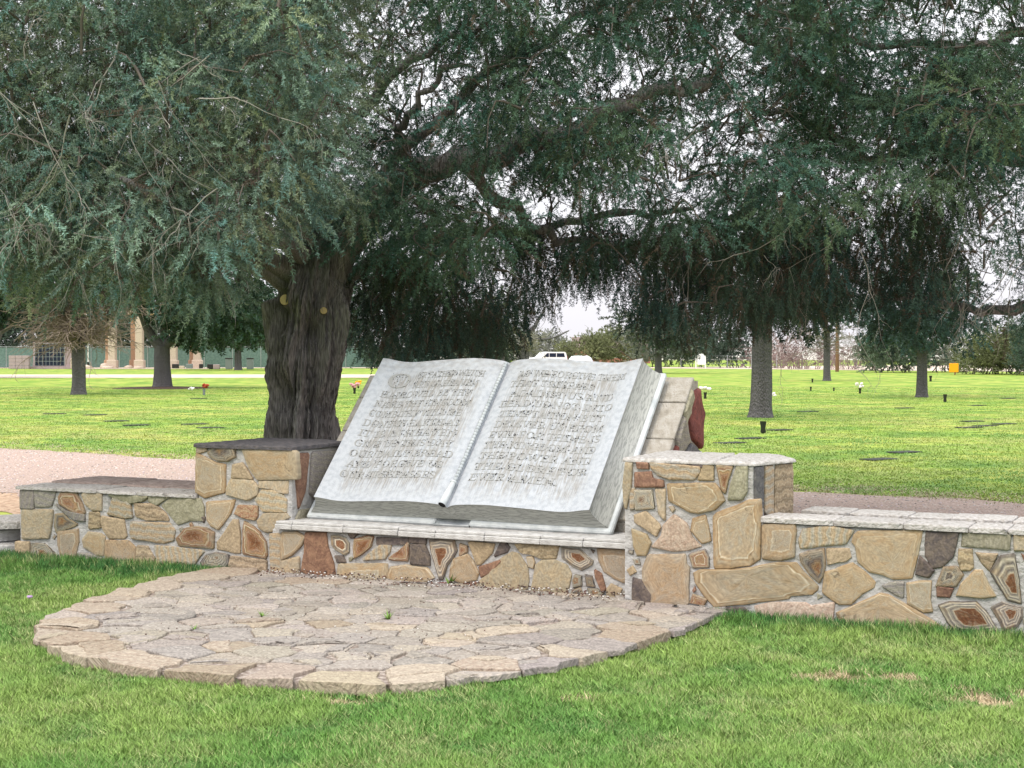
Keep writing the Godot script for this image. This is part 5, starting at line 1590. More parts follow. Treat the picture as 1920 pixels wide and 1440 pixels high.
	clumps("far", [-467,222,-1116,-255,445,-1065,-458,340,-1170,-243,520,-1143,-165,459,-1106,529,330,-1309,186,499,-1254,-103,519,-1250,485,351,-1344,259,540,-1224,-450,243,-1076,545,367,-1346,368,524,-1287,509,382,-1309,-306,504,-1152,-416,497,-1090,-225,435,-1065,93,485,-1223,-406,386,-1074,-309,496,-1086,-387,245,-1096,-332,455,-1070,136,508,-1344,-398,325,-1083,-358,455,-1137,-436,213,-1107,-129,533,-1359,534,526,-1300,-451,410,-1146,-51,564,-1344,-339,491,-1075,-17,487,-1257,-318,484,-1178,464,466,-1249,281,506,-1304,-431,260,-1175,-437,356,-1126,-389,299,-1083,422,498,-1325,240,572,-1340,51,495,-1319,304,561,-1334,489,444,-1256,-417,370,-1145,-446,450,-1117,-447,348,-1092,314,492,-1277,398,505,-1225,-390,463,-1096,566,290,-1448,-215,454,-1116,344,558,-1341,392,562,-1272,-163,489,-1078,484,328,-1265,67,543,-1349,430,539,-1247,267,515,-1264,294,551,-1243,-195,484,-1076,-235,470,-1132,472,510,-1287,203,502,-1234,459,320,-1300,-342,497,-1128,217,526,-1248,562,468,-1359,494,558,-1304,-381,431,-1068,-268,512,-1136,-370,456,-1100,-160,492,-1141,433,551,-1317,513,467,-1276,454,353,-1226,-458,266,-1117,165,527,-1223,179,516,-1354,-324,498,-1076,451,438,-1277,108,522,-1227,-447,374,-1074,503,372,-1234,387,534,-1248,461,559,-1271,497,435,-1306,-128,469,-1076,470,508,-1345,-410,468,-1066,-410,421,-1075,35,536,-1244,506,273,-1369,598,302,-1446,-423,234,-1140,125,504,-1237,508,411,-1240,-113,559,-1282,-40,502,-1324,520,228,-1382,-281,473,-1102,231,497,-1242,-155,454,-1138,-41,555,-1256,588,249,-1419,-244,471,-1090,-408,423,-1141,205,570,-1332,-475,472,-1135,549,554,-1331,-286,440,-1099,-117,507,-1093,-484,445,-1163,358,546,-1257,-66,542,-1248,-473,434,-1179,454,391,-1233,-1,547,-1316,-204,466,-1166,346,536,-1333,-276,494,-1146,42,544,-1355,-153,508,-1100,465,528,-1327,-3,520,-1324,-132,553,-1317,-76,507,-1232,-373,487,-1149,472,301,-1260,-408,490,-1133,504,235,-1396,543,262,-1376,16,516,-1244,311,523,-1297,433,512,-1317,-445,236,-1122,-245,509,-1172,-312,526,-1163,-473,491,-1173,-52,502,-1252,-424,275,-1115,-457,256,-1145,-219,509,-1115,459,532,-1263,87,535,-1313,-374,505,-1109,-90,547,-1281,-454,503,-1096,193,531,-1295,409,550,-1237,-460,325,-1113])
	clumps("far", [510,495,-1321,497,302,-1244,-177,507,-1092,-409,441,-1092,-438,316,-1134,-135,458,-1141,-116,497,-1297,-460,513,-1155,519,577,-1314,144,572,-1319,543,502,-1314,-339,487,-1159,80,546,-1248,526,554,-1257,490,269,-1383,-217,491,-1157,249,532,-1301,63,557,-1303,-397,502,-1094,-448,389,-1131,-438,287,-1073,440,450,-1229,148,542,-1319,334,549,-1253,71,494,-1260,508,527,-1328,565,230,-1397,-423,224,-1177,377,504,-1244,351,499,-1292,465,423,-1280,-428,293,-1156,17,525,-1353,154,549,-1229,-132,499,-1074,-2,545,-1235,-440,377,-1138,-404,387,-1109,-399,274,-1123,-150,472,-1141,121,580,-1334,497,408,-1266,-407,450,-1065,514,547,-1329,391,509,-1334,-24,555,-1339,-454,405,-1097,-486,507,-1168,154,516,-1290,534,317,-1270,542,347,-1291,-33,520,-1290,230,472,-1222,-473,318,-1169,573,273,-1372,568,418,-1352,513,354,-1314,-194,482,-1145,474,446,-1281,-82,483,-1231,46,584,-1333,-379,453,-1151,471,382,-1334,-273,503,-1089,266,545,-1302,-459,303,-1093,-413,251,-1079,-115,441,-1107,529,445,-1315,177,535,-1325,-340,457,-1140,-451,368,-1123,154,489,-1296,-446,300,-1155,-455,360,-1084,581,228,-1376,-387,486,-1131,329,575,-1307,497,494,-1251,110,527,-1314,547,254,-1433,-195,508,-1096,523,301,-1439,18,564,-1277,-437,355,-1167,290,485,-1272,211,566,-1277,-436,218,-1151,499,391,-1336,-437,274,-1100,244,557,-1248,-63,547,-1346,-301,442,-1061,30,493,-1306,-21,551,-1250,-90,568,-1288,-238,444,-1062,198,480,-1227,350,537,-1287,-435,423,-1168,-188,498,-1137,271,520,-1351,49,495,-1242,460,319,-1249,-466,279,-1104,600,351,-1464,-511,427,-1246,195,544,-1455,86,632,-1488,350,605,-1492,-510,232,-1275,-468,490,-1297,574,356,-1495,15,580,-1495,-264,503,-1213,576,447,-1379,489,561,-1448,32,604,-1407,-495,536,-1216,110,527,-1362,-387,537,-1236,-482,430,-1305,-457,344,-1240,-152,504,-1204,-58,555,-1470,-452,503,-1287,208,565,-1360,392,560,-1428,-5,584,-1393,279,526,-1424,140,583,-1432,547,301,-1489,-530,392,-1290,-356,491,-1224,574,556,-1398,-534,249,-1267,538,493,-1485,-531,494,-1286,-339,504,-1313,-487,508,-1238,-12,521,-1386,-398,494,-1263,591,599,-1445,554,401,-1435,-523,271,-1312,254,550,-1441,-367,472,-1223,530,498,-1386,-506,293,-1293,525,569,-1399])
	clumps("far", [552,518,-1392,-459,358,-1210,556,415,-1391,-508,325,-1212,87,582,-1471,-219,509,-1291,-356,533,-1243,-131,582,-1368,-425,507,-1220,-44,563,-1366,356,612,-1448,-265,543,-1213,622,264,-1562,-452,385,-1237,464,546,-1463,562,570,-1449,-107,581,-1420,-129,496,-1202,208,618,-1457,-509,466,-1309,453,574,-1444,-442,233,-1203,-242,538,-1269,-517,364,-1251,305,557,-1479,-467,394,-1232,-458,438,-1280,-310,527,-1307,-437,398,-1218,544,258,-1534,541,564,-1459,-488,455,-1314,-502,329,-1310,574,249,-1522,-71,595,-1470,411,585,-1433,225,556,-1482,-468,541,-1263,548,605,-1443,-318,546,-1261,-395,533,-1291,311,566,-1447,-86,593,-1374,203,588,-1482,-333,535,-1312,-448,548,-1280,356,554,-1487,527,458,-1457,-341,545,-1272,617,237,-1529,64,534,-1455,-185,549,-1273,-99,562,-1438,57,618,-1477,421,579,-1393,-488,251,-1268,-544,534,-1311,285,602,-1466,-293,531,-1243,173,589,-1376,-134,574,-1478,561,388,-1394,531,310,-1389,606,314,-1518,-169,563,-1278,590,469,-1471,-481,296,-1320,-530,411,-1270,-243,495,-1268,620,500,-1479,-78,533,-1412,511,637,-1500,-141,539,-1222,-31,574,-1459,473,521,-1414,371,589,-1375,416,531,-1461,592,284,-1489,626,283,-1489,352,547,-1361,508,399,-1391,-259,531,-1311,403,551,-1481,250,603,-1425,140,595,-1386,-261,543,-1258,557,443,-1499,20,510,-1378,-472,573,-1311,-506,415,-1261,-221,540,-1203,483,582,-1366,-477,518,-1304,563,450,-1456,157,530,-1364,-143,490,-1255,-349,510,-1257,-295,492,-1253,-213,568,-1295,617,385,-1479,-453,262,-1244,-374,552,-1247,-466,326,-1267,-494,308,-1206,-509,436,-1209,550,387,-1486,-33,524,-1370,-274,503,-1308,571,493,-1438,426,552,-1445,124,634,-1499,-28,608,-1440,494,609,-1478,101,570,-1390,298,582,-1391,587,295,-1537,526,333,-1423,-230,517,-1269,-226,545,-1285,-192,511,-1307,-195,528,-1284,-468,372,-1297,-51,629,-1476,579,529,-1399,-482,480,-1265,37,567,-1406,-392,543,-1207,495,518,-1387,288,628,-1473,241,577,-1414,545,274,-1481,-478,539,-1222,44,549,-1428,-493,339,-1220,268,576,-1455,-7,580,-1474,-465,227,-1308,-534,271,-1283,-404,483,-1209,-113,605,-1401,624,311,-1486,-410,524,-1247,664,244,-1585,439,599,-1382,578,418,-1391,578,385,-1482,591,511,-1419,488,557,-1371,147,548,-1473,336,630,-1483])
	clumps("far", [-293,556,-1250,521,507,-1431,570,482,-1468,-503,290,-1211,-158,486,-1212,-496,308,-1317,-137,528,-1419,-497,430,-1279,88,540,-1415,-149,599,-1499,-506,230,-1313,-364,570,-1299,584,323,-1393,412,600,-1411,-364,505,-1318,573,561,-1497,-521,468,-1286,369,594,-1455,174,588,-1482,239,574,-1478,74,588,-1425,571,388,-1366,-528,220,-1273,-516,376,-1296,-493,534,-1302,-474,276,-1252,324,533,-1444,-491,523,-1229,16,584,-1390,511,432,-1437,549,540,-1478,345,576,-1481,136,575,-1481,588,607,-1498,-483,483,-1230,-519,464,-1233,-477,342,-1231,60,557,-1397,610,626,-1466,216,590,-1365,-463,471,-1298,-493,307,-1248,-510,395,-1288,-320,545,-1213,360,538,-1406,487,534,-1369,513,605,-1399,74,598,-1605,-617,316,-1506,438,595,-1546,254,584,-1600,-26,597,-1567,648,519,-1582,308,668,-1621,-612,377,-1507,204,666,-1616,-157,611,-1464,-429,629,-1481,-443,569,-1461,-535,291,-1424,-153,576,-1482,605,248,-1624,-620,520,-1495,-87,552,-1512,-45,616,-1520,640,634,-1545,505,611,-1547,644,399,-1624,323,615,-1545,360,608,-1615,-50,577,-1575,601,481,-1516,-537,377,-1485,-571,432,-1430,590,369,-1594,40,619,-1648,675,250,-1699,361,667,-1624,512,635,-1527,-539,439,-1488,143,674,-1617,-600,548,-1506,550,469,-1515,574,412,-1606,269,606,-1560,-94,590,-1511,-601,414,-1486,-503,451,-1418,-190,539,-1401,-273,601,-1452,-541,326,-1408,10,631,-1634,425,629,-1547,-288,560,-1411,-459,547,-1411,613,415,-1528,667,349,-1620,-589,516,-1492,390,581,-1580,611,331,-1650,153,577,-1573,602,322,-1550,-434,596,-1433,628,575,-1644,675,590,-1625,561,512,-1569,-542,268,-1480,375,589,-1510,174,565,-1515,74,620,-1576,-527,616,-1495,-588,266,-1485,-321,523,-1415,-132,630,-1538,-171,550,-1446,590,592,-1618,425,602,-1606,311,569,-1520,-589,553,-1420,-410,604,-1466,-496,538,-1411,490,554,-1548,608,582,-1526,577,645,-1623,406,645,-1571,-95,630,-1554,602,512,-1537,674,253,-1626,478,673,-1625,486,626,-1616,-236,565,-1447,-19,650,-1563,-594,586,-1478,-323,607,-1420,74,653,-1595,-544,450,-1401,168,653,-1566,99,640,-1535,577,458,-1606,546,556,-1554,497,598,-1649,-65,651,-1546,-560,561,-1508,680,407,-1622,-615,235,-1462,275,564,-1532,-544,378,-1404,-189,593,-1428,-599,470,-1429,-579,333,-1429])
	clumps("far", [-483,579,-1435,232,629,-1644,106,570,-1528,155,656,-1648,-602,441,-1440,-390,530,-1408,-604,270,-1441,-525,236,-1483,-121,573,-1585,-594,615,-1464,-334,566,-1444,-444,535,-1422,-560,585,-1471,575,289,-1623,-245,614,-1508,-262,546,-1465,-218,627,-1470,-564,420,-1481,-509,339,-1402,665,278,-1653,247,632,-1538,594,628,-1556,12,568,-1578,-561,228,-1401,617,272,-1611,-467,586,-1470,-540,502,-1480,654,464,-1577,-385,596,-1484,-397,576,-1498,38,668,-1607,10,670,-1609,-572,368,-1505,186,611,-1578,-475,619,-1487,-501,397,-1407,580,414,-1517,-538,584,-1482,620,651,-1569,513,602,-1619,-188,583,-1473,371,634,-1544,-575,474,-1434,225,586,-1632,-301,545,-1499,-520,508,-1403,308,622,-1619,-350,604,-1412,656,621,-1596,-249,614,-1435,-567,300,-1443,595,263,-1670,645,364,-1631,518,570,-1533,602,628,-1637,445,585,-1644,591,458,-1552,663,307,-1678,570,492,-1517,-541,605,-1429,682,297,-1644,-535,233,-1426,578,389,-1539,231,668,-1605,-639,336,-1513,-353,548,-1438,691,563,-1644,-63,620,-1635,-120,602,-1528,118,627,-1627,570,641,-1511,-335,580,-1407,-306,626,-1470,137,592,-1537,-277,589,-1508,-324,612,-1499,-19,576,-1604,496,645,-1575,-539,316,-1479,-477,609,-1410,528,588,-1518,-614,393,-1470,601,548,-1624,636,562,-1589,-409,574,-1449,-580,501,-1519,44,616,-1529,548,644,-1525,-404,640,-1517,-219,594,-1488,644,459,-1616,665,371,-1588,-593,577,-1517,654,489,-1554,-423,536,-1437])
	clumps("lace", [-121,469,-1433,-88,477,-1461,-98,460,-1463,-98,501,-1562,-78,502,-1542,-161,497,-1553,-135,447,-1318,-143,453,-1348,-118,447,-1327,-119,467,-1396,-118,464,-1386,-221,458,-1446,-438,464,-1467,-438,479,-1484,-410,454,-1369,-514,483,-1581,-330,435,-1417,-318,421,-1386,-333,434,-1439,-265,442,-1579,-245,479,-1469,-140,384,-1458,-151,401,-1584,-126,360,-1366,-92,372,-1367,-85,397,-1473,-109,393,-1524,-101,416,-1417,-100,395,-1333,-112,422,-1470,-129,379,-1339,-141,414,-1446,-125,403,-1411,-138,380,-1462,-134,393,-1467,-129,394,-1420,-86,353,-1544,-86,324,-1312,-98,362,-1529,-162,311,-1402,-414,341,-1569,-78,402,-1354,-81,455,-1548,-49,408,-1459,-78,438,-1549,-76,431,-1441,-75,445,-1506,-16,408,-1357,-16,404,-1362,-19,431,-1549,5,452,-1422,3,447,-1368,2,452,-1384,44,473,-1419,48,473,-1475,39,500,-1549,72,442,-1351,39,417,-1476,28,410,-1440,40,416,-1555,82,442,-1517,82,431,-1536,78,423,-1502,56,434,-1554,60,432,-1521,62,430,-1494,101,423,-1336,123,446,-1429,132,478,-1574,113,431,-1457,107,382,-1364,-92,376,-1507,-80,380,-1488,-78,357,-1420,-40,387,-1560,72,391,-1509,164,365,-1402,-71,315,-1472,-71,308,-1458,-73,320,-1459,-40,306,-1343,-37,333,-1587,-46,338,-1527,-31,312,-1337,-33,340,-1521,-26,310,-1347,-2,319,-1342,-5,336,-1569,-9,315,-1345,27,317,-1591,22,298,-1302,22,301,-1470,37,323,-1597,49,315,-1582,31,308,-1448,59,301,-1412,56,294,-1422,59,294,-1311,76,302,-1382,74,312,-1416,76,308,-1511,79,297,-1408,101,323,-1519,95,297,-1335,120,306,-1386,138,303,-1480,137,293,-1487,156,306,-1394,128,321,-1367,142,341,-1514,150,329,-1402,183,330,-1587,144,309,-1328,149,357,-1574,-17,237,-1395,29,259,-1529,143,465,-1406,219,466,-1434,208,444,-1352,208,447,-1351,174,440,-1462,253,473,-1591,217,429,-1343,224,440,-1425,126,426,-1561,133,421,-1466,127,409,-1478,167,354,-1326,176,404,-1591,177,394,-1504,200,376,-1555,203,382,-1527,206,382,-1543,255,427,-1567,221,371,-1325,246,413,-1521,245,386,-1534,235,384,-1460,239,390,-1469,231,360,-1327,240,375,-1422,246,377,-1414,209,356,-1452,207,358,-1382,209,362,-1424,177,338,-1556,145,324,-1363,149,327,-1469,140,309,-1575,137,313,-1539])
	clumps("lace", [141,307,-1584,314,442,-1549,369,467,-1525,340,434,-1433,380,466,-1549,364,457,-1391,386,493,-1547,355,473,-1464,420,491,-1463,427,456,-1401,437,492,-1509,455,490,-1414,464,494,-1512,459,493,-1511,442,466,-1383,457,466,-1400,437,458,-1324,409,487,-1513,378,482,-1441,356,459,-1359,373,453,-1306,372,457,-1343,426,497,-1513,333,405,-1540,352,412,-1571,321,399,-1425,387,465,-1587,330,425,-1368,335,439,-1448,399,459,-1570,374,443,-1485,389,447,-1563,313,374,-1460,266,309,-1343,290,320,-1445,283,320,-1378,311,340,-1599,317,330,-1423,339,334,-1516,310,324,-1371,372,318,-1550,342,301,-1428,376,329,-1569,249,273,-1321,323,287,-1452,297,281,-1307,352,293,-1535,329,263,-1443,361,360,-1450,373,358,-1482,376,368,-1499,509,334,-1581,439,317,-1393,445,303,-1392,496,301,-1484,435,298,-1350,424,282,-1316,412,279,-1356,451,283,-1512,474,282,-1580,408,267,-1325,415,255,-1366,494,275,-1586,420,244,-1340,491,280,-1540,500,255,-1512,437,250,-1431,460,250,-1545,413,235,-1348,451,276,-1379,425,273,-1311,434,273,-1356,151,255,-1482,260,341,-1463,292,347,-1425,94,360,-1575,57,353,-1556,190,333,-1400])
	grow_all()
	# unseen crown above and around the view, added to cast shade
	for i in 420:
		var at := Vector3(rng.randf_range(-8.5, 10.5), rng.randf_range(4.9, 9.5), rng.randf_range(-20.0, -10.0))
		at.y = maxf(at.y, 2.6 + absf(at.z) * 0.25)
		if absf(at.x - 1.0) * 0.5 + (at.y - 5.0) * 0.9 + absf(at.z + 14.5) * 0.25 > 6.0:
			continue
		grow_clump("far", at, 2.2)
	# grey dead twigs hanging in the lower crown
	for t in ["main_tree", "side_tree"]:
		var dead := MB.new()
		for i in (105 if t == "main_tree" else 45):
			var at := Vector3(rng.randf_range(-3.9, -2.0), rng.randf_range(2.35, 3.8), rng.randf_range(-11.7, -10.3))
			if i % 3 == 0 and t == "main_tree":
				at = Vector3(rng.randf_range(-1.5, 2.6), rng.randf_range(2.5, 4.8), rng.randf_range(-15.0, -12.6))
			if t == "side_tree":
				at = Vector3(rng.randf_range(2.0, 5.0), rng.randf_range(2.2, 4.8), rng.randf_range(-15.0, -13.0))
			dead_twig(dead, at, Vector3(rng.randf_range(-1, 1), rng.randf_range(-1.0, .3), rng.randf_range(-.6, .6)).normalized(), rng.randf_range(.35, 1.0), rng.randf_range(.0035, .007), 2)
		var o: Node3D = trees[t]
		var back := Transform3D(Basis.IDENTITY, -o.position)
		part("dead_twigs", dead.mesh(), M.deadwood, o, back).set_meta("kind", "stuff")
		part("twigs", (twigs[t] as MB).mesh(), M.twig, o, back).set_meta("kind", "stuff")
		for k in 4:
			var f := scatter("foliage", sprays[k], M.leaf, leafage[t][k][0], leafage[t][k][1], o)
			f.transform = back
	# limbs were built in world places
	for t in trees:
		for c in trees[t].get_children():
			if c.name.begins_with("limb"):
				c.position = -trees[t].position

# a tree out on the lawn: flared trunk, forks, crown of leafy masses [x, y, z, rx, ry, rz, sprays]
func lawn_tree(called: String, label: String, at: Vector3, top: float, r: float, forks: Array, masses: Array, tone: Color, size: float, lean := 0.0, group := "", dead := 0, dead_tone := Color(.2, .16, .13)) -> Node3D:
	var o := thing(called, label, "tree", at, 0.0, group)
	var rows := 26
	var cols := 24
	var pts := PackedVector3Array()
	var sd := rng.randf() * 500.0
	for i in rows:
		var f := i / (rows - 1.0)
		var h := top * f
		var rr := r * (1.0 + 0.28 * exp(-h / (r * 0.7)) - 0.12 * f)
		for j in cols + 1:
			var a := TAU * (j % cols) / cols
			var k := rr * (1.0 + 0.10 * noise.get_noise_3d(cos(a) * 60.0 + sd, sin(a) * 60.0, h * 25.0) + 0.07 * noise.get_noise_3d(cos(a) * 260.0 + sd, sin(a) * 260.0, h * 30.0))
			pts.append(Vector3(cos(a) * k + lean * h, h - 0.02, sin(a) * k))
	var mb := MB.new()
	mb.grid(pts, rows, cols + 1, Vector3.RIGHT)
	part("trunk", mb.mesh(), M.bark_far, o)
	for f in forks:
		var a := Vector3(lean * top, top - 0.15, 0)
		var e := Vector3(f[0], f[1], f[2])
		var b := MB.new()
		var p := PackedVector3Array()
		var q := PackedFloat32Array()
		for k in 7:
			var g := k / 6.0
			p.append(a.lerp(e, g) + Vector3(0, -0.12 * sin(g * PI) * a.distance_to(e), 0) + Vector3(rng.randf_range(-.04, .04), 0, rng.randf_range(-.04, .04)) * r * 3.0 * minf(g * 3, 1))
			q.append(lerpf(f[3], f[3] * 0.35, g))
		b.tube(p, q, 8, true)
		part("limb", b.mesh(), M.bark_far, o)
	var wh := [[], [], [], []]
	var tn := [PackedColorArray(), PackedColorArray(), PackedColorArray(), PackedColorArray()]
	for m in masses:
		# leafy clumps inside each mass, with air between them
		var nc := maxi(3, int(m[6] / 16))
		for c in nc:
			var d := Vector3(rng.randf_range(-1, 1), rng.randf_range(-1, 1), rng.randf_range(-1, 1))
			while d.length() > 1.0:
				d = Vector3(rng.randf_range(-1, 1), rng.randf_range(-1, 1), rng.randf_range(-1, 1))
			d = d.normalized() * pow(d.length(), 0.6)
			var mid := Vector3(m[0] + d.x * m[3], m[1] + d.y * m[4], m[2] + d.z * m[5])
			var v0 := rng.randf_range(.75, 1.25)
			for i in 16:
				var g := Vector3(rng.randfn(), rng.randfn() * .7, rng.randfn())
				var dir := (g.normalized() + d * 0.4 + Vector3(0, -.25, 0)).normalized()
				var s := size * rng.randf_range(.6, 1.2)
				var k := rng.randi() % 4
				wh[k].append(Transform3D((Basis(Quaternion(Vector3.UP, dir)) * Basis(Vector3.UP, rng.randf() * TAU)).scaled(Vector3(s, s, s)), mid + g * size * 0.42))
				var v := v0 * rng.randf_range(.75, 1.3)
				tn[k].append(Color(tone.r * v * rng.randf_range(.85, 1.2), tone.g * v, tone.b * v))
	if masses.size():
		for k in 4:
			scatter("foliage", broad[k], M.leaf, wh[k], tn[k], o)
	if dead > 0:
		var dm := MB.new()
		dm.tint = dead_tone
		for i in dead:
			var h := rng.randf_range(top * 0.55, top * 1.05)
			var an := rng.randf() * TAU
			dead_twig(dm, Vector3(lean * h, h, 0), Vector3(cos(an), rng.randf_range(-.1, .35), sin(an)), rng.randf_range(1.0, 2.4), r * 0.11, 2, 0.24)
		part("dead_branches", dm.mesh(), M.petal_white if false else M.pebble, o).set_meta("kind", "stuff")
	return o

func lawn_trees() -> void:
	var pine := Color(.052, .088, .062)
	var blue := Color(.060, .105, .092)
	lawn_tree("pine_tree", "straight slim trunk with brown dead lower branches, left of the forked pine", Vector3(-17.1, 0, -60.7), 3.6, .27, [[-.4, 5.5, .2, .14], [.5, 5.2, 0, .12]], [[-.5, 5.4, 0, 2.6, 1.6, 2.2, 900]], pine, .8, 0.0, "", 230, Color(.25, .195, .16))
	lawn_tree("pine_tree", "stout pine forking low into three dark limbs over a ring of painted shadow", Vector3(-16.4, 0, -72.1), 2.0, .40, [[-1.4, 4.6, .2, .30], [.15, 4.8, -.3, .28], [1.5, 4.2, .2, .26]], [[2.6, 3.6, 0, 2.4, 1.3, 2, 900], [-1.0, 5.2, 0, 3.0, 1.4, 2.4, 900], [2.5, 5.6, 0, 3.4, 1.4, 2.4, 800]], Color(.062, .105, .070), .8)
	lawn_tree("pine_tree", "small forked pine far back by the bins, in front of the green fence", Vector3(-27.4, 0, -153.8), 2.2, .36, [[-1.2, 4.2, 0, .26], [1.3, 4.2, 0, .24]], [[-1.8, 5.4, 0, 3.4, 2.2, 3, 800], [2.4, 5.2, 0, 3.2, 2.0, 3, 800], [-4.2, 4.2, 0, 1.8, 1.4, 2, 400]], Color(.075, .125, .080), 1.2)
	lawn_tree("leaning_tree", "thick dark trunk leaning in at the left edge of the far lawn", Vector3(-36.0, 0, -104.0), 3.2, .34, [[3.2, 5.0, 0, .2], [1.4, 5.4, 0, .22]], [[1.5, 6.2, 0, 3.2, 1.8, 2.4, 800], [-1.5, 5.6, 0, 2.6, 1.8, 2.4, 600]], pine, 1.1, 0.42)
	lawn_tree("pine_tree", "grey flared trunk nearest behind the right pier", Vector3(6.28, 0, -38.8), 2.5, .275, [[-.9, 3.6, .1, .12], [.8, 3.7, .1, .14], [.1, 4.4, -.2, .16]], [[0, 4.0, 0, 2.2, 1.1, 1.8, 800], [.5, 2.75, .3, 1.0, .45, 1.0, 160]], Color(.036, .062, .048), .55, 0.012)
	lawn_tree("cedar_tree", "bluish cedar forking at head height on the right lawn", Vector3(15.2, 0, -57.0), 1.75, .205, [[-1.1, 2.9, .1, .13], [.9, 2.8, .2, .13], [.1, 3.6, -.2, .13], [-.5, 3.4, .4, .1]], [[-1.1, 2.9, .3, 1.3, .75, 1.2, 420], [.9, 2.75, .5, 1.1, .65, 1.2, 420], [0, 3.9, 0, 1.6, .9, 1.5, 420]], blue, .6)
	lawn_tree("pine_tree", "slender pale trunk with grey bare branches drooping to its right", Vector3(18.9, 0, -92.3), 3.0, .215, [[.8, 5.0, 0, .12], [-.8, 5.0, 0, .12]], [[-.6, 4.6, 0, 1.8, .9, 1.6, 420]], Color(.075, .105, .075), .9, 0.0, "", 46, Color(.27, .25, .22))
	lawn_tree("pine_tree", "small far trunk just left of the white sign", Vector3(12.2, 0, -128.2), 2.6, .30, [[-1, 4.4, 0, .16], [1, 4.4, 0, .16]], [[-.6, 4.3, 0, 2.6, 1.0, 2, 420], [1.6, 2.6, 0, 1.6, .9, 1.4, 260]], Color(.12, .15, .12), 1.1)
	lawn_tree("pine_tree", "thick trunk rising behind the top left corner of the book", Vector3(-7.8, 0, -100.0), 4.2, .44, [[-1.4, 6.4, 0, .24], [1.4, 6.4, 0, .24]], [[0, 6.6, 0, 3.6, 1.7, 2.6, 700], [-1.2, 3.9, 0, 1.2, 1.2, 1.0, 200]], pine, 1.1)
	lawn_tree("elm_tree", "pale forked trunk with bare branches behind the book, left of the white car", Vector3(1.2, 0, -150.0), 3.4, .50, [[-2.4, 6.0, 0, .26], [2.0, 6.2, 0, .3], [.2, 6.8, 0, .26], [4.4, 3.9, 0, .16]], [[-2.6, 5.6, 0, 2.2, 1.5, 2, 240]], Color(.11, .14, .09), 1.2, 0.0, "", 60, Color(.26, .25, .19))
	lawn_tree("elm_tree", "thin dark trunk just left of the pale forked trunk behind the book", Vector3(-.9, 0, -148.0), 4.4, .20, [[-1.4, 6.0, 0, .12]], [[-2.6, 4.6, 0, 2.2, 1.4, 2, 300]], Color(.08, .11, .085), 1.1)
	# painted shadow under the forked pine, a dark brown ring on the grass
	var soil := MB.new()
	soil.lathe(PackedVector2Array([Vector2(2.3, .012), Vector2(1.6, .05), Vector2(.2, .09)]), 24)
	single("shadow_ring", soil.mesh(), M.soil, "dark ring painted as shadow on the lawn round the forked pine", "soil", Vector3(-16.4, 0, -72.1), 0, "", "structure")

# ------------------------------------------------------------------ far buildings, fence, cars
func pbox(o: Node3D, called: String, at: Vector3, size: Vector3, m: Material, ch := 0.01) -> MeshInstance3D:
	var mb := MB.new()
	mb.box(Vector3.ZERO, size, ch)
	return part(called, mb.mesh(), m, o, Transform3D(Basis.IDENTITY, at))

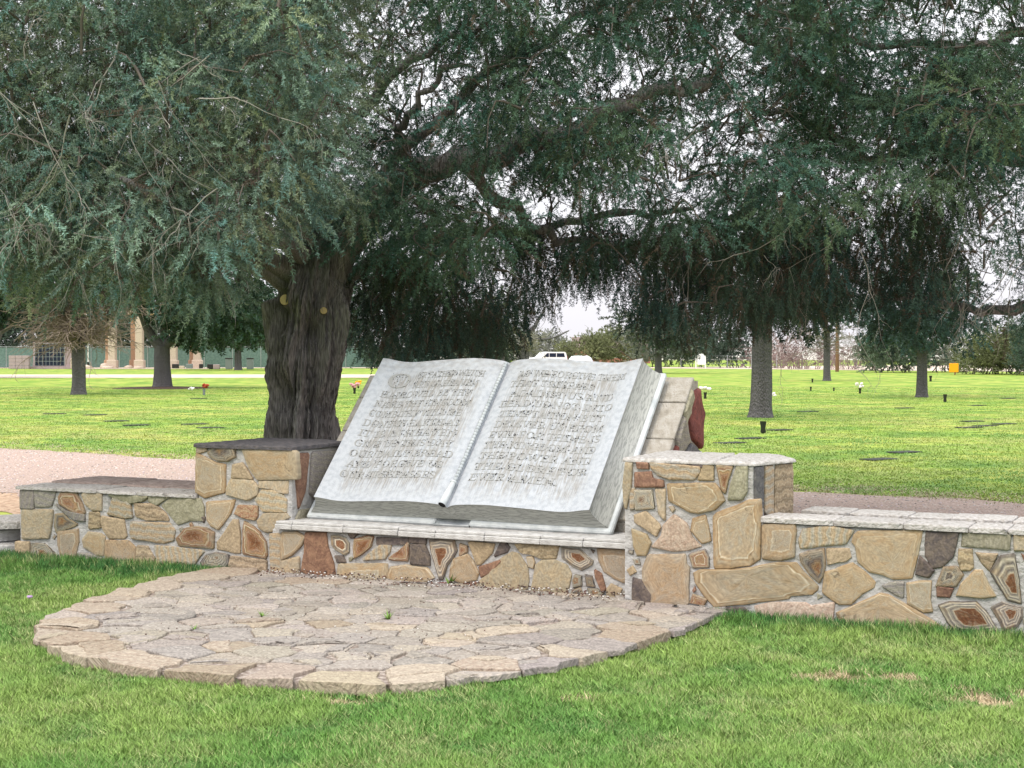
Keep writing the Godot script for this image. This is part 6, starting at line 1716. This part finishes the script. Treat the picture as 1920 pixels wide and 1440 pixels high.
func far_buildings() -> void:
	# niche wall
	var c := thing("niche_wall", "mauve stone niche wall with a grid of dark glass fronts at the far left", "columbarium", Vector3(-49.4, 0, -166.0))
	pbox(c, "body", Vector3(0, 1.45, -.5), Vector3(4.6, 2.9, .9), M.mauve)
	pbox(c, "base", Vector3(-.2, .14, -.35), Vector3(5.0, .28, 1.3), M.mauve)
	pbox(c, "frame", Vector3(-.5, 1.55, -.03), Vector3(3.24, 2.42, .08), M.steel)
	for i in 8:
		for j in 5:
			pbox(c, "pane", Vector3(-.5 - 1.38 + i * .3943, .60 + j * .475, .02), Vector3(.335, .415, .05), M.glass, .004)
	var lw := thing("low_wall", "low mauve block wall at the left end of the niche wall", "wall", Vector3(-52.8, 0, -165.0))
	for j in 4:
		for i in 3:
			pbox(lw, "block", Vector3(-.75 + i * .72, .2 + j * .36, 0), Vector3(.70, .34, .6), M.mauve, .02)
	var st := MB.new()
	st.lathe(PackedVector2Array([Vector2(.30, 0), Vector2(.26, .35), Vector2(.16, .6), Vector2(.20, .75), Vector2(.1, 1.0), Vector2(.12, 1.08), Vector2(.02, 1.2)]), 12)
	var sb := thing("statue", "small pale statue on a tan block just left of the slim trunk", "statue", Vector3(-46.9, 0, -165.0))
	pbox(sb, "block", Vector3(.15, .6, 0), Vector3(1.0, 1.1, .9), M.pinkstone, .03)
	part("figure", st.mesh(), M.greystone, sb, Transform3D(Basis.IDENTITY, Vector3(-.1, 1.2, 0)))
	# pavilion of heavy square columns
	var pv := thing("pavilion", "pavilion of heavy pinkish square columns on the far left lawn", "pavilion", Vector3(-38.2, 0, -166.0))
	for q in [[-5.2, 0, 1], [-4.55, 1.4, 0], [-2.85, -1.5, 1], [-1.5, 2.0, 0], [2.0, 1.6, 0], [3.65, -1.0, 1], [4.35, .5, 0]]:
		var m: Material = M.orangestone if q[2] else M.pinkstone
		var sh := pbox(pv, "column", Vector3(q[0], 3.3, q[1]), Vector3(.80, 5.2, .80), m, .08)
		pbox(sh, "pedestal", Vector3(0, -2.82, 0), Vector3(1.04, 1.0, 1.04), m, .06)
	pbox(pv, "roof_beam", Vector3(-.4, 6.15, 1.7), Vector3(11.5, .6, 1.3), M.pinkstone, .05)
	pbox(pv, "roof_beam", Vector3(-.4, 6.16, -1.2), Vector3(11.4, .6, 1.3), M.orangestone, .05)
	pbox(pv, "floor", Vector3(-.4, .05, .2), Vector3(13, .1, 6), M.paleground, .02)
	# boulders
	var k := 0
	for q in [[-45.2, 1.5, .6], [-43.6, 1.2, .9], [-43.0, 1.6, .5], [-41.0, 1.1, .6], [-39.7, 1.4, .5]]:
		var bm := MB.new()
		bm.lathe(PackedVector2Array([Vector2(.05, -.1), Vector2(.9, .0), Vector2(1.0, .45), Vector2(.75, .85), Vector2(.1, 1.0)]), 11)
		for i in bm.v.size():
			bm.v[i] *= 1.0 + 0.25 * noise.get_noise_3d(bm.v[i].x * 60.0 + k * 70.0, bm.v[i].y * 60.0, bm.v[i].z * 60.0)
			bm.v[i] *= Vector3(q[1] * .42, q[2] * .7, q[1] * .42)
		single("boulder", bm.mesh(), M.pinkstone, ["pinkish boulder right of the niche wall, partly behind the slim trunk", "largest pinkish boulder beside the thin white post", "rounded boulder right of the largest boulder", "flat boulder in front of the left columns", "flat boulder between the two middle columns"][k], "boulder", Vector3(q[0], 0, -163.5 - (k % 2)), k * 40.0, "boulders by the pavilion")
		k += 1
	var wp := MB.new()
	wp.tube(PackedVector3Array([Vector3(0, .7, 0), Vector3(0, 2.8, 0)]), PackedFloat32Array([.06, .06]), 8)
	var po := thing("flag_post", "thin white post with a dark foot right of the slim trunk", "post", Vector3(-45.2, 0, -164.0))
	part("pole", wp.mesh(), M.white, po)
	pbox(po, "foot", Vector3(0, .38, 0), Vector3(.16, .76, .16), M.rubber)
	# memorial blocks in a row
	k = 0
	for q in [[301, 1.0, .62, 0], [329, .70, .56, 1], [341, .55, .36, 2], [355, .70, .56, 0], [377, .40, .56, 1], [394, .58, .54, 1], [406, .70, .5, 3]]:
		var m: Material = [M.greystone, M.granite, M.pinkstone, M.mauve][q[3]]
		var mb := MB.new()
		mb.box(Vector3(0, q[2] / 2, 0), Vector3(q[1], q[2], .35), .05)
		single("headstone", mb.mesh(), m, ["pale grey block left of the forked pine trunk", "dark block just right of the forked pine trunk", "low pinkish block between two taller ones", "grey block in front of the orange column", "narrow dark block right of the orange column", "dark square block under the hanging pine boughs", "brownish block at the right end of the row"][k], "headstone", Vector3((q[0] - 960) / 2884.0 * 163.0, 0, -163.0), 0, "blocks in front of the pavilion")
		k += 1
	k = 0
	for x in [-30.0, -27.75]:
		var b := thing("litter_bin", ["grey stone litter bin left of the small forked pine", "grey stone litter bin right of the small forked pine"][k], "bin", Vector3(x, 0, -163.0), 0, "bins by the fence")
		pbox(b, "box", Vector3(0, .55, 0), Vector3(.66, 1.1, .6), M.greystone, .04)
		pbox(b, "lid", Vector3(0, 1.15, 0), Vector3(.74, .10, .68), M.granite, .03)
		k += 1
	# screened fence
	var f := thing("screened_fence", "long tall fence hung with green wind screen behind the far left lawn", "fence", Vector3(-38.0, 0, -174.0))
	for i in 17:
		var x := -25.6 + i * 3.2
		pbox(f, "screen_panel", Vector3(x + 1.6, 1.22, 0), Vector3(3.14, 2.2, .02), M.screen, .003)
		pbox(f, "post", Vector3(x, 1.25, .03), Vector3(.07, 2.5, .07), M.steel)
	pbox(f, "top_rail", Vector3(0, 2.42, .03), Vector3(52, .06, .06), M.steel)
	# wire fence along the right side
	var w := thing("wire_fence", "thin grey wire fence along the far right edge of the lawn", "fence", Vector3(20.0, 0, -182.0), -49.0)
	for i in 26:
		pbox(w, "post", Vector3(i * 3.6, .75, 0), Vector3(.07, 1.5, .07), M.steel)
	for h in [.5, .95, 1.4]:
		pbox(w, "wire", Vector3(45, h, 0), Vector3(90, .025, .025), M.steel, .003)
	# white off-road car
	var car := thing("parked_car", "white sport utility car with dark side windows, seen above the book", "car", Vector3(4.2, 0, -188.0), 28.0)
	var prof := PackedVector2Array([Vector2(-2.4, .45), Vector2(-2.42, .95), Vector2(-2.3, 1.12), Vector2(-1.15, 1.22), Vector2(-.45, 1.82), Vector2(-.2, 1.88), Vector2(2.0, 1.88), Vector2(2.25, 1.78), Vector2(2.42, 1.15), Vector2(2.46, .5), Vector2(2.3, .38), Vector2(-2.2, .38)])
	var cm := MB.new()
	cm.prism(prof, -.9, .9)
	part("body", cm.mesh(), M.white, car)
	for sgn in [-1.0, 1.0]:
		for q in [[-.95, -.15, 1.24, 1.27, -.40, -.15], [-.07, .85, 0, 0, -.07, .85], [.95, 2.1, 0, 0, .95, 1.98]]:
			var g := MB.new()
			g.prism(PackedVector2Array([Vector2(q[0], 1.24), Vector2(q[1], 1.24), Vector2(q[5], 1.72), Vector2(q[4], 1.72)]), sgn * .89, sgn * .912)
			part("side_window", g.mesh(), M.glass, car)
		pbox(car, "tail_light", Vector3(2.42, 1.15, sgn * .78), Vector3(.12, .4, .2), M.red)
		for x in [-1.5, 1.5]:
			var wm := MB.new()
			wm.tube(PackedVector3Array([Vector3(x, .38, sgn * .70), Vector3(x, .38, sgn * .93)]), PackedFloat32Array([.38, .38]), 18)
			var ty := part("wheel", wm.mesh(), M.rubber, car)
			var rm := MB.new()
			rm.tube(PackedVector3Array([Vector3(x, .38, sgn * .90), Vector3(x, .38, sgn * .94)]), PackedFloat32Array([.22, .22]), 14)
			part("rim", rm.mesh(), M.steel, ty)
	pbox(car, "rear_window", Vector3(2.36, 1.50, 0), Vector3(.06, .44, 1.3), M.glass)
	pbox(car, "rear_bumper", Vector3(2.48, .52, 0), Vector3(.16, .22, 1.7), M.greystone)
	# tarped trailer
	var tr := thing("trailer", "low trailer under a rumpled white cover, right of the white car", "trailer", Vector3(8.1, 0, -182.0), 8.0)
	var tp := PackedVector3Array()
	for i in 9:
		for j in 13:
			var x := -1.45 + 2.9 * j / 12.0
			var z := -.9 + 1.8 * i / 8.0
			var e := minf(minf(j, 12 - j) / 1.5, minf(i, 8 - i) / 1.5)
			tp.append(Vector3(x, (.55 + .78 * smoothstep(0.0, 1.0, e)) + noise.get_noise_2d(x * 90.0, z * 90.0) * .22, z))
	var tm := MB.new()
	tm.grid(tp, 9, 13, Vector3.UP)
	part("cover", tm.mesh(), M.tarp, tr)
	pbox(tr, "bed", Vector3(0, .5, 0), Vector3(2.9, .25, 1.7), M.greystone)
	for x in [-.8, .9]:
		var wm := MB.new()
		wm.tube(PackedVector3Array([Vector3(x, .34, .75), Vector3(x, .34, .98)]), PackedFloat32Array([.34, .34]), 16)
		part("wheel", wm.mesh(), M.rubber, tr)
	# brick house behind the shrubs
	var h := thing("brick_house", "low pinkish brick house half hidden by shrubs, above the right page", "house", Vector3(17.5, 0, -270.0))
	pbox(h, "wall", Vector3(0, 1.4, 0), Vector3(13, 2.8, 7), M.brick, .02)
	var rf := MB.new()
	rf.prism(PackedVector2Array([Vector2(-4.2, 2.8), Vector2(4.2, 2.8), Vector2(0, 4.6)]), -7.0, 7.0, Transform3D(Basis(Vector3.BACK, Vector3.UP, Vector3.RIGHT), Vector3.ZERO))
	part("roof", rf.mesh(), M.roof, h)
	for x in [-3.5, .3, 3.6]:
		var wd := pbox(h, "window", Vector3(x, 1.6, 3.5), Vector3(1.3, 1.3, .1), M.white)
		pbox(wd, "pane", Vector3(0, 0, .05), Vector3(1.05, 1.05, .04), M.glass)
	# signs and poles
	var ws := thing("sign", "white blank board on two posts at the far edge of the lawn", "sign", Vector3(20.9, 0, -172.0))
	pbox(ws, "board", Vector3(.30, 1.05, 0), Vector3(.95, 1.25, .06), M.white)
	pbox(ws, "post", Vector3(-.32, .75, -.05), Vector3(.10, 1.5, .08), M.white)
	pbox(ws, "post", Vector3(.72, .4, -.05), Vector3(.10, .8, .08), M.white)
	var ys := thing("sign", "orange-yellow square sign near the bluish cedar", "sign", Vector3(33.9, 0, -118.0))
	pbox(ys, "board", Vector3(0, .55, 0), Vector3(.72, .68, .05), M.yellow, .02)
	pbox(ys, "post", Vector3(.1, .5, -.04), Vector3(.10, 1.0, .06), M.wood)
	k = 0
	for q in [[29.6, -140.0, 9.0, .17], [17.5, -215.0, 9.0, .16]]:
		var pm := MB.new()
		pm.tube(PackedVector3Array([Vector3(0, -.1, 0), Vector3(0, q[2], 0)]), PackedFloat32Array([q[3], q[3] * .7]), 10)
		var u := thing("utility_pole", ["brown wooden pole behind the slender pale trunk", "brown wooden pole in front of the brick house"][k], "pole", Vector3(q[0], 0, q[1]))
		part("pole", pm.mesh(), M.wood, u)
		pbox(u, "crossarm", Vector3(0, q[2] - .6, .12), Vector3(2.2, .12, .1), M.wood)
		k += 1

# ------------------------------------------------------------------ shrubs and trees on the skyline
func shrub(label: String, called: String, cat: String, at: Vector3, w: float, h: float, tone: Color, n: int, stems: int, bare: bool, size: float) -> void:
	var o := thing(called, label, cat, at, 0.0, "plants along the far edge of the lawn")
	var sm := MB.new()
	sm.tint = Color(.10, .085, .08) if not bare else tone
	for i in stems:
		var an := rng.randf() * TAU
		dead_twig(sm, Vector3(rng.randf_range(-.3, .3) * w, 0, rng.randf_range(-.2, .2) * w), Vector3(cos(an) * .6, 1.3, sin(an) * .6).normalized(), h * rng.randf_range(.7, 1.0), .05 if not bare else .03, 2 if bare else 1)
	part("stems", sm.mesh(), M.pebble, o).set_meta("kind", "stuff")
	if n > 0:
		var wh := [[], [], [], []]
		var tn := [PackedColorArray(), PackedColorArray(), PackedColorArray(), PackedColorArray()]
		for c in maxi(4, n / 7):
			var an := rng.randf() * TAU
			var rr := sqrt(rng.randf())
			var mid := Vector3(cos(an) * rr * w * .5, h * rng.randf_range(.22, .95) * (1.0 - rr * rr * .35), sin(an) * rr * w * .5)
			var v0 := rng.randf_range(.7, 1.3)
			for i in 14:
				var g := Vector3(rng.randfn(), rng.randfn() * .8, rng.randfn())
				var k := rng.randi() % 4
				var s := size * rng.randf_range(.6, 1.2)
				wh[k].append(Transform3D((Basis(Quaternion(Vector3.UP, (g.normalized() + Vector3(0, .35, 0)).normalized())) * Basis(Vector3.UP, rng.randf() * TAU)).scaled(Vector3(s, s, s)), mid + g * size * .45))
				var v := v0 * rng.randf_range(.8, 1.25)
				tn[k].append(Color(tone.r * v, tone.g * v, tone.b * v))
		for k in 4:
			if wh[k].size():
				scatter("foliage", broad[k], M.leaf, wh[k], tn[k], o)

func far_plants() -> void:
	var gr := Color(.115, .155, .105)  # these leaf tones are lightened to stand in for distance haze
	var ol := Color(.19, .21, .10)
	var dk := Color(.075, .11, .08)
	var rd := Color(.26, .19, .18)
	var gy := Color(.22, .235, .19)
	# [x, z, width, height, tone, sprays, stems, bare, what]
	var list := [
		[-58, -185, 12, 10, dk, 1300, 4, false, "dark green tree above the left end of the niche wall"], [-46, -188, 12, 10, gr, 1300, 4, false, "mid green tree behind the niche wall"], [-34, -190, 12, 10, gr, 1300, 4, false, "mid green tree behind the pavilion"], [-24, -188, 12, 9, dk, 1300, 4, false, "dark tree behind the bins and fence"],
		[-14.5, -172, 3.2, 3.6, dk, 320, 4, false, "dark bush in front of the fence right of the juniper trunk"], [-9, -185, 7, 6.5, gr, 600, 4, false, "green tree behind the top left corner of the book"], [-3, -190, 7, 5.5, gy, 500, 5, false, "grey-green bush behind the left page"],
		[9.5, -196, 7, 4.2, ol, 620, 6, false, "olive bush behind the tarped trailer"], [14.0, -200, 7, 5.4, ol, 700, 6, false, "yellowish bush in front of the brick house"], [4.0, -204, 9, 5.0, gy, 700, 6, false, "pale grey-green bush behind the white car"], [-2.0, -160, 4, 3.6, gr, 340, 5, false, "green bush left of the pale forked trunk"], [18.0, -192, 7.5, 5.6, gy, 560, 6, false, "grey-green bush right of the brick house"], [22.0, -188, 6, 5.2, gr, 560, 5, false, "round green bush behind the white sign"],
		[25.0, -180, 6, 5.0, dk, 600, 5, false, "dark green bush right of the white sign"], [29.5, -176, 5.5, 4.4, rd, 90, 40, true, "leafless reddish bush behind the grey flared trunk"], [31.5, -166, 6, 4.4, rd, 120, 44, true, "wide leafless reddish bush left of the slender trunk"], [34.5, -160, 6, 3.8, rd, 80, 40, true, "low leafless bush right of the slender trunk"],
		[35.5, -147, 4.5, 3.4, gy, 240, 8, false, "sparse grey bush by the brown pole"], [33.0, -134, 5.2, 3.8, gr, 520, 5, false, "low green cedar bush left of the bluish cedar"], [38.5, -136, 5, 3.6, gy, 300, 7, false, "grey bush right behind the bluish cedar"], [37.8, -122, 4.6, 3.2, ol, 420, 5, false, "olive bush right of the yellow sign"],
		[41.0, -124, 4.4, 4.4, gr, 480, 5, false, "tall green bush near the right edge"], [40.0, -116, 3.6, 2.6, dk, 320, 7, false, "dark many-stemmed bush near the right edge"], [43.5, -118, 4.5, 4.4, gr, 420, 6, false, "green bush at the right edge of the lawn"],
	]
	for q in list:
		shrub(q[8], "bush" if q[3] < 6 else "tree", "bush" if q[3] < 6 else "tree", Vector3(q[0], 0, q[1]), q[2], q[3], q[4], q[5], q[6], q[7], .75 if q[3] < 6 else 1.2)

# ------------------------------------------------------------------ things on the lawn
func small_things() -> void:
	# sunken flat grave markers
	var gm := MB.new()
	gm.box(Vector3(0, .008, 0), Vector3(.56, .03, .30), .008)
	var spots := [
		[5.55, -23.2, "nearest flat grave marker beyond the right pier, the lower of a close pair"],
		[6.35, -24.9, "upper flat grave marker of the close pair beyond the right pier"],
		[9.9, -33.3, "left end of the slanting row of flat markers at the far right"],
		[10.5, -34.1, "middle flat marker of the slanting row at the far right"],
		[11.2, -35.0, "right end of the slanting row of flat markers at the far right"],
		[10.9, -36.4, "flat marker just above the slanting row at the far right"],
		[4.5, -29.0, "flat marker in the grass in front of the nearest dark vase"],
		[5.6, -32.2, "flat marker right behind the nearest dark vase"],
		[3.9, -27.5, "flat marker close to the red end of the book rest"],
		[8.2, -42.6, "flat marker right of the grey flared trunk"],
		[11.6, -45.4, "flat marker in the lawn left of the bluish cedar"],
		[14.4, -47.6, "flat marker in front of the vase by the bluish cedar"],
		[17.8, -55.2, "flat marker right of the bluish cedar near the frame's edge"],
		[9.9, -62, "small far flat marker by the grey flared trunk"],
		[-12.2, -41.0, "flat marker at the left edge below the slim trunk"],
		[-10.9, -40.2, "flat marker just right of the one at the left edge"],
		[-8.4, -34.4, "longest-looking flat marker between the drive and the forked pine"],
		[-7.2, -34.9, "flat marker left of the juniper trunk, the upper of two"],
		[-9.4, -36.5, "flat marker above the middle of the left lawn"],
		[-6.5, -33.2, "flat marker left of the juniper trunk, the lower of two"],
		[-11.2, -55, "flat marker under the pale vase of red flowers"],
		[-26, -92, "far flat marker between the slim trunk and the lane"],
		[-3.4, -37, "flat marker between the juniper trunk and the book"]]
	var n := 0
	for q in spots:
		single("grave_marker", gm.mesh() if n == 0 else (get_node("grave_marker") as MeshInstance3D).mesh, M.bronze, q[2], "grave marker", Vector3(q[0], 0.0, q[1]), 33.0, "flat grave markers in the lawn")
		n += 1
	# vases and flowers
	var vm := MB.new()
	vm.lathe(PackedVector2Array([Vector2(.035, 0), Vector2(.045, .04), Vector2(.035, .08), Vector2(.055, .20), Vector2(.048, .20)]), 12)
	var vase := vm.mesh()
	var items := [[5.05, -30.9, 1.25, 0, "dark metal vase, nearest on the right lawn beyond the pier"], [14.45, -51.3, 1.3, 0, "dark vase just right of the bluish cedar trunk"], [13.0, -66.9, .9, 0, "tiny dark vase right of the grey flared trunk, the left of a close pair"], [13.9, -66.4, .8, 0, "tiny dark vase, the right of a close pair"], [24.5, -90.0, 1.7, 0, "dark upright vase far right of the bluish cedar"], [16.9, -86.5, 1.1, 0, "tiny dark vase left of the bluish cedar"],
		[-12.0, -59.9, 1.2, 1, "pale vase of red and brown flowers right of the forked pine"], [-12.85, -61.5, .8, 2, "white bouquet lying left of the red flowers"], [6.9, -54.9, 1.2, 2, "vase of pale flowers just right of the book rest"], [14.1, -62.3, 1.2, 2, "low white bouquet in the middle of the right lawn"], [9.1, -53.5, .7, 2, "small white flower near the grey flared trunk"], [-6.35, -62.0, 1.2, 3, "vase of pink flowers between the juniper trunk and the book"], [-7.2, -72.0, 1.0, 4, "yellow-green posy right of the juniper trunk"]]
	for q in items:
		var o := thing("vase" if q[3] < 2 else "flowers", q[4], "vase" if q[3] < 2 else "flowers", Vector3(q[0], 0, q[1]), 0, "vases and flowers on the graves")
		var s: float = q[2]
		if q[3] != 2 or s > 1.1:
			part("pot", vase, M.bronze if q[3] != 1 else M.greystone, o, Transform3D(Basis.from_scale(Vector3.ONE * s), Vector3.ZERO))
		if q[3] > 0:
			var m: Material = [null, M.petal_red, M.petal_white, M.petal_pink, M.yellow][q[3]]
			for k in 9:
				var fm := MB.new()
				fm.lathe(PackedVector2Array([Vector2(.005, -.03), Vector2(.05, .0), Vector2(.06, .03), Vector2(.03, .05), Vector2(.002, .045)]), 8)
				var an := rng.randf() * TAU
				var rr := sqrt(rng.randf()) * .14 * s
				part("bloom", fm.mesh(), m, o, Transform3D(Basis(Vector3(cos(an), 0, sin(an)), .6).scaled(Vector3.ONE * s), Vector3(cos(an) * rr, s * (.21 + rng.randf() * .12), sin(an) * rr)))
	# a stray blossom in the near grass, a dry leaf on the low wall
	var pb := MB.new()
	pb.lathe(PackedVector2Array([Vector2(.003, 0), Vector2(.016, .004), Vector2(.02, .016), Vector2(.006, .02)]), 8)
	var fl := thing("fallen_blossom", "tiny purple blossom in the grass left of the terrace", "blossom", Vector3(-3.06, .05, -9.73))
	part("petals", pb.mesh(), mat(srgb(180, 150, 190)), fl)
	var a := deg_to_rad(TURN)
	var lf := MB.new()
	for k in 7:
		var an := TAU * k / 7.0
		var e := Vector3(cos(an) * .045, .02 + .02 * sin(an * 2.0), sin(an) * .035)
		var g := Vector3(cos(an + .9) * .04, .012, sin(an + .9) * .035)
		lf.tri(Vector3(0, .012, 0), e, g, Vector3.UP)
	var p := ORIGIN + Vector3(cos(a), 0, sin(a)) * -0.98 + Vector3(sin(a), 0, -cos(a)) * 0.75
	single("dry_leaf", lf.mesh(), M.dark, "curled dark dry leaf on top of the low left wall", "leaf", p + Vector3(0, .597, 0))

# ------------------------------------------------------------------ grass
func tuft(seed_: int, count: int, spread: float, wide: float, tall: float, flop: float) -> ArrayMesh:
	var r := RandomNumberGenerator.new()
	r.seed = seed_
	var mb := MB.new()
	for i in count:
		var an := r.randf() * TAU
		var at := Vector3(r.randf_range(-1, 1), 0, r.randf_range(-1, 1)) * spread
		var h := tall * r.randf_range(.55, 1.15)
		var ln := Vector3(cos(an), 0, sin(an)) * h * flop * r.randf_range(.2, 1.0)
		var sd := Vector3(-sin(an), 0, cos(an)).rotated(Vector3.UP, r.randf_range(-.8, .8)) * wide * r.randf_range(.7, 1.2)
		var m := at + ln * 0.3 + Vector3(0, h * 0.6, 0)
		var t := at + ln + Vector3(0, h, 0)
		var v := r.randf_range(.75, 1.25)
		mb.tint = Color(v, v, v)
		mb.tri(at - sd, at + sd, m + sd * .8, Vector3(ln.x, .3, ln.z + .01))
		mb.tri(at - sd, m + sd * .8, m - sd * .8, Vector3(ln.x, .3, ln.z + .01))
		mb.tri(m - sd * .8, m + sd * .8, t, Vector3(ln.x, .3, ln.z + .01))
	return mb.mesh()

func grass() -> void:
	noise.seed = 33
	var a := deg_to_rad(TURN)
	var du := Vector3(cos(a), 0, sin(a))
	var db := Vector3(sin(a), 0, -cos(a))
	var near := []
	for k in 3:
		near.append(tuft(300 + k, 11, .032, .0025, .056, .85))
	var wh := [[], [], []]
	var tn := [PackedColorArray(), PackedColorArray(), PackedColorArray()]
	var ring := PackedVector2Array()
	for e in [[-.34, .3], [-.40, -.5], [-.37, -1.0], [-.19, -1.76], [.14, -2.41], [.62, -2.81], [1.15, -3.0], [1.85, -3.02], [2.48, -2.88], [2.86, -2.57], [3.06, -2.2], [3.21, -1.68], [3.32, -1.06], [3.34, -.45], [3.32, .3]]:
		ring.append(Vector2(e[0], e[1]))
	# worn spots with straw
	var worn := [[1.60, -7.43, .20, .10], [1.83, -7.42, .15, .09], [2.15, -6.95, .13, .16], [2.42, -7.1, .12, .09], [-.76, -6.95, .12, .06], [.3, -6.98, .06, .05]]
	var i := 0
	var tries := 0
	while i < 62000 and tries < 400000:
		tries += 1
		var z := -lerpf(5.3, 14.2, pow(rng.randf(), 1.35))
		var x := rng.randf_range(-1, 1) * (absf(z) * 0.345 + 0.25)
		var w := Vector3(x, 0, z) - ORIGIN
		var s := w.dot(du)
		var t := w.dot(db)
		if t > -0.14 + (0.19 if s < 0.0 else 0.0):
			if s > -2.42 or t > 1.9:
				continue
		if Geometry2D.is_point_in_polygon(Vector2(s, t), ring):
			continue
		i += 1
		var dry := 0.0
		var mid0 := noise.get_noise_2d(x * 330.0 + 77.0, z * 330.0)
		for q in worn:
			dry = maxf(dry, 1.0 - Vector2((x - q[0]) / q[2], (z - q[1]) / q[3]).length() * 0.8 + mid0 * 0.9)
		var edge := smoothstep(-0.55, -0.12, t) if (s > 3.2 or s < -.2) else 0.0
		var big := noise.get_noise_2d(x * 26.0, z * 26.0)
		var mid := noise.get_noise_2d(x * 110.0 + 77.0, z * 110.0)
		var h := 0.95 + edge * 0.75 + mid * 0.35 - maxf(dry, 0.0) * 0.6
		var c := Color(.16, .31, .07).lerp(Color(.27, .39, .10), clampf(0.35 + big * 1.8 + (absf(z) < 7.2 as int) * 0.25, 0, 1)).lerp(Color(.062, .185, .048), clampf(-mid * 0.9 + edge * 1.0, 0, 1))  # shade painted in: blades darken towards the walls and lighten nearest the viewer
		if rng.randf() < 0.10 + clampf(noise.get_noise_2d(x * 55.0 + 500.0, z * 55.0), 0.0, 0.5) * 0.7:
			c = Color(.42, .44, .20).lerp(c, rng.randf() * 0.6)
		if dry > 0.0 and rng.randf() < dry * 2.2:
			c = Color(.55, .44, .28)
		var v := rng.randf_range(.6, 1.35)
		var k := rng.randi() % 3
		var sx := rng.randf_range(.9, 1.25)
		wh[k].append(Transform3D(Basis(Vector3.UP, rng.randf() * TAU).scaled(Vector3(sx, maxf(h, .3), sx)), Vector3(x, 0.002, z)))
		tn[k].append(Color(c.r * v, c.g * v, c.b * v))
	var o := thing("grass", "short green grass blades filling the lawn in front of the memorial", "grass", Vector3.ZERO, 0, "", "stuff")
	for k in 3:
		scatter("blades", near[k], M.blade, wh[k], tn[k], o)
	# coarser tufts on the lawn beyond the drive
	var far := []
	for k in 3:
		far.append(tuft(400 + k, 12, .12, .006, .020, 2.2))
	wh = [[], [], []]
	tn = [PackedColorArray(), PackedColorArray(), PackedColorArray()]
	var da := Vector2(-40.2, -46.9)
	var dd := (Vector2(30.0, 0.0) - da).normalized()
	var nr := Vector2(-dd.y, dd.x)
	i = 0
	while i < 60000:
		var z := -lerpf(14.0, 75.0, pow(rng.randf(), 1.6))
		var x := rng.randf_range(-1, 1) * (absf(z) * 0.345 + 0.3)
		var off := (Vector2(x, z) - da).dot(nr)
		i += 1
		if off > 0.05 + rng.randfn() * 0.12:
			continue
		var big := noise.get_noise_2d(x * 6.0, z * 6.0)
		var mid := noise.get_noise_2d(x * 14.0, z * 14.0)
		var c := Color(.27, .38, .088).lerp(Color(.42, .44, .15), clampf(0.35 + big * 1.5, 0, 1)).lerp(Color(.17, .31, .075), clampf(-mid * 1.9, 0, 1))
		if off > -1.6 and rng.randf() < (off + 1.6) * 0.42:
			c = Color(.46, .38, .26)
		var v := rng.randf_range(.9, 1.1)
		var k := rng.randi() % 3
		var s := rng.randf_range(.8, 1.4)
		wh[k].append(Transform3D(Basis(Vector3.UP, rng.randf() * TAU).scaled(Vector3(s, s * rng.randf_range(.6, 1.2), s)), Vector3(x, 0.002, z)))
		tn[k].append(Color(c.r * v, c.g * v, c.b * v))
	var o2 := thing("grass", "yellow-green grass of the lawn beyond the gravel drive", "grass", Vector3.ZERO, 0, "", "stuff")
	for k in 3:
		scatter("blades", far[k], M.blade, wh[k], tn[k], o2)
